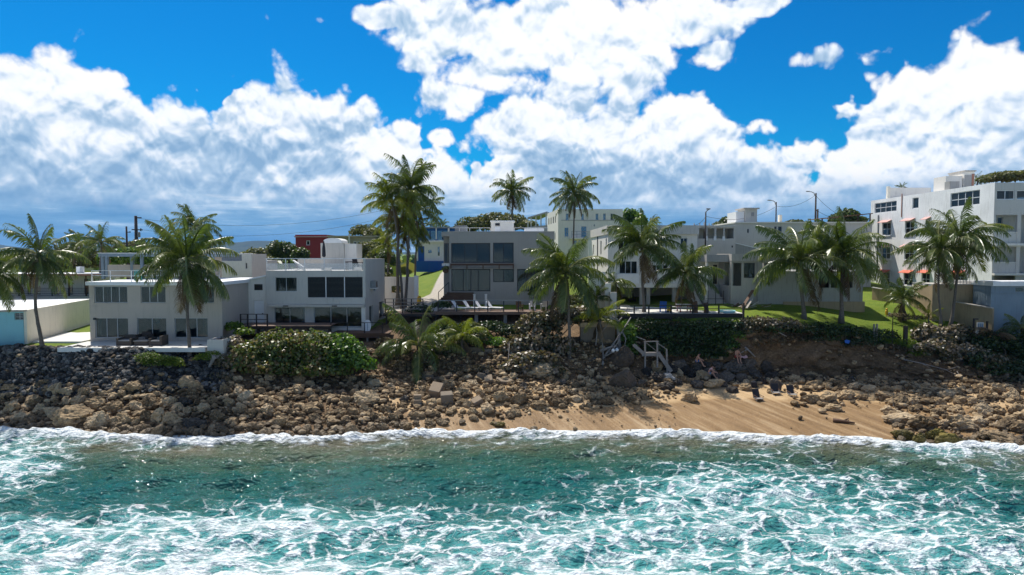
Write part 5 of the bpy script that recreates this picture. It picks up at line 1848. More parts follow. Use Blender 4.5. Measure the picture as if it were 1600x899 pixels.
MB().box(hd[0] + .02, hd[1] - .02, Y + .08, Y + .14, hd[2], hd[3]).build('door', M['royal_blue'], H15)
MB().box(PX(651, Y), PX(716, Y), Y - .6, Y + .3, 10, PZ(408, Y) - .003).build('base', M['royal_blue'], H15)
MB().box(PX(650, Y), PX(716, Y), Y - .4, Y + 9.2, PZ(357, Y) + .003, PZ(355, Y)).build('roof', M['metal_grey'], H15)
for px in (652.5, 682, 701):
    MB().box(PX(px, Y) - .1, PX(px, Y) + .1, Y - .35, Y - .15, PZ(377, Y) + .3, PZ(357, Y)).build('post', M['white'], H15)
MB().box(PX(651, Y), PX(716, Y), Y - .5, Y - .003, PZ(379, Y), PZ(376, Y)).build('balcony_floor', M['white'], H15)

# --- patio, planter, walls near the left houses
z5 = 5.2
pat = MB()
zp = z5 + .06
e = [P(92, 546, 56.2), P(322, 546, 56.2)]
pat_pts = [(e[0].x, 56.0), (e[1].x, 56.0), (e[1].x, 60.19), (PX(137, 60.2) - .2, 60.19), (PX(137, 60.2) - .2, 59.4)]
top = [(p[0], p[1], zp) for p in pat_pts]
bot = [(p[0], p[1], zp - .35) for p in pat_pts]
pat.face(top).face(bot[::-1])
for i in range(len(top)):
    j = (i + 1) % len(top)
    pat.face([bot[i], bot[j], top[j], top[i]])
tag(pat.build('patio', M['paving']), kind='structure')
pth = MB()
for k in range(5):
    y0_, y1_ = 59.6 + k * 4.2, 59.6 + (k + 1) * 4.2 - .06
    xs_ = lambda y: C0.x - (y - C0.y) * math.tan(R(13)) + .15
    xr = PX(137, 60.2) - .25
    q = [(xs_(y0_), y0_), (xr, y0_), (xr, y1_), (xs_(y1_), y1_)]
    if k == 0:
        q[1] = (xr - .2, y0_)
    t_ = [(a[0], a[1], 5.33) for a in q]
    b2 = [(a[0], a[1], 5.0) for a in q]
    pth.face(t_).face(b2[::-1])
    for i in range(4):
        pth.face([b2[i], b2[(i + 1) % 4], t_[(i + 1) % 4], t_[i]])
tag(pth.build('path', M['paving']), kind='structure')
PL = thing('planter', 'square pale concrete planter at the corner of the patio', 'planter', (PX(333, 56), 56, 4.6))
xa, xb = PX(320.5, 56), PX(346, 56)
mb = MB()
z0_, z1_ = PZ(552, 56), PZ(531, 56)
for bx in ((xa, xb, 56, 56.15), (xa, xb, 57.6, 57.75), (xa, xa + .15, 56.15, 57.6), (xb - .15, xb, 56.15, 57.6)):
    mb.box(bx[0], bx[1], bx[2], bx[3], z0_ - .5, z1_)
mb.build('box', M['cool_white'], PL)
MB().box(xa + .15, xb - .15, 56.15, 57.6, z0_ - .4, z1_ - .12).build('soil', M['brown_wood'], PL)
W1 = thing('boundary_wall', 'white boundary wall behind the palm cluster at the drive', 'wall', (PX(624, 79), 79, 7))
mb = MB()
facade(mb, F_front(79), PX(597, 79), PX(652, 79), 6.6, PZ(433, 79), [px_hole(611, 626, 447, 458, 79)])
mb.build('panel', M['white'], W1)
MB().box(PX(647, 78.5), PX(653, 78.5), 78.3, 78.9, 6.6, PZ(431, 78.5)).build('pier', M['white_clean'], W1)
DK5 = thing('side_balcony', 'small timber side balcony between the white house and the palm cluster', 'balcony', (PX(620, 70), 70, 6))
zk = PZ(489, 70)
for k in range(6):
    MB().box(PX(600, 70), PX(684, 69.2), 69.2 + k * .5, 69.2 + k * .5 + .47, zk - .06, zk).build('plank', M['deck'], DK5)
MB().box(PX(600, 70), PX(684, 69.2), 69.14, 69.197, zk - .3, zk - .062).build('fascia', M['rail_wood'], DK5)
railing(DK5, [(PX(p, 69.2), 69.3, zk + .002) for p in (601, 614, 628, 642, 660)], PZ(467, 69.2) - zk, 4, 'rail_wood', 'grey_wood', pw=.1, rw=.06)
for p in (603, 628, 655, 680):
    x = PX(p, 69.3)
    MB().box(x - .09, x + .09, 69.3, 69.48, 4.2, zk - .31).build('support_post', M['rail_wood'], DK5)
# concrete retaining walls in the bank, centre
RW = thing('retaining_wall', 'low mossy concrete retaining wall in the bank below the lounger deck', 'wall', (PX(735, 62), 62, 3))
mb = MB()
for (a, c, t0) in ((694, 748, 543), (750, 803, 546)):
    MB().box(PX(a, 62), PX(c, 62), 62.0, 62.5, 2.2, PZ(t0, 62)).build('wall_panel', M['old_concrete'], RW)
MB().box(PX(692, 62), PX(696, 62), 61.9, 62.6, 2.2, PZ(540, 62)).build('pier', M['old_concrete'], RW)
MB().box(PX(747.2, 62), PX(750.8, 62), 61.9, 62.6, 2.2, PZ(542, 62)).build('pier', M['old_concrete'], RW)
RW2 = thing('concrete_bulkhead', 'square concrete bulkhead behind the dead tangled branches', 'wall', (PX(940, 63.5), 63.5, 4))
MB().box(PX(908, 63.5), PX(962, 63.5), 63.5, 64.5, 2.5, PZ(511, 63.5)).build('wall_panel', M['old_concrete'], RW2)
MB().box(PX(906, 63.5), PX(963, 63.5), 63.3, 64.7, PZ(511, 63.5) + .003, PZ(504, 63.5)).build('cap', M['tan_wall'], RW2)
RW3 = thing('rubble_bulkhead', 'dark rubble bulkhead at the foot of the front centre palm', 'wall', (PX(870, 62), 62, 3))
MB().box(PX(858, 62), PX(897, 62), 62, 63, 2.2, PZ(530, 62)).build('wall_panel', M['old_concrete'], RW3)

# ================================================================== PALMS
def frond_mesh(name, elev, bend, seed, npair=40, miss=0.04):
    """One pinnate coconut leaf of unit length along +x, sagging under its weight."""
    r = random.Random(seed)
    N = 12
    pts = []
    x = z = y = 0.0
    side = r.uniform(-0.10, 0.10)
    for i in range(N + 1):
        s = i / N
        pts.append(Vector((x, y, z)))
        th = elev - bend * s ** 1.25
        st = 1.0 / N
        x += math.cos(th) * st
        z += math.sin(th) * st
        y += side * s * st
    def at(s):
        f = s * N
        i = min(int(f), N - 1)
        f -= i
        return pts[i].lerp(pts[i + 1], f), (pts[i + 1] - pts[i]).normalized()
    v, f, tone = [], [], []
    # midrib
    for i in range(N + 1):
        w = 0.019 * (1 - 0.8 * i / N) + 0.003
        _, d = at(min(i / N, 0.999))
        nrm = Vector((-d.z, 0, d.x))
        p = pts[i]
        v += [p + Vector((0, w, 0)), p + Vector((0, -w, 0)), p + nrm * w * 0.9]
    for i in range(N):
        a, b2 = 3 * i, 3 * i + 3
        for k in range(3):
            f.append((a + k, a + (k + 1) % 3, b2 + (k + 1) % 3, b2 + k))
            tone.append(1.0)
    for i in range(npair):
        s = 0.14 + 0.86 * (i + 0.5) / npair
        p, d = at(min(s, 0.999))
        nrm = Vector((-d.z, 0, d.x))
        ln = 0.275 * math.sin(math.pi * min(1, (s - 0.02) / 0.98)) ** 0.55 * (1.0 - 0.35 * s) + 0.05
        for sg in (-1, 1):
            if r.random() < miss:
                continue
            l = ln * r.uniform(0.82, 1.12)
            fw = 0.55 + 0.5 * s + r.uniform(-0.12, 0.12)
            dr = 0.42 + r.uniform(0, 0.50) + 0.35 * max(0, -math.sin(elev - bend * s)) * 0.3
            dir1 = (Vector((0, sg, 0)) + d * fw + nrm * (0.28 - dr)).normalized()
            dir2 = (dir1 + Vector((0, 0, -0.75 - dr))).normalized()
            w = 0.0095 * r.uniform(0.85, 1.2)
            wd = d * w
            p1 = p + dir1 * l * 0.5
            p2 = p1 + dir2 * l * 0.55
            n0 = len(v)
            tw = Vector((0, 0, w * 0.6 * sg))
            v += [p - wd * 0.7, p + wd * 0.7, p1 + wd + tw, p1 - wd - tw, p2 + wd * 0.12, p2 - wd * 0.12]
            f += [(n0, n0 + 1, n0 + 2, n0 + 3), (n0 + 3, n0 + 2, n0 + 4, n0 + 5)]
            t = min(1, max(0, 0.35 + 0.25 * s + r.uniform(-0.28, 0.28)))
            tone += [t, t]
    return np_mesh(name, [tuple(q) for q in v], f, False, None, dict(tone=tone))


FROND_EL = [84, 68, 52, 36, 20, 4, -14, -34, -58]
FROND_BEND = [38, 62, 78, 84, 82, 74, 62, 46, 28]
FRONDS = {}
for i, (e_, b_) in enumerate(zip(FROND_EL, FROND_BEND)):
    FRONDS[i] = [frond_mesh('frond', R(e_ + dv), R(b_ + dv * 1.6), 100 + 10 * i + k, 40, ms) for k, (dv, ms) in enumerate(((-7, .03), (4, .10), (-1, .05), (7, .3)))]
for lst in FRONDS.values():
    for me in lst:
        me.materials.append(M['frond'])


def coconut_mesh():
    mb = MB()
    mb.lathe((0, 0, 0), [(0.02, -.13), (.09, -.09), (.115, 0), (.09, .09), (.02, .13)], 7)
    me = mb.mesh('coconut', True)
    me.materials.append(M['coconut'])
    return me


M['coconut'] = simple('green_coconut', (0.16, 0.15, 0.04), 0.5)
COCO = coconut_mesh()
PALMS = []


def palm(label, base, top, rpx, n=22, Yt=None, tr=0.15, dry=2, mat='frond', ages=(0, 6), bow=0.0, coco=4, seed=None, fanz=None, drym='frond_dry', weights=None):
    """Coconut palm. BASE (px, py, Y) is where the trunk meets the ground, TOP (px, py) the heart of its crown."""
    Y = base[2]
    Yt = Yt or Y
    pb, pt = P(*base), P(top[0], top[1], Yt)
    r = random.Random(seed or int(base[0] * 7 + top[1] * 13))
    t = thing('palm_tree', label, 'palm tree', (pb.x, pb.y, pb.z), 'coconut palms')
    # trunk: swollen foot, gently bowed, tapering
    H = (pt - pb).length
    ns = 14
    pts, rad = [], []
    for i in range(ns + 1):
        s = i / ns
        q = pb.lerp(pt, s)
        q.x += bow * math.sin(math.pi * s) + 0.05 * math.sin(s * 9 + r.random())
        if i == 0:
            q.z -= 0.4
        pts.append(q)
        rad.append(tr * (1.0 - 0.38 * s + 0.75 * math.exp(-s * H / 0.45)) * (1 + 0.05 * math.sin(i * 2.3)))
    mb = MB()
    mb.tube(pts, rad, 9)
    mb.build('trunk', M['trunk'], t, smooth=True)
    L = rpx / FPX * Yt * 1.22
    n = int(n * 1.22)
    mb = MB()
    mb.lathe((pt.x, pt.y, pt.z - .25 * L / 3), [(rad[-1] * .9, 0), (rad[-1] * 1.5, .12 * L / 3), (rad[-1] * 1.6, .3 * L / 3), (rad[-1] * .5, .55 * L / 3)], 8)
    mb.build('crown_shaft', M['bark'], t, smooth=True)
    g = 2.39996
    a0 = r.uniform(0, 6.28)
    wind = r.uniform(.04, .22)          # the trade wind presses each crown over a little differently
    flat = r.uniform(-.5, .7)
    lo, hi = ages
    for i in range(n):
        age = lo + (hi - lo) * ((i + r.uniform(0, .8)) / n) ** 0.85
        k = int(min(8, max(0, round(age + flat * (age > 1) + r.uniform(-.6, .6)))))
        me = r.choice(FRONDS[k])
        o = bpy.data.objects.new('frond', me)
        COL.objects.link(o)
        o.parent = t
        az = a0 + i * g + r.uniform(-.25, .25)
        s = L * r.uniform(0.86, 1.1) * (0.86 if k == 0 else 1.0)
        off = Vector((math.cos(az), math.sin(az), 0)) * rad[-1] * .8
        o.location = pt - pb + off + Vector((0, 0, 0.20 * (6 - k) * 0.1))
        o.rotation_euler = (r.uniform(-.3, .3) - wind * math.sin(az), r.uniform(-.10, .10) + wind * math.cos(az), az)
        o.scale = (s, s, s)
        o.material_slots[0].link = 'OBJECT'
        o.material_slots[0].material = M[mat]
    for i in range(dry):
        k = r.choice((7, 8, 8))
        o = bpy.data.objects.new('frond', r.choice(FRONDS[k]))
        COL.objects.link(o)
        o.parent = t
        o.location = pt - pb + Vector((0, 0, -.15))
        o.rotation_euler = (r.uniform(-.3, .3), r.uniform(0, .3), r.uniform(0, 6.28))
        s = L * r.uniform(.7, .95)
        o.scale = (s, s, s)
        o.material_slots[0].link = 'OBJECT'
        o.material_slots[0].material = M[drym]
        o['label'] = 'dry brown hanging frond'
    for i in range(coco):
        az = i * 1.7 + a0
        o = bpy.data.objects.new('coconut', COCO)
        COL.objects.link(o)
        o.parent = t
        o.location = pt - pb + Vector((math.cos(az) * (rad[-1] + .12), math.sin(az) * (rad[-1] + .12), -.28 - .1 * (i % 2)))
    PALMS.append(t)
    return t


palm('coconut palm with a curved trunk at the seaward end of the cream wall', (67, 548, 57), (61, 400), 58, 25, bow=-.42, ages=(0, 7), dry=4)
palm('tall coconut palm standing before the grey beach house patio', (296, 562, 56.4), (291, 412), 72, 30, ages=(0, 7), dry=7, coco=6)
palm('coconut palm cut by the picture edge beside the turquoise bungalow', (-14, 545, 57), (-14, 424), 56, 20, ages=(1, 7))
palm('coconut palm behind the terracotta-edged lodging, shorter of that pair', (128, 440, 104), (126, 385), 27, 16, coco=0)
palm('coconut palm behind the roof pavilion of the grey beach house', (156, 440, 98), (158, 380), 34, 18, coco=0)
palm('coconut palm rising beyond the grey beach house roof, above the patio palm', (306, 440, 96), (305, 356), 36, 24, coco=0, dry=1)
palm('bushy little palm before the dark red house', (530, 415, 112), (531, 389), 16, 14, coco=0, dry=3, tr=.12)
palm('tallest palm of the cluster between the two flat-roofed houses', (632, 482, 77), (641, 299), 53, 27, dry=2, tr=.17, bow=.15, ages=(0, 6))
palm('yellow-green palm leaning out on the seaward side of the palm cluster', (628, 478, 75.5), (613, 318), 46, 20, mat='frond_young', dry=2, ages=(0, 6), bow=.2)
palm('stout-trunked palm of the cluster with the broad bright crown', (621, 472, 78), (622, 345), 42, 20, mat='frond_young', dry=2, tr=.2, ages=(0, 6))
palm('slim dark-trunked palm of the cluster beside the drive', (641, 466, 80), (634, 362), 36, 18, dry=2, tr=.1, ages=(1, 6))
palm('palm of the cluster with an upright trunk nearest the drive', (646, 463, 82), (655, 330), 36, 20, dry=2, tr=.13, ages=(0, 6))
palm('short palm half hidden behind the palm cluster', (606, 458, 84), (608, 385), 26, 16, dry=3, tr=.16, mat='frond_young')
palm('lone tall palm above the rooftop plant room of the greige house', (800, 420, 112), (800, 300), 31, 28, dry=5, coco=3, ages=(0, 7))
palm('lone tall palm in front of the white three-storey building', (896, 446, 98), (897, 303), 36, 30, dry=6, coco=4, ages=(0, 7))
palm('large bright palm before the lounger deck with its trunk foot in the rocks', (889, 566, 61.5), (884, 428), 66, 28, Yt=62.2, bow=.18, ages=(0, 6), dry=3, tr=.16)
palm('dark full-crowned palm on the seaside terrace', (1006, 489, 67.5), (1003, 388), 60, 28, dry=3, ages=(0, 6), coco=6, tr=.15)
palm('leaning palm with a slanting trunk beside the wide concrete stairs', (1106, 490, 67.2), (1072, 428), 50, 24, Yt=67.8, dry=5, ages=(0, 6), bow=.12, tr=.14)
palm('palm with a flared foot on the lawn before the concrete ruin, nearer the stairs', (1256, 497, 66.4), (1250, 408), 72, 24, dry=3, ages=(0, 6), tr=.19)
palm('palm on the lawn before the dark opening of the concrete ruin', (1314, 499, 65.8), (1317, 400), 68, 24, dry=3, ages=(0, 6), tr=.19)
palm('slender palm on the lawn edge before the apartment block, slightly shorter of the pair', (1470, 508, 66), (1468, 394), 54, 24, dry=4, ages=(0, 6), tr=.12, bow=-.14)
palm('taller palm of the pair before the apartment block with a bent trunk', (1484, 512, 66.5), (1501, 374), 66, 24, dry=3, ages=(0, 6), tr=.15, bow=.15)
palm('small squat palm beside the tan garden wall', (1413, 495, 69), (1412, 468), 33, 18, dry=4, ages=(0, 6), coco=0, tr=.13)
palm('young palm sprouting near the foot of the tan garden wall', (1451, 505, 67), (1451, 494), 19, 9, mat='frond_young', dry=0, ages=(0, 4), coco=0, tr=.06)
palm('low spreading palm with long arching fronds in the bank below the side balcony', (655, 578, 60.5), (654, 541), 64, 18, dry=4, ages=(0, 6), coco=0, tr=.2)
palm('small palm in the bank below the left end of the lounger deck', (722, 545, 61.5), (722, 528), 40, 12, mat='frond_young', dry=1, ages=(0, 5), coco=0, tr=.1)
palm('small bright palm among the dead branches below the white gate pillar', (938, 512, 63.2), (937, 500), 40, 14, mat='frond_young', dry=3, ages=(0, 5), coco=0, tr=.1)
palm('small palm behind the gate pillar wall beside the open ground floor', (935, 486, 67.5), (932, 468), 28, 14, dry=1, ages=(0, 5), coco=0, tr=.09)
palm('drooping grey-green palm in front of the white balcony parapet', (962, 480, 71), (962, 442), 30, 16, dry=3, ages=(1, 7), coco=0, tr=.12)
palm('half dead palm with tan fronds below the slate-blue outbuilding', (1556, 545, 64), (1552, 524), 26, 10, mat='frond_dry', dry=3, ages=(1, 5), coco=0, tr=.12)
palm('dark palm at the plot corner cut by the picture edge', (1598, 545, 64), (1598, 515), 30, 16, dry=2, ages=(0, 6), coco=0, tr=.13)
palm('tiny far palm on the skyline above the blue house, nearer the cluster', (672, 372, 170), (672, 352), 13, 14, coco=0, dry=0)
palm('tiny far palm on the skyline between the blue house and the greige house', (692, 372, 165), (692, 353), 13, 14, coco=0, dry=0)
palm('palm top showing above the apartment block roof', (1527, 300, 118), (1527, 282), 14, 14, coco=0, dry=0)
palm('palm top peeping over the weathered roof parapet of the apartment block', (1409, 310, 125), (1409, 294), 9, 12, coco=0, dry=0)


# ================================================================== BUSHES AND TREES
def leaf_points(lobes, n, rng, shell=0.26, bottom=-0.35, noise=0.28, nscale=0.9):
    vol = np.array([(l[3] * l[4] + l[4] * l[5] + l[3] * l[5]) for l in lobes])
    cnt = np.maximum(1, (n * vol / vol.sum()).astype(int))
    Ps, Ds = [], []
    for l, c in zip(lobes, cnt):
        d = rng.normal(size=(int(c * 1.6) + 8, 3))
        d /= np.linalg.norm(d, axis=1)[:, None]
        d = d[d[:, 2] > bottom][:c]
        lump = fbm(d[:, 0] * 2.1 + l[0] * 1.7 + d[:, 2], d[:, 1] * 2.1 + l[1] * 1.3 + d[:, 2] * 1.7, 3, 17) - 0.5
        rad = (1 - np.abs(rng.normal(0, shell, len(d)))) * (1 + lump * 2 * noise)
        Ps.append(np.array(l[:3]) + d * rad[:, None] * np.array(l[3:6]))
        Ds.append(d)
    return np.concatenate(Ps), np.concatenate(Ds)


def leaf_mesh(Pp, Dd, size, rng, sides=6, flat=0.7, up=0.55, rnd=0.75, aspect=1.0, tone_by_height=0.0):
    n = len(Pp)
    nrm = Dd * flat + np.array([0, 0, up]) + rng.normal(0, rnd, (n, 3))
    nrm /= np.linalg.norm(nrm, axis=1)[:, None]
    ref = rng.normal(size=(n, 3))
    t = np.cross(nrm, ref)
    t /= np.linalg.norm(t, axis=1)[:, None] + 1e-9
    s = np.cross(nrm, t)
    sz = size * rng.uniform(0.6, 1.25, n)
    ang = np.arange(sides) * 2 * np.pi / sides
    V = Pp[:, None, :] + (t[:, None, :] * np.cos(ang)[None, :, None] * aspect + s[:, None, :] * np.sin(ang)[None, :, None] / aspect) * (sz / 2)[:, None, None]
    F = np.arange(n * sides).reshape(n, sides)
    tone = rng.uniform(0, 1, n)
    patch = fbm(Pp[:, 0] * 0.9, Pp[:, 1] * 0.9 + Pp[:, 2] * 0.9, 3, 5)
    tone = np.clip(tone * 0.62 + (patch - 0.30) * 0.85, 0, 1)
    return V.reshape(-1, 3), F, tone


def foliage(root, lobes, n, size, mat, seed, sides=6, name='foliage', **kw):
    rng = np.random.default_rng(seed)
    lk = {k: kw.pop(k) for k in ('shell', 'bottom', 'noise') if k in kw}
    Pp, Dd = leaf_points(lobes, n, rng, **lk)
    V, F, tone = leaf_mesh(Pp, Dd, size, rng, sides, **kw)
    me = np_mesh(name, V, F, False, None, dict(tone=tone))
    return link(name, me, M[mat], root)


def stems(root, lobes, foot, n, seed, rad=.05, mat='bark', name='stem'):
    r = random.Random(seed)
    for i in range(n):
        l = r.choice(lobes)
        end = Vector((l[0] + r.uniform(-.5, .5) * l[3], l[1] + r.uniform(-.5, .5) * l[4], l[2] + r.uniform(-.1, .5) * l[5]))
        a = Vector(foot) + Vector((r.uniform(-.5, .5), r.uniform(-.3, .3), 0))
        mid = a.lerp(end, .5) + Vector((r.uniform(-.3, .3), r.uniform(-.3, .3), .2))
        mb = MB()
        mb.tube([a, mid, end], [rad * 1.3, rad, rad * .4], 5)
        mb.build(name, M[mat], root, smooth=True)


def pl(px, py, Y, rx, ry, rd=None):
    """Lobe from photo pixels: centre, half sizes in px, half depth in m."""
    c = P(px, py, Y)
    k = Y / FPX
    return (c.x, c.y, c.z, rx * k, rd if rd else (rx + ry) / 2 * k, ry * k)


def plh(px, py, rx, ry, rd=None, up=.35):
    """Lobe resting on the ground seen just below its middle."""
    Y = hit(px, py + ry * up).y
    return pl(px, py, Y, rx, ry, rd)


def bush(name, label, cat, lobes, n, size, mat, seed, group=None, nst=4, sides=6, **kw):
    cx = sum(l[0] for l in lobes) / len(lobes)
    cy = sum(l[1] for l in lobes) / len(lobes)
    t = thing(name, label, cat, (cx, cy, ground(cx, cy)), group)
    foliage(t, lobes, n, size, mat, seed, sides, **kw)
    if nst:
        stems(t, lobes, (cx, cy, ground(cx, cy) - .1), nst, seed)
    return t


bg = 'shrubs on the bank'
# big sea grape under the white house
SG = bush('sea_grape_shrub', 'big round-leaved shrub mounded on the rocks below the timber terrace', 'shrub',
          [pl(385, 562, 57.2, 38, 30, 1.7), pl(440, 550, 58, 50, 36, 2.0), pl(500, 556, 58.2, 52, 40, 2.0), pl(420, 575, 56.8, 55, 22, 1.5), pl(500, 578, 57, 55, 18, 1.6)],
          10500, 0.24, 'seagrape', 11, bg, 10, shell=.3)
bush('sea_grape_shrub', 'bright green round-leaved shrub at the seaward edge of the big mounded one', 'shrub',
     [pl(540, 556, 57.6, 34, 30, 1.4), pl(562, 570, 57.2, 26, 20, 1.2), pl(530, 540, 58.4, 28, 20, 1.4)], 3400, 0.24, 'seagrape_green', 12, bg, 5, shell=.3)
bush('sea_grape_shrub', 'thin brown-leaved shrub spilling beside the square planter', 'shrub',
     [pl(362, 545, 57.8, 22, 22, 1.2), pl(352, 565, 56.6, 22, 18, 1.1), pl(345, 590, 55.8, 26, 12, .9)], 1700, 0.2, 'seagrape_brown', 13, bg, 5)
bush('sea_grape_shrub', 'pale leafy shrub sprouting between the planter and the annexe', 'shrub',
     [pl(366, 512, 61, 16, 9, .8), pl(380, 520, 60, 16, 8, .8)], 700, 0.2, 'groundcover', 14, bg, 2)
bush('sea_grape_shrub', 'large browned round-leaved shrub below the deck beside the front centre palm', 'shrub',
     [pl(842, 512, 63.4, 38, 26, 1.4), pl(872, 500, 64, 40, 20, 1.4), plh(812, 545, 30, 22, 1.0), plh(845, 540, 42, 24, 1.2), plh(835, 566, 44, 18, 1.0), pl(908, 496, 64.5, 28, 16, 1.0), plh(808, 575, 30, 14, .8), plh(876, 545, 24, 20, .9), plh(862, 582, 26, 10, .6)],
     8600, 0.27, 'seagrape_brown', 15, bg, 8, shell=.3)
bush('sea_grape_shrub', 'mixed green shrub between the two low palms under the deck', 'shrub',
     [pl(744, 528, 62.8, 22, 18, 1.0), pl(705, 540, 62.4, 24, 16, 1.0), pl(735, 512, 64, 18, 12, .8)], 2400, 0.2, 'seagrape', 16, bg, 4)
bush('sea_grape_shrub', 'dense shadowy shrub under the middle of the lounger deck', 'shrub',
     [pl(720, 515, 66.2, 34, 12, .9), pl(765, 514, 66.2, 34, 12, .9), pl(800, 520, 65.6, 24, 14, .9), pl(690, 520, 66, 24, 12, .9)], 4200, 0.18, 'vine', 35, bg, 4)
bush('sea_grape_shrub', 'speckled shrub along the top of the low retaining wall', 'shrub',
     [plh(705, 533, 26, 11, .7), plh(738, 535, 26, 11, .6), plh(785, 538, 18, 10, .6), plh(690, 548, 24, 10, .6)], 2200, 0.2, 'seagrape_brown', 36, bg, 3)
bush('dry_scrub', 'dry brown scrub in the bank between the low palm and the big shrub', 'shrub',
     [plh(606, 555, 22, 14, .7), plh(625, 572, 20, 10, .6), plh(600, 538, 16, 12, .7), plh(690, 572, 30, 9, .5), plh(740, 578, 34, 8, .5)], 2800, 0.15, 'scrub', 37, bg, 4)
bush('dry_scrub', 'dry twiggy scrub hanging over the bare cliff edge', 'shrub',
     [plh(1245, 530, 34, 9, .4), plh(1205, 534, 28, 14, .4), plh(1345, 540, 30, 8, .4), plh(1395, 545, 24, 9, .4)], 1700, 0.15, 'scrub', 38, bg, 3)
bush('leafy_shrub', 'small lime-green leafy shrub on the retaining wall below the deck', 'shrub',
     [pl(778, 536, 62.8, 19, 9, .8), pl(762, 532, 63, 12, 9, .6)], 1300, 0.16, 'seagrape_green', 17, bg, 2)
bush('leafy_shrub', 'bright leafy shrub at the head of the wooden beach steps', 'shrub',
     [pl(980, 525, 63.6, 17, 22, 1.0), pl(985, 548, 62.6, 14, 16, .8)], 1700, 0.2, 'seagrape_green', 18, bg, 3)
bush('vine_thicket', 'deep green vine thicket hanging below the seaside terrace', 'shrub',
     [plh(1015, 520, 40, 24, 1.0), plh(1060, 525, 45, 28, 1.1), plh(1100, 525, 42, 28, 1.0), plh(1125, 542, 30, 20, .9), plh(1075, 550, 46, 16, .8), plh(1143, 518, 28, 20, .8), plh(1030, 545, 34, 14, .7), plh(1110, 556, 30, 12, .6)],
     10500, 0.19, 'vine', 19, bg, 6, shell=.3)
bush('leafy_shrub', 'mid-green shrub capping the vine thicket beside the bare cliff', 'shrub',
     [plh(1140, 540, 17, 12, .7), plh(1120, 532, 18, 10, .7), plh(1150, 525, 16, 12, .7)], 1400, 0.18, 'seagrape_green', 20, bg, 2)
bush('sea_grape_shrub', 'scruffy shrub on the clifftop before the timber rail post', 'shrub',
     [plh(1185, 505, 30, 12, .8), plh(1165, 516, 22, 12, .7), plh(1225, 509, 30, 12, .7)], 3000, 0.18, 'seagrape_brown', 21, bg, 3)
bush('sea_grape_shrub', 'low silvery shrub on the clifftop below the lawn palms', 'shrub',
     [pl(1342, 520, 63.6, 17, 9, .6), pl(1322, 522, 63.6, 10, 6, .4)], 700, 0.17, 'seagrape', 22, bg, 2)
bush('dark_hedge', 'dark low hedge along the shaded clifftop under the lawn palms', 'hedge',
     [plh(1220, 516, 36, 11, .7), plh(1275, 516, 46, 13, .7), plh(1320, 521, 42, 13, .7), plh(1375, 526, 36, 13, .7), plh(1290, 530, 46, 9, .4), plh(1350, 536, 40, 9, .4)], 6200, 0.15, 'vine', 23, bg, 0)
bush('sea_grape_shrub', 'large glossy pale-leaved shrub below the tan garden wall', 'shrub',
     [plh(1455, 526, 36, 20, 1.1), plh(1495, 528, 40, 22, 1.1), plh(1455, 548, 32, 16, .9), plh(1502, 556, 38, 20, 1.0), plh(1475, 540, 40, 16, .9)],
     5400, 0.27, 'seagrape_brown', 24, bg, 6, shell=.3)
bush('sea_grape_shrub', 'dark glossy shrub mass below the slate-blue outbuilding', 'shrub',
     [plh(1550, 542, 40, 26, 1.2), plh(1595, 545, 36, 30, 1.2), plh(1540, 568, 36, 18, 1.0), plh(1585, 580, 42, 18, 1.0), pl(1625, 560, 63, 40, 34, 1.3)],
     6500, 0.21, 'vine', 25, bg, 6, shell=.3)
bush('sea_grape_shrub', 'sparse pale-leaved shrub at the foot of the dark glossy mass', 'shrub',
     [plh(1560, 572, 36, 20, .7), plh(1585, 592, 28, 12, .6), plh(1530, 560, 26, 16, .6)], 1500, 0.27, 'seagrape_brown', 26, bg, 3)
bush('grass_mound', 'rounded green mound of creeping plants at the clifftop', 'ground cover',
     [plh(1416, 540, 20, 10, .8), plh(1436, 553, 20, 7, .6)], 1900, 0.11, 'groundcover', 27, bg, 0, sides=4)
bush('grass_mound', 'small lime tuft beneath the pale-leaved shrubs near the cliff end', 'ground cover',
     [pl(1530, 588, 61.6, 12, 5, .4)], 500, 0.1, 'groundcover', 28, bg, 0, sides=4)
bush('creeper_patch', 'lime-green creeper patch on the dark riprap below the patio', 'ground cover',
     [pl(248, 566, 55.2, 34, 13, .6), pl(232, 562, 55.3, 26, 12, .5), pl(272, 568, 55.1, 18, 12, .5)], 5200, 0.10, 'groundcover', 29, bg, 0, sides=4, up=1.0)
bush('creeper_patch', 'small green creeper below the square planter', 'ground cover',
     [pl(318, 560, 55.4, 16, 8, .4), pl(332, 553, 55.6, 12, 5, .3)], 900, 0.1, 'groundcover', 30, bg, 0, sides=4)
bush('garden_shrub', 'dark planting behind the front centre palm at the end of the lounger deck', 'shrub',
     [pl(880, 470, 72.2, 16, 14, .8), pl(902, 472, 72, 16, 13, .8), pl(924, 478, 70.5, 14, 12, .8), pl(905, 484, 70, 18, 8, .6)], 2400, 0.19, 'tree_olive', 39, bg, 3)
bush('garden_shrub', 'garden shrub with strappy leaves before the greige house window', 'shrub',
     [pl(838, 458, 74, 14, 9, .8), pl(846, 448, 74, 10, 10, .7)], 800, 0.2, 'tree_leaf', 31, bg, 2)
bush('garden_shrub', 'reddish shrub at the foot of the palm cluster', 'shrub',
     [pl(612, 455, 80, 14, 12, .8), pl(604, 440, 84, 14, 14, .9)], 900, 0.2, 'tree_olive', 32, bg, 2)
bush('garden_shrub', 'dark leafy planting behind the side balcony rail', 'shrub',
     [pl(655, 487, 70.8, 22, 12, .8), pl(690, 478, 70.5, 16, 8, .6)], 1200, 0.18, 'vine', 33, bg, 2)
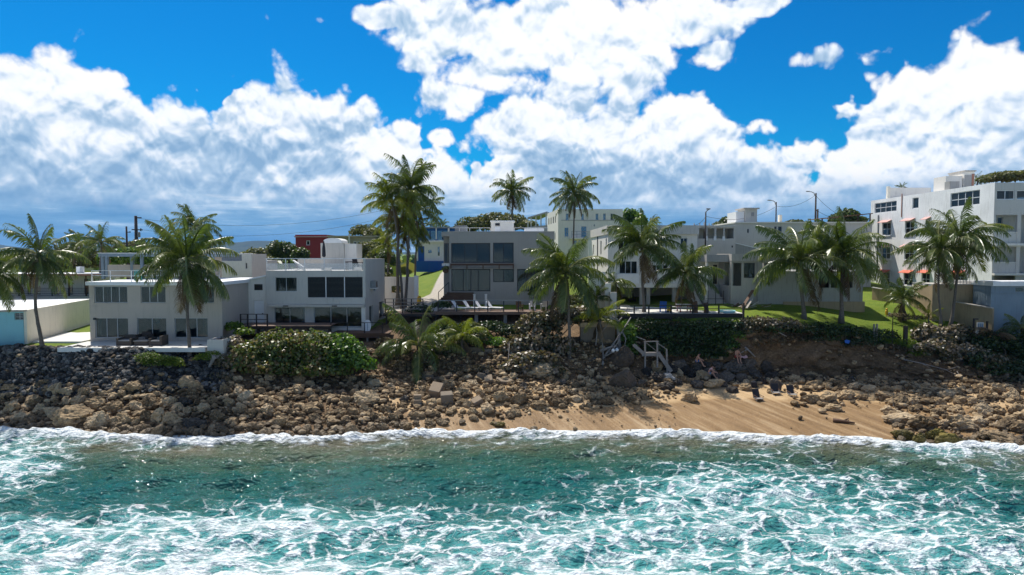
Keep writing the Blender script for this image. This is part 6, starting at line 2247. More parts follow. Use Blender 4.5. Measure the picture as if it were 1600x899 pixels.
bush('garden_shrub', 'low shrubs round the foot of the squat palm on the lawn', 'shrub',
     [pl(1404, 494, 68.6, 20, 5, .5), pl(1434, 498, 68, 22, 5, .5)], 700, 0.14, 'scrub', 34, bg, 0)

tg = 'trees behind the houses'


def tree(label, lobes, n, size, mat, seed, foot=None, **kw):
    cx = sum(l[0] for l in lobes) / len(lobes)
    cy = sum(l[1] for l in lobes) / len(lobes)
    fz = ground(cx, cy)
    t = thing('broadleaf_tree', label, 'tree', (cx, cy, fz), tg)
    foliage(t, lobes, n, size, mat, seed, 4, 'crown', aspect=1.25, bottom=-.6, **kw)
    zt = max(l[2] for l in lobes)
    mb = MB()
    mb.tube([(cx, cy, fz - .3), (cx + .2, cy, (fz + zt) / 2), (cx, cy, zt)], [.32, .24, .1], 7)
    mb.build('trunk', M['bark'], t, smooth=True)
    r = random.Random(seed)
    for l in lobes:
        z0 = fz + (zt - fz) * r.uniform(.35, .6)
        MB().tube([(cx + .1, cy, z0), ((cx + l[0]) / 2, (cy + l[1]) / 2, (z0 + l[2]) / 2 + .3), l[:3]], [.16, .1, .04], 5).build('limb', M['bark'], t, smooth=True)
    return t


tree('dense dark tree behind the lodging roof, beneath the pair of far palms', [pl(110, 400, 108, 26, 20, 2.5), pl(140, 408, 106, 24, 18, 2.5), pl(90, 412, 106, 20, 14, 2)], 4200, .40, 'tree_olive', 41)
tree('pale yellow-green tree seen through the roof pavilion', [pl(175, 404, 104, 22, 14, 2), pl(205, 402, 104, 26, 16, 2.4), pl(232, 406, 104, 18, 12, 2)], 4200, .38, 'seagrape_green', 42)
tree('grey-leaved tree beside the twin utility poles', [pl(215, 386, 128, 22, 10, 2.5), pl(190, 392, 128, 18, 10, 2)], 2200, .42, 'tree_olive', 43)
tree('wide olive tree behind the white house, below the distant hills', [pl(402, 402, 110, 22, 16, 2.4), pl(385, 408, 108, 18, 14, 2), pl(414, 412, 106, 20, 14, 2)], 3600, .38, 'tree_olive', 44)
tree('dark feathery tree left of the dark red house', [pl(432, 394, 112, 16, 18, 2), pl(450, 396, 112, 16, 18, 2), pl(470, 400, 110, 14, 14, 1.8)], 3800, .38, 'tree_leaf', 45)
tree('low golden tree in front of the tan house', [pl(575, 392, 108, 20, 16, 2), pl(592, 398, 104, 18, 16, 2), pl(556, 398, 108, 12, 10, 1.5)], 3000, .36, 'tree_olive', 46)
tree('grey round tree above the tan house roof', [pl(570, 362, 140, 24, 10, 3), pl(585, 368, 138, 20, 12, 2.5)], 2600, .45, 'tree_olive', 47)
tree('green tree behind the seaward palm of the cluster', [pl(596, 384, 118, 16, 14, 2), pl(604, 406, 100, 16, 16, 2)], 2600, .38, 'tree_leaf', 48)
tree('broad spreading tree on the rise behind the greige house roof', [pl(745, 352, 150, 30, 14, 4), pl(775, 346, 150, 30, 14, 4), pl(800, 347, 148, 26, 13, 3.5), pl(725, 358, 150, 18, 10, 3), pl(822, 354, 146, 22, 9, 3)], 6500, .5, 'tree_olive', 49)
tree('bright green tree beside the white three-storey building', [pl(985, 340, 126, 16, 14, 2.2), pl(1000, 346, 124, 12, 12, 2)], 2600, .42, 'seagrape_green', 50)
tree('dark low tree left of the small stair tower', [pl(1138, 348, 112, 15, 9, 2), pl(1125, 352, 112, 10, 6, 1.6)], 1800, .38, 'tree_leaf', 51)
tree('round dark tree above the dark shelter roof', [pl(1324, 337, 116, 17, 10, 2.2), pl(1310, 343, 116, 14, 8, 2), pl(1342, 344, 116, 12, 6, 2)], 2600, .4, 'tree_leaf', 52)
tree('brown-tinged tree behind the roof of the apartment block', [pl(1565, 277, 125, 22, 9, 3), pl(1590, 277, 125, 26, 10, 3), pl(1545, 281, 125, 14, 6, 2)], 3200, .45, 'tree_olive', 53)
tree('small tree behind the long white building near the chimney', [pl(1240, 350, 108, 18, 6, 2)], 1200, .36, 'tree_olive', 54)
tree('trees along the drive behind the boundary wall', [pl(590, 428, 90, 12, 16, 1.4), pl(604, 424, 92, 10, 12, 1.4)], 1600, .3, 'tree_leaf', 55)
tree('scrubby tree below the far hills at the lodging end', [pl(20, 405, 130, 26, 9, 3), pl(60, 408, 126, 24, 9, 3), pl(-30, 404, 130, 30, 10, 3)], 3200, .42, 'tree_leaf', 56)
tree('little green tree beside the concrete ruin roof', [pl(1196, 391, 78, 10, 5, .9)], 700, .25, 'seagrape_green', 57)
tree('shadowy tree between the grey and white houses', [pl(384, 428, 96, 10, 20, 1.6)], 1600, .34, 'tree_leaf', 58)

# ================================================================== ROCKS
def ico(sub):
    import bmesh
    bm = bmesh.new()
    bmesh.ops.create_icosphere(bm, subdivisions=sub, radius=1.0)
    V = np.array([v.co[:] for v in bm.verts])
    F = np.array([[v.index for v in f.verts] for f in bm.faces])
    bm.free()
    return V, F


IV2, IF2 = ico(2)
IV3, IF3 = ico(4)


def rock_shape(V, seed, squash=(1, 1, .75), amp=.28, facets=7):
    """Boulder: a sphere cut by random flat facets, then pitted."""
    rng = np.random.default_rng(seed)
    W = V.copy()
    for _ in range(facets):
        n_ = rng.normal(size=3)
        n_ /= np.linalg.norm(n_)
        dd = rng.uniform(.55, .9)
        over = np.maximum(0, W @ n_ - dd)
        W -= over[:, None] * n_ * .85
    nz = fbm(V[:, 0] * 1.6 + seed, V[:, 1] * 1.6 + V[:, 2] * 1.3, 4, seed) - .5
    n2 = fbm(V[:, 0] * 4.3 + V[:, 2] * 2.2, V[:, 1] * 4.3 - V[:, 2] * 3.1 + seed, 3, seed + 5) - .5
    cr = np.abs(fbm(V[:, 0] * 2.6 - V[:, 2] * 1.9 + 5, V[:, 1] * 2.6 + V[:, 2] * 2.2 + seed, 3, seed + 9) - .5)
    W *= (1 + nz * amp * 1.7 + n2 * amp * 1.25 - np.maximum(0, .09 - cr) * amp * 6)[:, None]
    W *= np.array(squash) * rng.uniform(.85, 1.18, 3)
    return W


BOULDERS = []
for i in range(14):
    W = rock_shape(IV3, 300 + i, (1, .9, .75), .34, 12)
    me = np_mesh('boulder', W, IF3, False, dict(tone=np.zeros(len(W))))
    BOULDERS.append(me)
BLOCKY = []
for i in range(5):
    W = rock_shape(IV3, 500 + i, (1, .9, .85), .10, 16)
    BLOCKY.append(np_mesh('boulder', W, IF3, False, dict(tone=np.zeros(len(W)))))
BMATS = {}


def bmesh_for(me, mat):
    key = (me.name, mat)
    if key not in BMATS:
        c = me.copy()
        c.materials.clear()
        c.materials.append(M[mat])
        BMATS[key] = c
    return BMATS[key]


rr = random.Random(77)
TAKEN = []
NB_ = [0]


LM = [(20, 'the turquoise bungalow'), (75, 'the curved palm'), (125, 'the cream wall'), (170, 'the first glass door'), (225, 'the wicker sofas'), (262, 'the creeper patch'),
      (296, 'the patio palm'), (334, 'the square planter'), (378, 'the white annexe wing'), (420, 'the timber terrace'), (455, 'the two-pane window'), (495, 'the first dark shutter'),
      (525, 'the middle dark shutter'), (562, 'the bright green shrub'), (600, 'the side balcony'), (650, 'the low spreading palm'), (690, 'the broken concrete blocks'), (722, 'the four loungers'),
      (765, 'the lime leafy shrub'), (805, 'the deck pillars'), (842, 'the browned shrub'), (885, 'the front centre palm'), (930, 'the tangled branches'), (970, 'the gate pillar'),
      (1015, 'the beach steps'), (1060, 'the vine thicket'), (1105, 'the seated people'), (1150, 'the rock ledge'), (1190, 'the beach chairs'), (1255, 'the stout lawn palm'),
      (1300, 'the pair of sand boulders'), (1345, 'the blue litter'), (1390, 'the mound at the clifftop'), (1440, 'the pale-leaved shrub'), (1490, 'the bent palm'), (1535, 'the wall panel sign'),
      (1590, 'the slate outbuilding')]


def where(px, py):
    name = min(LM, key=lambda t: abs(t[0] - px))[1]
    if px < 1000:
        row = 'at the waterline' if py > 655 - max(0, (px - 620) * .02) else ('low on the bank' if py > 635 else ('midway up the bank' if py > 612 else 'high on the bank'))
    elif px < 1400:
        row = 'at the cliff foot' if py < 602 else 'out on the sand'
    else:
        row = 'in the surf' if py > 672 else ('at the cliff foot' if py < 620 else ('midway down the shore' if py < 645 else 'low on the shore'))
    return f'{row} below {name}'


def boulder(px, py, w, h, mat='rock_brown', label=None, blocky=False, sink=.28, group=None, depth=None):
    """Boulder whose picture is about W x H pixels with its middle at (px, py)."""
    p = hit(px, min(py + h * .38, 712))
    k = p.y / FPX
    rx, rz = w * k / 2, h * k / 2 * 1.12
    ry = depth or (rx * .55 + rz * .45)
    me = bmesh_for(rr.choice(BLOCKY if blocky else BOULDERS), mat)
    o = bpy.data.objects.new('boulder', me)
    COL.objects.link(o)
    o.location = (p.x, p.y + ry * .35, p.z + rz * (1 - sink * 1.3) * .8)
    o.scale = (rx * 1.08, ry * 1.05, rz / .72 * 1.0)
    o.rotation_euler = (rr.uniform(-.25, .25), rr.uniform(-.25, .25), rr.choice((0, math.pi)) + rr.uniform(-.35, .35))
    col = {'rock_brown': 'brown', 'rock_dark': 'dark grey', 'rock_grey': 'grey', 'rock_mossy': 'weed-covered', 'rock_block': 'brown'}[mat]
    if label is None:
        sz = 'large' if w * h > 500 else ('medium' if w * h > 230 else 'smaller')
        label = f'{sz} {col} boulder {where(px, py)}'
        group = label.replace('boulder', 'boulders', 1)
    tag(o, label, 'boulder', group or 'notable shore boulders')
    TAKEN.append((px, py, (w + h) / 4))
    NB_[0] += 1
    return o


B = boulder
B(113, 654, 50, 34, label='massive dark brown boulder at the waterline below the curved palm')
B(47, 661, 46, 18, label='long flat brown boulder at the waterline near the picture edge')
B(80, 648, 32, 22)
B(150, 659, 42, 28, label='slanting grooved boulder next to the massive waterline boulder')
B(186, 660, 34, 24, label='round dark boulder above the small pinkish slab at the waterline')
B(211, 662, 19, 13, 'rock_brown', label='small pinkish boulder wedged at the waterline below the patio')
B(228, 651, 24, 19)
B(245, 652, 26, 27, label='tall leaning boulder at the waterline below the patio palm')
B(268, 657, 36, 24, label='broad rounded boulder at the waterline below the square planter')
B(300, 663, 40, 18, 'rock_grey', label='dark wet boulder in the swash below the square planter')
B(193, 671, 20, 13, label='small round boulder standing out in the swash below the patio')
for a in [(48, 626, 26, 22), (84, 610, 28, 20), (148, 632, 36, 22), (120, 628, 26, 20), (234, 630, 24, 18), (288, 600, 28, 20), (305, 605, 22, 18), (298, 615, 26, 18),
          (338, 650, 24, 18), (385, 622, 22, 16), (205, 607, 28, 20), (185, 600, 26, 16), (420, 590, 22, 15), (467, 594, 20, 15), (440, 620, 24, 16), (416, 642, 30, 20),
          (512, 622, 22, 10), (652, 650, 24, 12), (632, 666, 26, 12), (762, 641, 30, 18), (810, 626, 28, 20), (867, 629, 24, 17), (803, 646, 20, 13), (900, 624, 18, 12),
          (948, 628, 22, 14), (992, 625, 22, 13), (15, 640, 30, 24), (28, 655, 30, 18), (60, 640, 24, 18), (174, 640, 30, 20), (210, 636, 22, 16), (262, 630, 26, 18),
          (275, 638, 22, 16), (318, 640, 24, 18), (330, 628, 20, 16), (360, 660, 26, 16), (400, 668, 28, 14), (455, 664, 24, 14), (520, 660, 24, 12), (375, 640, 20, 14),
          (350, 610, 22, 16), (480, 640, 26, 16), (550, 645, 22, 14), (600, 640, 22, 14), (690, 660, 22, 10), (585, 600, 22, 14), (630, 612, 18, 12), (700, 600, 22, 14),
          (1026, 574, 18, 18), (1100, 588, 22, 16), (1072, 594, 16, 13), (1060, 583, 16, 12), (1045, 596, 18, 14)]:
    B(*a)
B(15, 608, 32, 13, label='tan flat-topped boulder at the foot of the riprap near the picture edge')
B(464, 609, 24, 17, label='squarish pale boulder under the bright green shrub')
B(574, 624, 36, 22, label='large smooth brown slab boulder in the middle of the rubble slope')
B(725, 614, 28, 15, label='greenish squared boulder beside the broken concrete blocks')
B(782, 622, 30, 22, label='big pitted boulder below the leaning driftwood branch')
B(845, 635, 28, 16, label='reddish boulder half sunk in the sand below the front centre palm')
B(842, 580, 54, 20, label='long ridged boulder at the foot of the front centre palm', depth=.9)
B(972, 560, 48, 30, label='huge brown block fallen below the concrete bulkhead', blocky=True, mat='rock_block')
B(975, 594, 46, 28, label='huge cracked brown block on the rubble beside the beach steps', blocky=True, mat='rock_block')
B(778, 663, 26, 9, 'rock_mossy', label='flat weedy boulder at the sand edge below the lounger deck')
B(632, 625, 15, 15, 'rock_grey', label='round grey boulder alone on the brown rubble')
gm = 'rock_grey'
B(1079, 621, 30, 18, label='brown flat-topped boulder on the sand below the seated people')
B(1146, 610, 20, 11, gm, label='pale grey oval boulder on the sand edge')
B(1115, 601, 34, 13, label='long smooth brown boulder at the feet of the seated person')
B(1213, 603, 19, 22, gm, label='upright dark square boulder behind the beach chairs', blocky=True)
B(1137, 590, 30, 18, gm, label='angular grey boulder with a lit flat top', blocky=True)
B(1159, 592, 22, 15, gm, label='slanted grey boulder next to the angular flat-topped one', blocky=True)
B(1180, 582, 28, 20, gm, label='rounded grey boulder at the cliff corner')
B(1150, 573, 44, 18, gm, label='wide dark boulder under the sunlit pair of rocks where a person sits')
B(1112, 584, 24, 18, gm, label='dark boulder behind the person in blue shorts')
B(1090, 577, 22, 14, gm, label='dark boulder carrying the upper seated person')
B(1050, 577, 22, 14, gm)
for a in [(1030, 590, 24, 18), (1062, 570, 22, 16), (1075, 582, 24, 18), (1098, 574, 22, 15), (1122, 572, 24, 17), (1128, 600, 20, 12), (1040, 604, 26, 12), (1170, 572, 22, 15), (1092, 602, 22, 13),
          (1058, 596, 20, 13), (1196, 578, 20, 16), (1212, 586, 16, 12), (1010, 582, 22, 16)]:
    B(*a, gm)
B(1190, 596, 18, 12, gm)
B(1166, 606, 24, 13)
B(1205, 588, 16, 11, gm)
B(1266, 623, 30, 17, label='wedge-shaped brown boulder, first of the pair on the dry sand')
B(1295, 623, 30, 17, label='humped brown boulder, second of the pair on the dry sand')
B(1322, 618, 30, 13, label='low flat boulder just behind the pair on the dry sand')
B(1305, 638, 30, 12, label='low dark outcrop alone on the sloping sand')
for a in [(1240, 592, 22, 10), (1275, 600, 26, 11), (1310, 600, 28, 12), (1340, 604, 26, 12), (1262, 606, 18, 9), (1382, 622, 24, 13), (1405, 627, 36, 15), (1360, 608, 22, 11),
          (1385, 608, 20, 10), (1430, 608, 28, 14), (1455, 612, 26, 13), (1480, 618, 26, 14), (1500, 610, 22, 12), (1400, 648, 32, 9), (1388, 640, 22, 10), (1430, 640, 16, 9),
          (1466, 644, 22, 13), (1495, 640, 24, 15), (1540, 642, 26, 19), (1560, 640, 24, 19), (1520, 628, 24, 14), (1590, 640, 26, 18), (1530, 660, 30, 16), (1575, 665, 34, 18),
          (1600, 670, 30, 20), (1470, 628, 22, 12), (1545, 622, 24, 14), (1585, 618, 28, 16), (1348, 622, 18, 9), (1425, 660, 22, 12), (1545, 680, 34, 16), (1605, 650, 28, 18)]:
    B(*a)
B(1407, 656, 54, 17, label='long dark rock shelf at the end of the sand')
B(1450, 664, 48, 24, label='big hollowed dark boulder near the end of the sand')
B(1505, 663, 46, 24, label='peaked brown boulder among the end rocks')
B(1412, 681, 38, 18, 'rock_mossy', label='weed-covered rock shelf nearest the sand in the surf')
B(1437, 688, 20, 20, 'rock_mossy', label='round mossy boulder standing in the surf')
B(1464, 683, 38, 20, 'rock_mossy', label='mossy flat boulder behind the round one in the surf')
B(1492, 691, 44, 20, 'rock_mossy', label='low mossy shelf washed by the surf splash')
B(1560, 608, 26, 20, label='light brown boulder below the sparse pale-leaved shrub')
B(1580, 688, 54, 20, label='large brown rock shelf in the surf at the picture edge')


def density_zone(px, py):
    """Chance that rubble lies at a photo pixel, and its mean size in px."""
    if px < 335 and py < 612:
        return 0, 0
    if px < 620:
        top, bot = 592, 674 + (px < 420) * 4
        return (1.0 if top < py < bot else 0), 13 + 7 * max(0, (330 - px) / 330) + (py - 620) * .06
    if px < 1060:
        edge = 670 - (px - 620) * .12 if px < 840 else 644 - (px - 840) * .11
        return (1.0 if 586 < py < edge else 0), 12
    if px < 1400:
        return (1.0 if 587 < py < 604 + (px > 1220) * 8 else 0), 10
    return (1.0 if 604 < py < 700 else 0), 14


tries = 0
while NB_[0] < 298 and tries < 9000:
    tries += 1
    px, py = rr.uniform(-5, 1610), rr.uniform(586, 702)
    d, mean = density_zone(px, py)
    if d == 0 or rr.random() > d:
        continue
    s = mean * rr.uniform(.75, 1.35)
    if any((px - t[0]) ** 2 + ((py - t[1]) * 1.3) ** 2 < (t[2] + s * .42) ** 2 for t in TAKEN):
        continue
    B(px, py, s * 1.15, s * .85, 'rock_brown' if rr.random() < .94 else 'rock_grey')


# the countless rest: rubble, riprap and pebbles, joined
def rubble(name, label, n, zone, smin, smax, mat, seed, squash=.75, protos=10, sub=2, power=2.2, facets=9, maxz=None):
    rng = np.random.default_rng(seed)
    IV, IF = (IV2, IF2) if sub == 2 else ico(1)
    PR = [rock_shape(IV, seed * 31 + i, (1, .95, squash), .22, facets) for i in range(protos)]
    Vs, Fs, Ts = [], [], []
    nv = 0
    got = 0
    for _ in range(n * 6):
        if got >= n:
            break
        X, Yt = zone(rng)
        if X is None:
            continue
        z = ground(X, Yt)
        s = smin + (smax - smin) * rng.random() ** power
        W = PR[rng.integers(protos)]
        a = rng.uniform(0, 6.28)
        tl = rng.uniform(-.5, .5)
        ca, sa = math.cos(a), math.sin(a)
        Rz = np.array([[ca, -sa, 0], [sa, ca, 0], [0, 0, 1]])
        ct, st = math.cos(tl), math.sin(tl)
        Rx = np.array([[1, 0, 0], [0, ct, -st], [0, st, ct]])
        V = (W * (s / 2)) @ (Rz @ Rx).T + np.array([X, Yt, z + s * .14 + rng.uniform(0, .10)])
        Vs.append(V)
        Fs.append(IF + nv)
        Ts.append(np.full(len(V), rng.uniform(-.5, .5)))
        nv += len(V)
        got += 1
    me = np_mesh(name, np.concatenate(Vs), np.concatenate(Fs), False, dict(tone=np.concatenate(Ts)))
    o = link(name, me, M[mat])
    tag(o, label, 'rubble', None, 'stuff')
    return o


def px_zone(x0, x1, f):
    """Random ground points whose picture falls where f(px, py) allows."""
    def z(rng):
        X = rng.uniform(x0, x1)
        K = prof_at(X)
        lo, hi = K[2, 0] - .5, K[5, 0] + .6
        Yt = rng.uniform(lo, hi)
        zz = float(np.interp(Yt, K[:, 0], K[:, 1]))
        px = 800 + X / Yt * FPX
        py = 397 + (CAM_H - zz) / Yt * FPX
        return (X, Yt) if rng.random() < f(px, py) else (None, None)
    return z


def f_riprap(px, py):
    if px > 350:
        return 0
    lim = 612 - max(0, px - 120) * .05
    return 1.0 if py < lim else max(0, 1 - (py - lim) / 12)


def f_brown(px, py):
    if px < 345 and py < 600:
        return .1
    if px < 620:
        return 1.0 if py > 586 else .55
    if px < 1060:
        edge = 674 - (px - 620) * .12 if px < 840 else 648 - (px - 840) * .11
        return (1.0 if py < edge - 14 else .45) if py < edge + 4 else 0.03
    if px < 1240:
        return .9 if py < 604 else .05 if py < 620 else .0
    if px < 1400:
        return .8 if py < 612 else (.15 if py < 640 else .02)
    return 1.0 if py < 640 else .75


rubble('riprap', 'dark grey angular riprap stones heaped below the patio', 3600, px_zone(-46, -23, f_riprap), .28, .72, 'rock_dark', 3, .7)
rubble('rubble_stones', 'brown limestone rubble covering the shore bank', 6800, px_zone(-47, 47, f_brown), .16, .75, 'rock_brown', 4, .7, power=2.0)
rubble('pebbles', 'small brown stones and pebbles scattered through the rubble', 6000, px_zone(-47, 47, f_brown), .07, .24, 'rock_brown', 6, .7, sub=1, power=1.5)


def f_strand(px, py):
    if 1060 < px < 1400 and 602 < py < 640:
        return .35 if py < 622 else .08
    if 620 < px < 1060 and py < 668:
        return .3
    return 0


rubble('shingle', 'stray shingle and dark flecks strewn over the dry sand', 1500, px_zone(-12, 34, f_strand), .04, .17, 'rock_brown', 8, .6, sub=1, power=2.5)

# ================================================================== SMALL THINGS
def at(px, py, Y):
    return P(px, py, Y)


def local(root):
    """Parts of a turned thing are modelled round its own base."""
    return dict(parent=root, loc=(0, 0, 0))


# --- loungers on the deck
def lounger(label, px, Y, rz):
    t = thing('sun_lounger', label, 'sun lounger', (PX(px, Y), Y, DZ3 + .003), 'loungers on the raised deck', rz)
    MB().box(-.35, .95, -.32, .32, .28, .36).build('seat', M['fabric_white'], **local(t), bevel=.02)
    mb = MB()
    mb.box(-.85, .02, -.32, .32, 0, .07, fn=lambda x, y, z: (-.35 + (x) * .62, y, .33 + z - x * .80))
    mb.build('backrest', M['fabric_white'], **local(t), bevel=.02)
    for sx in (-.3, .85):
        for sy in (-.27, .27):
            MB().box(sx - .025, sx + .025, sy - .025, sy + .025, 0, .277).build('leg', M['alu'], **local(t))
    MB().box(-.35, .95, -.345, -.323, .25, .30).build('side_rail', M['alu'], **local(t))
    return t


for px, lb in ((718, 'white sun lounger at the end of the row nearest the low palms'), (736, 'white sun lounger, second from the low palm end of the row'),
               (754, 'white sun lounger, third from the low palm end of the row'), (772, 'white sun lounger at the end of the row nearest the garden chairs')):
    lounger(lb, px, 70.6, R(-24))


def chair(name, label, cat, x, y, z, rz, mat, scale=1.0, group=None):
    t = thing(name, label, cat, (x, y, z), group, rz)
    s = scale
    MB().box(-.25 * s, .25 * s, -.25 * s, .25 * s, .38 * s, .43 * s).build('seat', M[mat], **local(t))
    mb = MB()
    for k in range(5):
        u = (-.23 + .115 * k) * s
        mb.box(u - .045 * s, u + .045 * s, 0, .03 * s, .43 * s, .95 * s, fn=lambda a, b_, c: (a, .22 * s + b_ + (c - .43 * s) * .28, c))
    mb.build('backrest', M[mat], **local(t))
    for sx in (-.22, .22):
        for sy in (-.22, .22):
            MB().box((sx - .03) * s, (sx + .03) * s, (sy - .03) * s, (sy + .03) * s, 0, .377 * s).build('leg', M[mat], **local(t))
        MB().box((sx * 1.22 - .04) * s, (sx * 1.22 + .04) * s, -.28 * s, .28 * s, .60 * s, .64 * s).build('armrest', M[mat], **local(t))
        MB().box((sx * 1.22 - .025) * s, (sx * 1.22 + .025) * s, -.26 * s, -.21 * s, 0, .597 * s).build('arm_post', M[mat], **local(t))
    return t


gc = 'garden chairs on the lounger deck'
chair('garden_chair', 'dark brown garden chair on the raised deck beside the lounger row', 'chair', PX(812, 70.4), 70.4, DZ3 + .003, R(160), 'brown_wood', 1.05, gc)
chair('garden_chair', 'white garden chair on the raised deck between the brown and pale grey ones', 'chair', PX(832, 70.6), 70.6, DZ3 + .003, R(185), 'white_clean', 1.1, gc)
chair('garden_chair', 'pale grey garden chair nearest the front centre palm on the deck', 'chair', PX(851, 70.4), 70.4, DZ3 + .003, R(200), 'cool_white', 1.15, gc)
for px, lb in ((741, 'short white post on the grass strip behind the third lounger'), (759, 'short white post on the grass strip behind the last lounger')):
    t = thing('garden_post', lb, 'post', (PX(px, 73.4), 73.4, ground(PX(px, 73.4), 73.4)), 'posts behind the loungers')
    z = t.location.z
    MB().box(PX(px, 73.4) - .11, PX(px, 73.4) + .11, 73.4, 73.62, z - .2, PZ(461, 73.4)).build('shaft', M['white'], t)
    MB().box(PX(px, 73.4) - .14, PX(px, 73.4) + .14, 73.37, 73.65, PZ(461, 73.4) + .002, PZ(460, 73.4)).build('cap', M['white'], t)
# pot plant hung at the corner of the greige house
t = thing('hanging_basket', 'round brown hanging basket at the glazed corner of the greige house', 'basket', (PX(696, 76.2), 76.2, PZ(427, 76)))
MB().lathe((PX(696, 76.2), 76.2, PZ(427, 76.2)), [(.12, 0), (.30, .12), (.33, .4), (.28, .48)], 10).build('basket', M['brown_wood'], t)
foliage(t, [(PX(696, 76.2), 76.2, PZ(420, 76.2), .42, .42, .28)], 220, .14, 'tree_leaf', 91, 4)
MB().tube([(PX(696, 76.2), 76.2, PZ(420, 76.2)), (PX(696, 76.2), 76.2, PZ(412.5, 76.2))], .015, 4).build('chain', M['wire'], t)

# --- wicker sofa set on the patio
zp_ = 5.265


def sofa(label, px0, px1, Y, open_side, h=.62, group='wicker lounge set on the patio'):
    x0_, x1_ = PX(px0, Y), PX(px1, Y)
    t = thing('wicker_sofa', label, 'sofa', ((x0_ + x1_) / 2, Y + .4, zp_), group)
    d = 1.15
    MB().box(x0_, x1_, Y, Y + d, zp_, zp_ + .34).build('base', M['wicker'], t, bevel=.02)
    MB().box(x0_ + .12, x1_ - .12, Y + .05, Y + d - .2, zp_ + .343, zp_ + .46).build('seat_cushion', M['cushion'], t, bevel=.03)
    MB().box(x0_, x0_ + .16, Y, Y + d, zp_ + .343, zp_ + h).build('arm', M['wicker'], t, bevel=.02)
    if open_side == 'left':
        mb = MB()
        mb.box(x1_ - .2, x1_, Y, Y + d, zp_ + .343, zp_ + h + .2)
        mb.build('backrest', M['wicker'], t, bevel=.02)
    else:
        MB().box(x1_ - .16, x1_, Y, Y + d, zp_ + .343, zp_ + h).build('arm', M['wicker'], t, bevel=.02)
        MB().box(x0_ + .163, x1_ - .163, Y + d - .18, Y + d, zp_ + .343, zp_ + h + .2).build('backrest', M['wicker'], t, bevel=.02)
    return t


sofa('brown wicker sofa nearest the first glass door on the patio', 177, 201, 57.3, 'front')
sofa('brown wicker armchair facing the low table on the patio', 228, 249, 57.2, 'left')
sofa('brown wicker loveseat set back behind the low patio table', 205, 226, 58.9, 'front', .7)
t = thing('low_table', 'low brown wicker table with a pale top between the patio seats', 'table', (PX(215, 57.4), 57.6, zp_), 'wicker lounge set on the patio')
MB().box(PX(204.5, 57.3), PX(226.5, 57.3), 57.35, 58.2, zp_, zp_ + .36).build('base', M['wicker'], t, bevel=.02)
MB().box(PX(204, 57.3), PX(227, 57.3), 57.3, 58.25, zp_ + .363, zp_ + .41).build('top', M['cushion'], t)
t = thing('round_lamp', 'round white lamp hanging inside the middle glass door of the grey house', 'lamp', (PX(242.5, 62.4), 62.4, PZ(504, 62.4)))
MB().lathe((PX(242.5, 62.4), 62.4, PZ(506, 62.4)), [(.05, 0), (.22, .1), (.30, .28), (.22, .48), (.05, .58)], 12).build('shade', M['fabric_white'], t, smooth=True)
MB().tube([(PX(242.5, 62.4), 62.4, PZ(496, 62.4)), (PX(242.5, 62.4), 62.4, PZ(488, 62.4))], .01, 4).build('cord', M['wire'], t)
chair('garden_chair', 'teal chair on the roof terrace beside the pavilion column', 'chair', PX(212, 62.6), 62.9, PZ(440.5, 61.5) + .004, R(30), 'teal', 1.1)

# --- roof deck furniture of the white house
zr2 = PZ(423, 66) - .018
t = thing('closed_parasol', 'closed dark parasol standing on the latticed roof deck', 'parasol', (PX(506, 68), 68, zr2))
xq = PX(506, 68)
MB().lathe((xq, 68, zr2), [(.28, 0), (.28, .08), (.05, .1)], 10).build('base', M['metal_grey'], t)
MB().tube([(xq, 68, zr2 + .1), (xq, 68, PZ(378, 68))], .03, 6).build('pole', M['alu'], t)
MB().lathe((xq, 68, 0), [(.10, PZ(402, 68)), (.19, PZ(400, 68)), (.16, PZ(388, 68)), (.05, PZ(377, 68))], 9).build('canopy', M['fabric_dark'], t)
t = thing('deck_chair', 'white reclining deck chair by the lattice on the roof deck', 'deck chair', (PX(466, 67.2), 67.2, zr2))
mb = MB()
a, c = Vector((PX(458, 67.2), 67.2, PZ(406.5, 67.2))), Vector((PX(475, 67.2), 67.2, PZ(417.5, 67.2)))
mb.bar(a, c, .55, .06, up=(0, 1, 0)) if False else mb.face([(a.x, 66.95, a.z), (c.x, 66.95, c.z), (c.x, 67.5, c.z), (a.x, 67.5, a.z)])
mb.face([(a.x, 66.95, a.z - .06), (c.x, 66.95, c.z - .06), (c.x, 67.5, c.z - .06), (a.x, 67.5, a.z - .06)])
mb.face([(a.x, 66.95, a.z - .06), (c.x, 66.95, c.z - .06), (c.x, 66.95, c.z), (a.x, 66.95, a.z)])
mb.build('sling', M['fabric_white'], t)
for yy in (67.0, 67.45):
    MB().bar((c.x, yy, c.z - .05), (a.x + .2, yy, zr2), .04).build('leg', M['white_frame'], t)
    MB().bar((a.x + .1, yy, a.z - .15), (c.x, yy, zr2), .04).build('leg', M['white_frame'], t)
chair('roof_chair', 'dark chair on the roof deck next to the solid side parapet', 'chair', PX(559, 68), 68, zr2 + .003, R(60), 'rail_wood', 1.25)
t = thing('roof_table', 'dark table on the roof deck beside the dark chair', 'table', (PX(546, 68), 68, zr2))
MB().box(PX(540, 68), PX(552, 68), 67.8, 68.7, PZ(410, 68), PZ(408.8, 68)).build('top', M['rail_wood'], t)
for px in (541, 551):
    for yy in (67.9, 68.6):
        MB().box(PX(px, 68) - .03, PX(px, 68) + .03, yy - .03, yy + .03, zr2, PZ(410, 68) - .002).build('leg', M['rail_wood'], t)
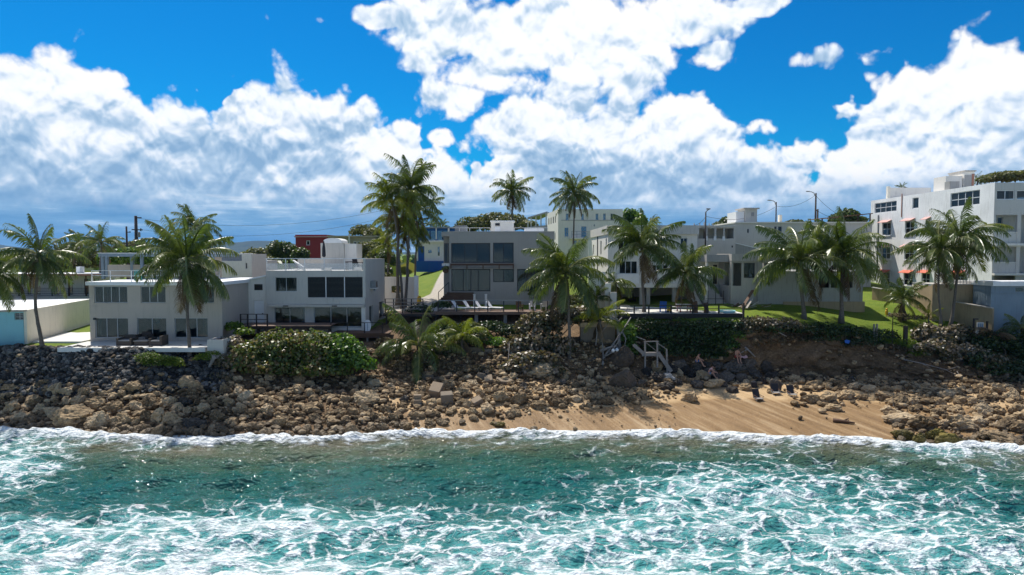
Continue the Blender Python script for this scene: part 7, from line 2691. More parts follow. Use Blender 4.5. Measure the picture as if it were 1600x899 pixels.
for px, lb in ((512, 'white storage box beside the parasol base on the roof deck'), (559, 'white storage box under the dark chair end of the roof deck')):
    t = thing('storage_box', lb, 'box', (PX(px, 66.9), 66.9, zr2), 'boxes on the roof deck')
    MB().box(PX(px - 5, 66.9), PX(px + 5, 66.9), 66.7, 67.2, zr2 + .002, zr2 + .26).build('body', M['white_clean'], t, bevel=.02)
    MB().box(PX(px - 5.3, 66.9), PX(px + 5.3, 66.9), 66.67, 67.23, zr2 + .263, zr2 + .31).build('lid', M['white_clean'], t)
t = thing('surfboard', 'white surfboard leaning on the corner column of the white house', 'surfboard', (PX(572, 65), 65, PZ(520, 65)))
mb = MB()
ring = []
for k in range(16):
    a = 2 * math.pi * k / 16
    ring.append((math.sin(a) * .34 * (1 - .15 * math.cos(a)), -math.cos(a) * .62 + .62))
x_, z_ = PX(572, 65), PZ(520.5, 65)
f1 = [(x_ + p[0], 65.2 + p[1] * .12, z_ + p[1]) for p in ring]
f2 = [(q[0], q[1] + .07, q[2]) for q in f1]
mb.face(f1).face(f2[::-1])
for k in range(16):
    mb.face([f1[k], f1[(k + 1) % 16], f2[(k + 1) % 16], f2[k]])
mb.build('board', M['white_clean'], t)
MB().box(x_ - .02, x_ + .02, 65.175, 65.195, z_ + .2, z_ + .9, fn=lambda a, b_, c: (a, b_ + (c - z_) * .12, c)).build('stringer', M['slate_wall'], t)

# --- things on the seaside terrace
chair('garden_chair', 'bright blue garden chair on the seaside terrace', 'chair', PX(1037, 67.5), 67.5, TZ + .003, R(170), 'blue_plastic', 1.15)
t = thing('toy_truck', 'small yellow toy beside the bright blue garden chair', 'toy', (PX(1047, 67.1), 67.1, TZ))
xq = PX(1047, 67.1)
MB().box(xq - .22, xq + .22, 67.0, 67.3, TZ + .12, TZ + .34).build('body', M['yellow'], t, bevel=.03)
MB().box(xq + .02, xq + .18, 67.03, 67.27, TZ + .343, TZ + .5).build('cab', M['yellow'], t, bevel=.03)
for sx in (-.15, .15):
    MB().tube([(xq + sx, 66.98, TZ + .11), (xq + sx, 67.32, TZ + .11)], .105, 8).build('wheel', M['fabric_dark'], t)
t = thing('picnic_table', 'red and white picnic table with benches on the seaside terrace', 'table', (PX(1070, 67.8), 67.8, TZ))
xq = PX(1070, 67.8)
for k in range(4):
    MB().box(xq - .75, xq + .75, 67.5 + k * .19, 67.5 + k * .19 + .17, TZ + .72, TZ + .77).build('table_board', M['white_clean'], t)
for yy in (67.0, 68.5):
    MB().box(xq - .95, xq + .95, yy, yy + .28, TZ + .42, TZ + .47).build('bench', M['white_clean'], t)
for sx in (-.5, .5):
    MB().box(xq + sx - .05, xq + sx + .05, 67.0, 68.78, TZ + .36, TZ + .417).build('cross_beam', M['red_metal'], t)
    for a, c in ((67.15, 67.6), (68.6, 68.15)):
        MB().bar((xq + sx, a, TZ), (xq + sx, c, TZ + .71), .09).build('leg', M['red_metal'], t)
t = thing('paddling_pool', 'shallow pale turquoise paddling pool at the end of the seaside terrace', 'pool', (PX(1137, 67.2), 67.2, TZ))
MB().lathe((PX(1137, 67.2), 67.2, TZ + .002), [(.75, 0), (.85, .12), (.85, .2), (.72, .2), (.7, .1)], 16).build('rim', M['turquoise'], t, smooth=False)
MB().lathe((PX(1137, 67.2), 67.2, TZ + .1), [(.68, .0), (.68, .03)], 16).build('water', M['cool_white'], t)
chair('garden_chair', 'dark chair in the shade of the open ground floor', 'chair', PX(989, 78), 78.5, 7.23, R(10), 'rail_wood', 1.3)
t = thing('terrace_table', 'pale low table on the terrace beside the gate pillar', 'table', (PX(976, 68.5), 68.5, TZ))
MB().box(PX(967, 68.5), PX(984, 68.5), 68.0, 69.2, TZ + .55, TZ + .6).build('top', M['concrete_light'], t)
for px in (968.5, 982.5):
    for yy in (68.1, 69.1):
        MB().box(PX(px, 68.5) - .03, PX(px, 68.5) + .03, yy - .03, yy + .03, TZ, TZ + .548).build('leg', M['alu'], t)
for px, h_, lb in ((1088, 1.15, 'thick brown tree stump at the terrace rail beside the leaning palm'), (1104.5, 1.0, 'thick brown tree stump below the foot of the wide stairs')):
    t = thing('tree_stump', lb, 'stump', (PX(px, 66.4), 66.5, TZ), 'stumps at the terrace rail')
    MB().tube([(PX(px, 66.5), 66.5, TZ), (PX(px, 66.5) + .04, 66.5, TZ + h_ * .5), (PX(px, 66.5) - .05, 66.5, TZ + h_)], [.24, .19, .2], 8).build('trunk', M['brown_wood'], t)
    MB().tube([(PX(px, 66.5), 66.5, TZ + h_ * .8), (PX(px, 66.5) - .4, 66.4, TZ + h_ + .3)], [.1, .06], 6).build('limb', M['grey_wood'], t)

# --- heap of boards beside the porch
t = thing('board_heap', 'heap of broken boards and rubble before the bare concrete porch', 'heap', (PX(1170, 70), 70, ground(PX(1170, 70), 70)))
rh_ = random.Random(4)
gz_ = ground(PX(1170, 70), 70)
for k in range(22):
    px = rh_.uniform(1146, 1194)
    x_ = PX(px, 70)
    y_ = rh_.uniform(69.4, 71.3)
    a = rh_.uniform(-1, 1)
    L_ = rh_.uniform(.5, 1.5)
    MB().bar((x_, y_, gz_ + rh_.uniform(0, .1)), (x_ + math.cos(a) * L_, y_ + math.sin(a) * .4, gz_ + rh_.uniform(.05, .6)), .16, .04).build('board', M[rh_.choice(['driftwood', 'brown_wood', 'driftwood', 'pink_metal', 'white'])], t)
MB().bar((PX(1161, 69.3), 69.3, gz_), (PX(1177.5, 70.6), 70.6, PZ(453.5, 70.6)), .34, .06).build('leaning_board', M['brown_wood'], t)
MB().bar((PX(1168, 69.1), 69.1, gz_), (PX(1177, 69.9), 69.9, PZ(467, 69.9)), .22, .06).build('leaning_board', M['driftwood'], t)

# --- lawn oddments
t = thing('hydrant', 'small yellow and white hydrant on the lawn slope by the tan garden wall', 'hydrant', (PX(1388, 70.5), 70.5, ground(PX(1388, 70.5), 70.5)))
g_ = t.location.z
MB().lathe((PX(1388, 70.5), 70.5, g_), [(.14, -.1), (.14, .4), (.1, .45), (.1, .62), (.03, .68)], 8).build('barrel', M['yellow'], t)
MB().box(PX(1388, 70.5) + .1, PX(1388, 70.5) + .34, 70.4, 70.6, g_ + .05, g_ + .22).build('outlet', M['white_clean'], t)
for px, py0, py1, w_, lb in ((1369, 507, 526, .13, 'grey timber fence post at the lawn edge, first of the split pair'), (1373.5, 507, 526, .13, 'grey timber fence post at the lawn edge, second of the split pair'),
                             (1418.5, 510, 527, .3, 'thick dark timber post at the clifftop beside the squat palm'), (1398, 494, 527, .06, 'thin dark steel post on the lawn edge'),
                             (1163.5, 474, 500, .14, 'dark timber post at the lawn corner beside the paddling pool')):
    x_, Y_ = PX(px, 64.4), 64.4
    t = thing('fence_post', lb, 'post', (x_, Y_, ground(x_, Y_)), 'posts along the lawn edge')
    MB().box(x_ - w_ / 2, x_ + w_ / 2, Y_ - w_ / 2, Y_ + w_ / 2, ground(x_, Y_) - .4, PZ(py0, Y_)).build('shaft', M['grey_wood' if 'grey' in lb else 'rail_wood'], t)
    MB().box(x_ - w_ * .42, x_ + w_ * .42, Y_ - w_ * .42, Y_ + w_ * .42, PZ(py0, Y_) + .002, PZ(py0, Y_) + .04).build('cap', M['grey_wood' if 'grey' in lb else 'rail_wood'], t)
t = thing('meter_cabinet', 'pale panel between two dark posts against the tan garden wall', 'panel', (PX(1536, 65), 65, 5))
MB().box(PX(1531, 65), PX(1541, 65), 65, 65.12, PZ(513, 65), PZ(504, 65)).build('panel', M['cool_white'], t)
for k in range(3):
    u = PX(1533 + k * 3, 65)
    MB().box(u - .06, u + .06, 64.97, 64.997, PZ(511.5, 65), PZ(505.5, 65)).build('slot', M['slate_wall'], t)
MB().box(PX(1526, 65) - .06, PX(1526, 65) + .06, 65, 65.12, 4.5, PZ(498, 65)).build('post', M['rail_wood'], t)
MB().box(PX(1547, 65) - .08, PX(1547, 65) + .08, 65, 65.12, 4.5, PZ(502, 65)).build('post', M['rail_wood'], t)
MB().box(PX(1526, 65) + .063, PX(1533, 65), 65.02, 65.1, PZ(499.5, 65), PZ(498, 65)).build('bar', M['rail_wood'], t)
t = thing('yellow_barrel', 'yellow plastic barrel at the end of the white boundary wall by the drive', 'barrel', (PX(654.5, 77.5), 77.5, 7.4))
g_ = ground(PX(654.5, 77.5), 77.5)
MB().lathe((PX(654.5, 77.5), 77.5, g_), [(.22, -.05), (.27, .2), (.27, .55), (.2, .75)], 10).build('drum', M['yellow'], t, smooth=True)
MB().lathe((PX(654.5, 77.5), 77.5, g_ + .75), [(.21, 0), (.12, .12)], 10).build('lid', M['yellow'], t)
t = thing('blue_litter', 'scrap of bright blue plastic caught on the bare cliff', 'litter', (0, 0, 0))
p = hit(1320, 536)
t.location = p
mb = MB()
mb.face([(p.x - .2, p.y - .5, p.z + .02), (p.x + .12, p.y - .55, p.z - .05), (p.x + .25, p.y - .5, p.z + .22), (p.x - .05, p.y - .45, p.z + .32)])
mb.face([(p.x - .2, p.y - .5, p.z + .02), (p.x - .05, p.y - .45, p.z + .32), (p.x - .25, p.y - .46, p.z + .25)])
mb.build('sheet', M['blue_plastic'], t)

# --- broken concrete among the rubble
bcg = 'broken concrete on the rubble slope'


def block(label, px, py, w, h, rot, mat='block', depth=None, name='concrete_block', steps=False):
    p = hit(px, py + h * .4)
    k = p.y / FPX
    sx, sz = w * k, h * k
    sy = depth or sx * .8
    t = thing(name, label, 'concrete block', (p.x, p.y, p.z), bcg)
    t.rotation_euler = rot
    if steps:
        for i in range(3):
            MB().box(-sx / 2, sx / 2, i * sy / 3, sy, i * sz / 3 - (.1 if i == 0 else -.002), (i + 1) * sz / 3).build('step', M[mat], **local(t))
    else:
        o = MB().box(-sx / 2, sx / 2, -sy * .1, sy, -sz * .2, sz).build('slab', M[mat], **local(t), bevel=.04)
    return t


block('tilted tan concrete block with a lit top among the rubble', 678, 616, 18, 13, (R(24), R(10), R(-8)), depth=1.2)
block('dark concrete block cracked across beside the tilted tan one', 699, 626, 19, 16, (R(6), R(-3), R(8)), 'old_concrete', 1.0)
block('fragment of broken concrete steps lying in the rubble', 652, 632, 12, 18, (R(8), 0, R(5)), 'block', .9, 'broken_steps', True)
block('pinkish concrete block lying askew beside the big brown boulder', 749, 631, 16, 9, (R(15), R(-24), R(20)), 'block', .7)
block('pale flat slab lying at the head of the rubble slope', 788, 598, 26, 4, (R(14), R(3), R(0)), 'block', 1.0, 'concrete_slab')
block('small buff slab next to the pale flat one', 764, 597, 13, 7, (R(25), R(-6), R(5)), 'block', .8, 'concrete_slab')
block('upright grey concrete offcut at the shaded top of the rubble', 751, 591, 13, 12, (R(-5), R(4), R(-5)), 'old_concrete', .6)
block('thin dark slab balanced above the tilted tan block', 684, 607, 18, 3, (R(10), R(14), R(0)), 'old_concrete', .5, 'concrete_slab')
block('shaded concrete step block under the low spreading palm', 668, 590, 18, 10, (R(5), 0, 0), 'old_concrete', .8, 'broken_steps', True)

# --- driftwood, dead branches
dg = 'driftwood on the shore'


def drift(label, pts, r0, mat='driftwood', name='driftwood', branches=(), cat='driftwood'):
    """A stick or log through points (px, py, Y or None = on the ground)."""
    def q(a):
        return hit(a[0], a[1]) + Vector((0, -.05, .10)) if a[2] is None else P(*a)
    Q = [q(a) for a in pts]
    t = thing(name, label, cat, Q[0], dg)
    mb = MB()
    n_ = len(Q)
    mb.tube(Q, [r0 * (1 - .6 * i / max(1, n_ - 1)) for i in range(n_)], 6)
    mb.build('stem', M[mat], t, smooth=True)
    for br in branches:
        mb = MB()
        Qb = [q(a) for a in br]
        mb.tube(Qb, [r0 * .55 * (1 - .6 * i / max(1, len(Qb) - 1)) for i in range(len(Qb))], 5)
        mb.build('branch', M[mat], t, smooth=True)
    return t


drift('bleached forked driftwood on the riprap near the picture edge', [(8, 601, None), (22, 596, None), (30, 590, None)], .07, branches=[[(26, 594, None), (25, 582, 54.6)], [(28, 596, None), (34, 583, 54.6)]])
drift('pale double driftwood stick in the riprap below the cream wall', [(96, 600, None), (104, 606, None), (112, 609, None)], .06, branches=[[(100, 602, None), (111, 603, None)]])
drift('white driftwood branch in the riprap below the first glass door', [(156, 586, None), (164, 593, None), (172, 599, None)], .08, branches=[[(164, 593, None), (158, 580, 55)]])
drift('short white driftwood splinter among the brown boulders', [(164, 619, None), (168, 626, None), (169, 632, None)], .07)
drift('grey weathered board leaning down the bank below the planter', [(335, 557, 55.3), (327, 578, None), (318, 600, None)], .17, 'grey_wood')
drift('thin pale stick lying on the shaded bank beside the leaning board', [(348, 571, None), (358, 577, None)], .05)
drift('standing dead trunk, thin and upright, behind the rubble slope', [(794, 582, None), (794.5, 560, 60.8), (796, 538, 61)], .07, 'grey_wood', branches=[[(794.5, 562, 60.8), (803, 552, 60.9)]])
drift('white stick standing in the rubble beside the dead trunk', [(801, 594, None), (798, 580, 59.6)], .07)
drift('slanting driftwood branch below the browned shrub', [(816, 582, None), (832, 570, 60.6), (846, 561, 60.8), (862, 559, 61)], .10, branches=[[(832, 570, 60.6), (838, 558, 60.8)]])
drift('long stick leaning across the rubble below the pale slab', [(806, 592, None), (816, 604, None), (826, 616, None)], .06)
drift('tangle of thin grey sticks in the shade beside the retaining wall', [(706, 600, None), (711, 588, 60.2), (712, 575, 60.4)], .05, 'grey_wood',
      branches=[[(711, 588, 60.2), (704, 578, 60.3)], [(722, 598, None), (729, 586, 60.2), (725, 572, 60.5)], [(729, 592, 60), (745, 580, 60.4)], [(738, 596, None), (748, 588, 60.3), (752, 577, 60.4)]])
drift('fallen palm log in the shade below the retaining wall', [(678, 597, None), (700, 592, None), (722, 586, None)], .26, 'bark')
drift('dark driftwood log lying alone on the sloping sand', [(1301, 659, None), (1318, 661, None), (1335, 664, None)], .17, 'brown_wood', branches=[[(1318, 660, None), (1325, 656, None)]])
drift('white driftwood stick behind the rocks at the end of the sand', [(1388, 629, None), (1392, 633, None), (1396, 636, None)], .09)
drift('pale forked stick between the end rocks', [(1553, 668, None), (1557, 660, None), (1561, 653, 52)], .06)
drift('pale roots hanging down the end of the bare cliff', [(1412, 562, 62.2), (1440, 568, 62), (1478, 578, 61.6), (1500, 590, 61)], .05, 'grey_wood',
      branches=[[(1478, 578, 61.6), (1490, 575, 61.6), (1498, 572, 61.7)], [(1490, 584, 61.2), (1512, 592, 61)], [(1440, 568, 62), (1455, 576, 61.6)], [(1495, 580, 61.4), (1506, 598, 60.8)]])
drift('fallen pale branch across the scruffy clifftop shrub', [(1205, 516, 63.6), (1216, 519, 63.3), (1229, 526, 62.9)], .07)
drift('bleached fallen tree trunk at the cliff corner above the grey boulders', [(1156, 538, 63.4), (1168, 546, 62.9), (1180, 558, 62.4)], .12, 'grey_wood', branches=[[(1160, 540, 63.2), (1172, 541, 63.2)], [(1168, 546, 62.9), (1150, 556, 62.6)]])
# the dead tree below the gate pillar
DT = [(941, 572, None), (944, 558, 62), (958, 538, 62.4), (972, 518, 62.8), (986, 496, 63.2)]
drift('dead silvery tree with tangled bare limbs below the gate pillar', DT, .13, 'grey_wood', 'dead_tree', cat='dead tree',
      branches=[[(943, 568, 61.6), (942, 545, 62), (940, 520, 62.4), (937, 500, 62.8)], [(940, 520, 62.4), (950, 506, 62.8), (962, 494, 63)], [(958, 538, 62.4), (968, 545, 62.2), (978, 540, 62.2), (984, 548, 62)],
                [(950, 550, 62.2), (964, 552, 62), (976, 556, 61.8), (986, 548, 61.9)], [(972, 518, 62.8), (978, 530, 62.4), (975, 545, 62.2)], [(941, 566, 61.6), (930, 560, 61.8), (918, 566, 61.6)],
                [(931, 540, 62.2), (933, 520, 62.6), (931, 508, 62.8)], [(944, 558, 62), (955, 552, 61.8), (966, 534, 62.2), (970, 522, 62.4)]])
drift('grey dead trunk standing against the end of the bulkhead', [(970, 556, 62.6), (967, 530, 63), (965, 505, 63.2), (960, 492, 63.2)], .2, 'grey_wood', branches=[[(965, 505, 63.2), (972, 496, 63.2)], [(965, 500, 63.2), (955, 494, 63.2)]])
drift('broken grey log lying at the foot of the bulkhead', [(938, 549, 62.2), (950, 544, 62.2), (962, 541, 62.3)], .17, 'grey_wood')
for px, py, lb in ((958, 548, 'white buoy nearer the dead silvery tree on the huge brown block'), (964, 547, 'white buoy farther from the dead tree, toward the beach steps')):
    p = P(px, py, 61.6)
    t = thing('buoy', lb, 'buoy', p, 'buoys on the brown block')
    MB().lathe(p, [(.02, -.16), (.14, -.1), (.17, 0), (.14, .1), (.02, .16)], 9).build('float', M['white_clean'], t, smooth=True)
    MB().lathe(p + Vector((0, 0, .16)), [(.04, 0), (.04, .05)], 6).build('neck', M['white_clean'], t)

# --- wooden beach steps
BSY = 61.6
t = thing('beach_steps', 'silvered wooden steps with handrail leading down to the beach', 'steps', (PX(1025, BSY), BSY, 2))


def pp(px, py, dy=0.0):
    return P(px, py, BSY + dy)


for (a, c) in (((1008, 534), (1008, 573)), ((1027, 534), (1027, 569)), ((1041.5, 546), (1043, 588))):
    for dy in (0, .9):
        q0, q1 = pp(*a, dy), pp(*c, dy)
        MB().bar(q1 - Vector((0, 0, .3)), q0, .14).build('post', M['grey_wood'], t)
for dy in (0, .9):
    MB().bar(pp(1006, 534, dy - .02), pp(1029, 533.5, dy - .02), .08).build('handrail', M['grey_wood'], t)
    MB().bar(pp(1027, 536, dy - .02), pp(1043, 547, dy - .02), .07).build('handrail', M['grey_wood'], t)
    MB().bar(pp(994, 526, dy - .02), pp(1009, 532, dy - .02), .07).build('handrail', M['grey_wood'], t)
    MB().bar(pp(1010, 536, dy + .05), pp(1026, 549, dy + .05), .05).build('brace', M['grey_wood'], t)
    MB().bar(pp(1028, 551, dy), pp(1049, 581, dy), .08, .34).build('stringer', M['grey_wood'], t)
    MB().bar(pp(990, 539, dy), pp(1006, 553, dy), .08, .3).build('stringer', M['grey_wood'], t)
q0, q1 = pp(1003, 553), pp(1027, 553)
for k in range(4):
    MB().box(q0.x, q1.x, BSY + .05 + k * .22, BSY + .05 + k * .22 + .2, q0.z, q0.z + .07).build('plank', M['grey_wood'], t)
MB().box(q0.x, q1.x, BSY - .02, BSY + .03, q0.z - .22, q0.z - .003).build('fascia', M['grey_wood'], t)
for k in range(6):
    f = (k + .5) / 6
    q = pp(1028, 550).lerp(pp(1049, 580), f)
    MB().box(q.x - .14, q.x + .14, BSY + .05, BSY + .85, q.z - .02, q.z + .03).build('tread', M['grey_wood'], t)
for k in range(3):
    f = (k + .5) / 3
    q = pp(990, 538).lerp(pp(1005, 552), f)
    MB().box(q.x - .15, q.x + .15, BSY + .05, BSY + .85, q.z - .02, q.z + .03).build('tread', M['grey_wood'], t)
t = thing('concrete_footing', 'pale concrete footing at the bottom of the wooden beach steps', 'footing', hit(1048, 598))
q = hit(1048, 598)
MB().box(q.x - .55, q.x + .5, q.y - .3, q.y + .9, q.z - .3, q.z + .5, fn=lambda a, b_, c: (a + (c - q.z) * -.3, b_, c)).build('foot', M['concrete_light'], t, bevel=.05)
MB().box(q.x - .5, q.x + .1, q.y - .1, q.y + .7, q.z + .503, q.z + .75).build('pad', M['concrete_light'], t, bevel=.04)

# --- low beach chairs
for px, py, rz, lb in ((1185, 626, 12, 'low dark beach chair set apart on the open sand'), (1212, 617, -4, 'low dark beach chair in the middle of the three on the sand'), (1238, 620, 6, 'low dark beach chair nearest the pair of boulders')):
    p = hit(px, py)
    t = thing('beach_chair', lb, 'beach chair', p, 'low chairs on the beach', R(rz))
    MB().box(-.3, .3, -.3, .25, .16, .20).build('seat', M['cushion'], **local(t))
    MB().box(-.3, .3, 0, .04, .18, .86, fn=lambda a, b_, c: (a, .25 + b_ + (c - .18) * .38, c)).build('backrest', M['fabric_dark'], **local(t))
    for sx in (-.3, .3):
        MB().bar((sx, -.3, 0), (sx, .3, .34), .03).build('leg', M['metal_grey'], **local(t))
        MB().bar((sx, .3, 0), (sx, -.3, .34), .03).build('leg', M['metal_grey'], **local(t))
        MB().bar((sx, -.32, .36), (sx, .34, .42), .05, .03).build('armrest', M['brown_wood'], **local(t))
p = hit(1178, 606)
t = thing('beach_bag', 'dark bag with a towel on the rocks behind the beach chairs', 'bag', p)
MB().box(-.25, .25, -.15, .15, 0, .55).build('sack', M['fabric_dark'], **local(t), bevel=.08)
MB().bar((-.12, 0, .55), (.12, 0, .68), .03).build('strap', M['fabric_dark'], **local(t))


# --- the three people on the rocks
def skin_mesh(name, nodes, edges, root=0, sub=2):
    me = bpy.data.meshes.new(name)
    keys = list(nodes)
    me.from_pydata([nodes[k][0] for k in keys], [(keys.index(a), keys.index(c)) for a, c in edges], [])
    o = bpy.data.objects.new(name, me)
    COL.objects.link(o)
    sk = o.modifiers.new('skin', 'SKIN')
    sk.use_smooth_shade = True
    for i, k in enumerate(keys):
        r = nodes[k][1]
        d = me.skin_vertices[0].data[i]
        d.radius = (r, r) if not hasattr(r, '__len__') else r
        d.use_root = (i == root)
    ss = o.modifiers.new('sub', 'SUBSURF')
    ss.levels = ss.render_levels = sub
    dg = bpy.context.evaluated_depsgraph_get()
    m2 = bpy.data.meshes.new_from_object(o.evaluated_get(dg))
    bpy.data.objects.remove(o)
    m2.name = name
    return m2


def person(label, base, rz, lean=.25, shorts='swim_blue', top=None, head_down=.2, legs=(.40, -.36), towel=None, sc=1.0):
    t = thing('person', label, 'person', base, None, rz)
    N = {}
    E = []

    def add(k, p, r, par=None):
        N[k] = (Vector(p), r)
        if par:
            E.append((par, k))
    L = lean
    add('pelvis', (0, 0, .10), .125)
    add('waist', (L * .35, 0, .28), .115, 'pelvis')
    add('chest', (L * .9, 0, .47), .135, 'waist')
    add('neck', (L * 1.25, 0, .62), .055, 'chest')
    hx = L * 1.25 + .04 + head_down * .25
    add('skull', (hx, 0, .72 - head_down * .1), .088, 'neck')
    add('brow', (hx + .02 + head_down * .1, 0, .82 - head_down * .2), .085, 'skull')
    add('nose', (hx + .115, 0, .735 - head_down * .2), .016, 'skull')
    for s, nm in ((1, 'l'), (-1, 'r')):
        add('ear' + nm, (hx, .095 * s, .75 - head_down * .15), .016, 'skull')
        add('sh' + nm, (L * 1.0, .17 * s, .53), .062, 'chest')
        add('el' + nm, (L + .16, .24 * s, .27), .043, 'sh' + nm)
        add('wr' + nm, (L + .36, .15 * s, .22), .029, 'el' + nm)
        add('pa' + nm, (L + .43, .13 * s, .20), .032, 'wr' + nm)
        for k, (dy, ln) in enumerate(((-.030, .062), (-.010, .075), (.010, .070), (.030, .055))):
            add(f'f{k}{nm}', (L + .43 + ln * .8, .13 * s + dy, .19 - ln * .3), .009, 'pa' + nm)
            add(f'g{k}{nm}', (L + .43 + ln * 1.05, .13 * s + dy, .17 - ln * .75), .008, f'f{k}{nm}')
        add('th' + nm, (L + .43, .13 * s - .05 * s, .225), .010, 'pa' + nm)
        add('hip' + nm, (.05, .10 * s, .08), .09, 'pelvis')
        add('kn' + nm, (legs[0], .13 * s, .16), .06, 'hip' + nm)
        add('an' + nm, (legs[0] + .22, .12 * s, legs[1]), .04, 'kn' + nm)
        add('to' + nm, (legs[0] + .40, .13 * s, legs[1] - .05), .032, 'an' + nm)
    me = skin_mesh('body', {k: (v[0] * sc, v[1] * sc) for k, v in N.items()}, E)
    me.materials.clear()
    link('body', me, M['skin'], t, (0, 0, 0))
    # hair: a cap over the back and top of the skull
    h = MB()
    hc = (N['skull'][0] + N['brow'][0]) / 2 * sc
    h.lathe((hc.x - .02 * sc, hc.y, hc.z), [(.095 * sc, -.06 * sc), (.118 * sc, .0), (.108 * sc, .06 * sc), (.06 * sc, .11 * sc), (.01, .125 * sc)], 10)
    h.build('hair', M['hair'], t, (0, 0, 0), smooth=True)
    S = {'p': (N['pelvis'][0] * sc, .145 * sc), 'w': (N['pelvis'][0].lerp(N['waist'][0], .35) * sc, .13 * sc)}
    SE = [('p', 'w')]
    for nm in 'lr':
        S['h' + nm] = (N['hip' + nm][0] * sc, .108 * sc)
        S['k' + nm] = (N['hip' + nm][0].lerp(N['kn' + nm][0], .72) * sc, .088 * sc)
        SE += [('p', 'h' + nm), ('h' + nm, 'k' + nm)]
    sm = skin_mesh('shorts', S, SE)
    sm.materials.clear()
    link('shorts', sm, M[shorts], t, (0, 0, 0))
    if top:
        T = {'w': (N['waist'][0] * sc, .128 * sc), 'c': (N['chest'][0] * sc, .152 * sc), 'n': (N['chest'][0].lerp(N['neck'][0], .55) * sc, .085 * sc)}
        TE = [('w', 'c'), ('c', 'n')]
        for nm in 'lr':
            T['s' + nm] = (N['sh' + nm][0] * sc, .078 * sc)
            T['e' + nm] = (N['sh' + nm][0].lerp(N['el' + nm][0], .4) * sc, .065 * sc)
            TE += [('c', 's' + nm), ('s' + nm, 'e' + nm)]
        tm = skin_mesh('shirt', T, TE)
        tm.materials.clear()
        link('shirt', tm, M[top], t, (0, 0, 0))
    return t


person('shirtless person in blue shorts sitting higher on the rocks, legs hanging', P(1087.5, 566, 61.8), R(-18), .16, 'swim_blue', None, .2, (.42, -.30), sc=1.05)
person('person in grey-blue shorts and a pink top bent forward on the rocks', P(1106, 585, 60.9), R(-22), .30, 'swim_grey', 'towel_pink', .5, (.42, -.22), sc=1.05)
person('person in red swimwear sitting facing the sea by the cliff corner', P(1150.5, 558.5, 62.6), R(-80), .14, 'swim_red', None, .1, (.38, -.36), sc=1.05)
t = thing('beach_towel', 'pink and white towel spread on the rock beside the person in red', 'towel', P(1160, 559, 62.5))
q = P(1161, 558, 62.5)
mb = MB()
for i in range(4):
    a0, a1 = -.35 + i * .18, -.35 + (i + 1) * .18
    z0_, z1_ = .05 * math.sin(i * 2), .05 * math.sin((i + 1) * 2)
    mb.face([(q.x + a0, q.y - .3, q.z + z0_ - .05), (q.x + a1, q.y - .3, q.z + z1_ - .05), (q.x + a1, q.y + .3, q.z + z1_ + .12), (q.x + a0, q.y + .3, q.z + z0_ + .12)])
mb.build('cloth', M['towel_pink'], t)

# --- poles, lamps and wires
pg_ = 'poles along the street'


def pole(label, px, py0, py1, Y, r, parts=(), name='utility_pole', cat='utility pole', mat='pole'):
    mat = 'rail_wood' if mat == 'metal_grey' else mat
    x = PX(px, Y)
    g_ = ground(x, Y)
    t = thing(name, label, cat, (x, Y, g_), pg_)
    MB().tube([(x, Y, g_ - .5), (x, Y, (g_ + PZ(py0, Y)) / 2), (x, Y, PZ(py0, Y))], [r * 1.2, r, r * .75], 8).build('shaft', M[mat], t, smooth=True)
    for (nm, kind, a) in parts:
        if kind == 'bar':
            MB().bar(P(a[0], a[1], Y - .15), P(a[2], a[3], Y - .15), a[4]).build(nm, M['rail_wood'], t)
        elif kind == 'can':
            q = P(a[0], a[1], Y - .3)
            MB().lathe(q, [(.2, -.4), (.24, -.35), (.24, .35), (.1, .45)], 9).build(nm, M['metal_grey'], t)
        elif kind == 'arm':
            MB().tube([P(*p_, Y - .05) for p_ in a], .06, 6).build(nm, M['metal_grey'], t, smooth=True)
        elif kind == 'head':
            q = P(a[0], a[1], Y - .05)
            MB().box(q.x - .38, q.x + .1, q.y - .14, q.y + .14, q.z - .05, q.z + .1).build(nm, M['metal_grey'], t, bevel=.03)
    return t


pole('thick dark utility pole with crossarm and transformer beyond the roof pavilion', 213.5, 337.5, 390, 112, .30,
     [('crossarm', 'bar', (206, 359, 223, 359.5, .16)), ('top_arm', 'bar', (213, 340.5, 221, 340.5, .16)), ('transformer', 'can', (217, 367)), ('insulator', 'bar', (220, 357, 220, 361.5, .14)), ('transformer', 'can', (214, 378))])
pole('thinner dark pole beside the thick one beyond the roof pavilion', 198.5, 354, 390, 120, .20, [('crossarm', 'bar', (198, 363, 204, 363, .12)), ('insulator', 'bar', (203, 361.5, 203, 364, .1))])
pole('street lamp on a slim pole left of the chimney on the white building', 1211.5, 316, 350, 104, .11, [('arm', 'arm', [(1211.5, 320), (1211, 316), (1208, 314), (1204, 313.4)]), ('lamp_head', 'head', (1203.5, 313.4))], 'street_lamp', 'street lamp', 'metal_grey')
pole('tall street lamp pole carrying wires beside the dark shelter roof', 1273, 302, 350, 104, .15, [('arm', 'arm', [(1273, 306), (1272, 302), (1268, 300), (1264, 299.6)]), ('lamp_head', 'head', (1263.5, 299.6))], 'street_lamp', 'street lamp', 'metal_grey')
pole('short bare pole just right of the tall street lamp pole', 1276.3, 327, 350, 103, .16, [('insulator', 'bar', (1275.5, 329, 1277, 329, .14))])
pole('pole rising through the loggia balcony front with a thin lamp arm', 1102, 331, 400, 82.5, .10, [('arm', 'arm', [(1102, 334), (1104, 330), (1108, 327)]), ('lamp_head', 'head', (1108.5, 327))], 'street_lamp', 'street lamp', 'metal_grey')


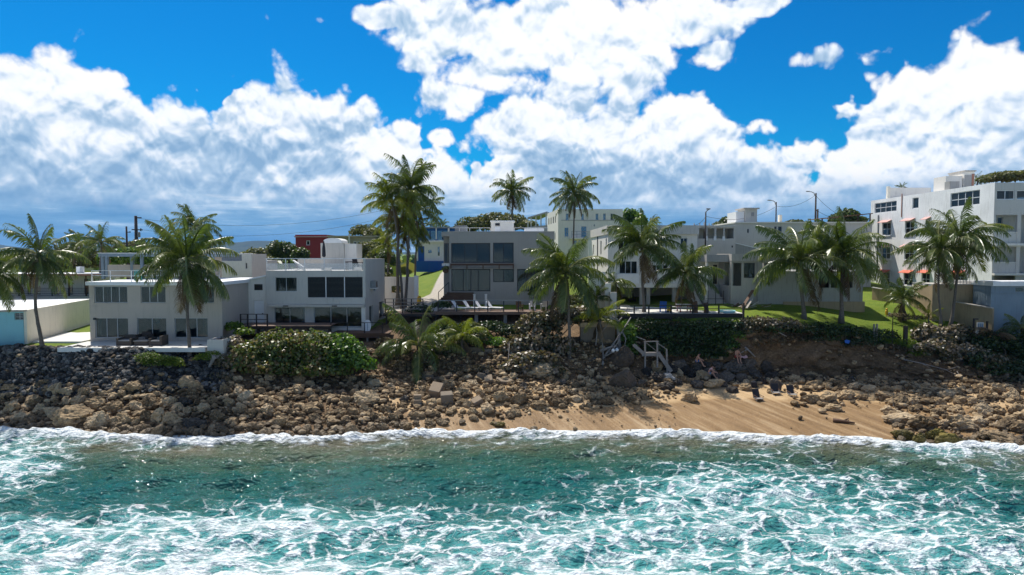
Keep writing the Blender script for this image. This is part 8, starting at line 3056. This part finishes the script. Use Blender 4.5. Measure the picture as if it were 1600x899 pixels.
def wire(label, a, c, sag, r=.022):
    p0, p1 = P(*a), P(*c)
    pts = []
    for i in range(15):
        f = i / 14
        q = p0.lerp(p1, f)
        q.z -= sag * 4 * f * (1 - f)
        pts.append(q)
    mb = MB()
    mb.tube(pts, r, 4)
    o = mb.build('power_line', M['wire'])
    tag(o, label, 'power line', 'overhead wires')


wire('overhead wire from the thick pole toward the palm cluster, upper', (213.5, 341, 112), (628, 322, 120), 2.2)
wire('overhead wire from the thick pole toward the palm cluster, lower', (220, 359, 112), (640, 330, 118), 2.4)
wire('overhead wire between the two street lamps behind the white building', (1273, 306, 104), (1211.5, 322, 104), .7)
wire('overhead wire sloping from the tall lamp pole to the apartment block, upper', (1273, 304, 104), (1362, 345, 100), 1.4)
wire('overhead wire from the short bare pole to the apartment block', (1276, 329, 103), (1362, 343, 99), .9)
wire('overhead wire between the loggia pole and the street lamp pole', (1102, 338, 82.5), (1211, 324, 104), 1.0)
wire('overhead wire from the loggia pole toward the house on columns', (1102, 340, 82.5), (1085, 352, 80), .2)

# --- far hills
def make_hills():
    xs = np.linspace(-5900, 2500, 150)
    ys = np.linspace(4300, 6600, 34)
    X, Yg = np.meshgrid(xs, ys, indexing='ij')
    ridge = np.exp(-((Yg - 5500) / 620) ** 2)
    h = (fbm(X / 900 + 3, Yg / 1400, 5, 61) - .22) * 200 * smooth01(-X, 900, 2300) + 16
    Z = 10 + ridge * np.maximum(0, h) - (1 - ridge) * 4
    F = np.arange(X.size).reshape(X.shape)
    F = np.stack([F[:-1, :-1], F[1:, :-1], F[1:, 1:], F[:-1, 1:]], -1).reshape(-1, 4)
    me = np_mesh('hills', np.stack([X, Yg, Z], -1).reshape(-1, 3), F, True)
    m, n, out = new_mat('wooded_hills')
    f = n.noise(pos(n), .012, 5, .6)
    principled(n, out, n.ramp(f, [(.3, (.02, .04, .022)), (.7, (.05, .07, .035))]), .9, .2)
    tag(link('hills', me, m), kind='structure')


make_hills()

# distant wooded plain: one dark mass of tree tops between the town and the hills
rngw = np.random.default_rng(99)
nW = 5200
Wx = np.concatenate([rngw.uniform(-420, 420, nW // 2), rngw.uniform(-1500, 1500, nW // 2)])
Wy = np.concatenate([rngw.uniform(170, 420, nW // 2), rngw.uniform(420, 1500, nW // 2)])
Wz = np.array([ground(x, y) for x, y in zip(Wx, Wy)])
base_h = np.where(Wy < 420, 2.0, 4.5)
Pp = np.stack([Wx, Wy, Wz + rngw.uniform(.2, 1, nW) * base_h * np.where(Wx > -20, .6, 1.0)], -1)
Dd = np.tile(np.array([0, 0, 1.0]), (nW, 1)) + rngw.normal(0, .7, (nW, 3))
V, F_, tone = leaf_mesh(Pp, Dd / np.linalg.norm(Dd, axis=1)[:, None], 6.0, rngw, 6)
o = link('distant_woods', np_mesh('distant_woods', V, F_, False, None, dict(tone=tone)), M['tree_leaf'])
tag(o, 'distant low woods spread over the plain below the hills', 'woods', None, 'stuff')

# --- air
m = bpy.data.materials.new('haze')
m.use_nodes = True
m.node_tree.nodes.clear()
n = NB(m.node_tree)
out = n.node('ShaderNodeOutputMaterial')
vp = n.node('ShaderNodeVolumePrincipled')
vp.inputs['Color'].default_value = (.16, .45, 1.0, 1)
vp.inputs['Density'].default_value = 0.00005
vp.inputs['Anisotropy'].default_value = .0
n.l.new(vp.outputs[0], out.inputs['Volume'])
o = MB().box(-6300, 6300, -5400, 7300, -7, 215).build('haze', m)
tag(o, kind='stuff')
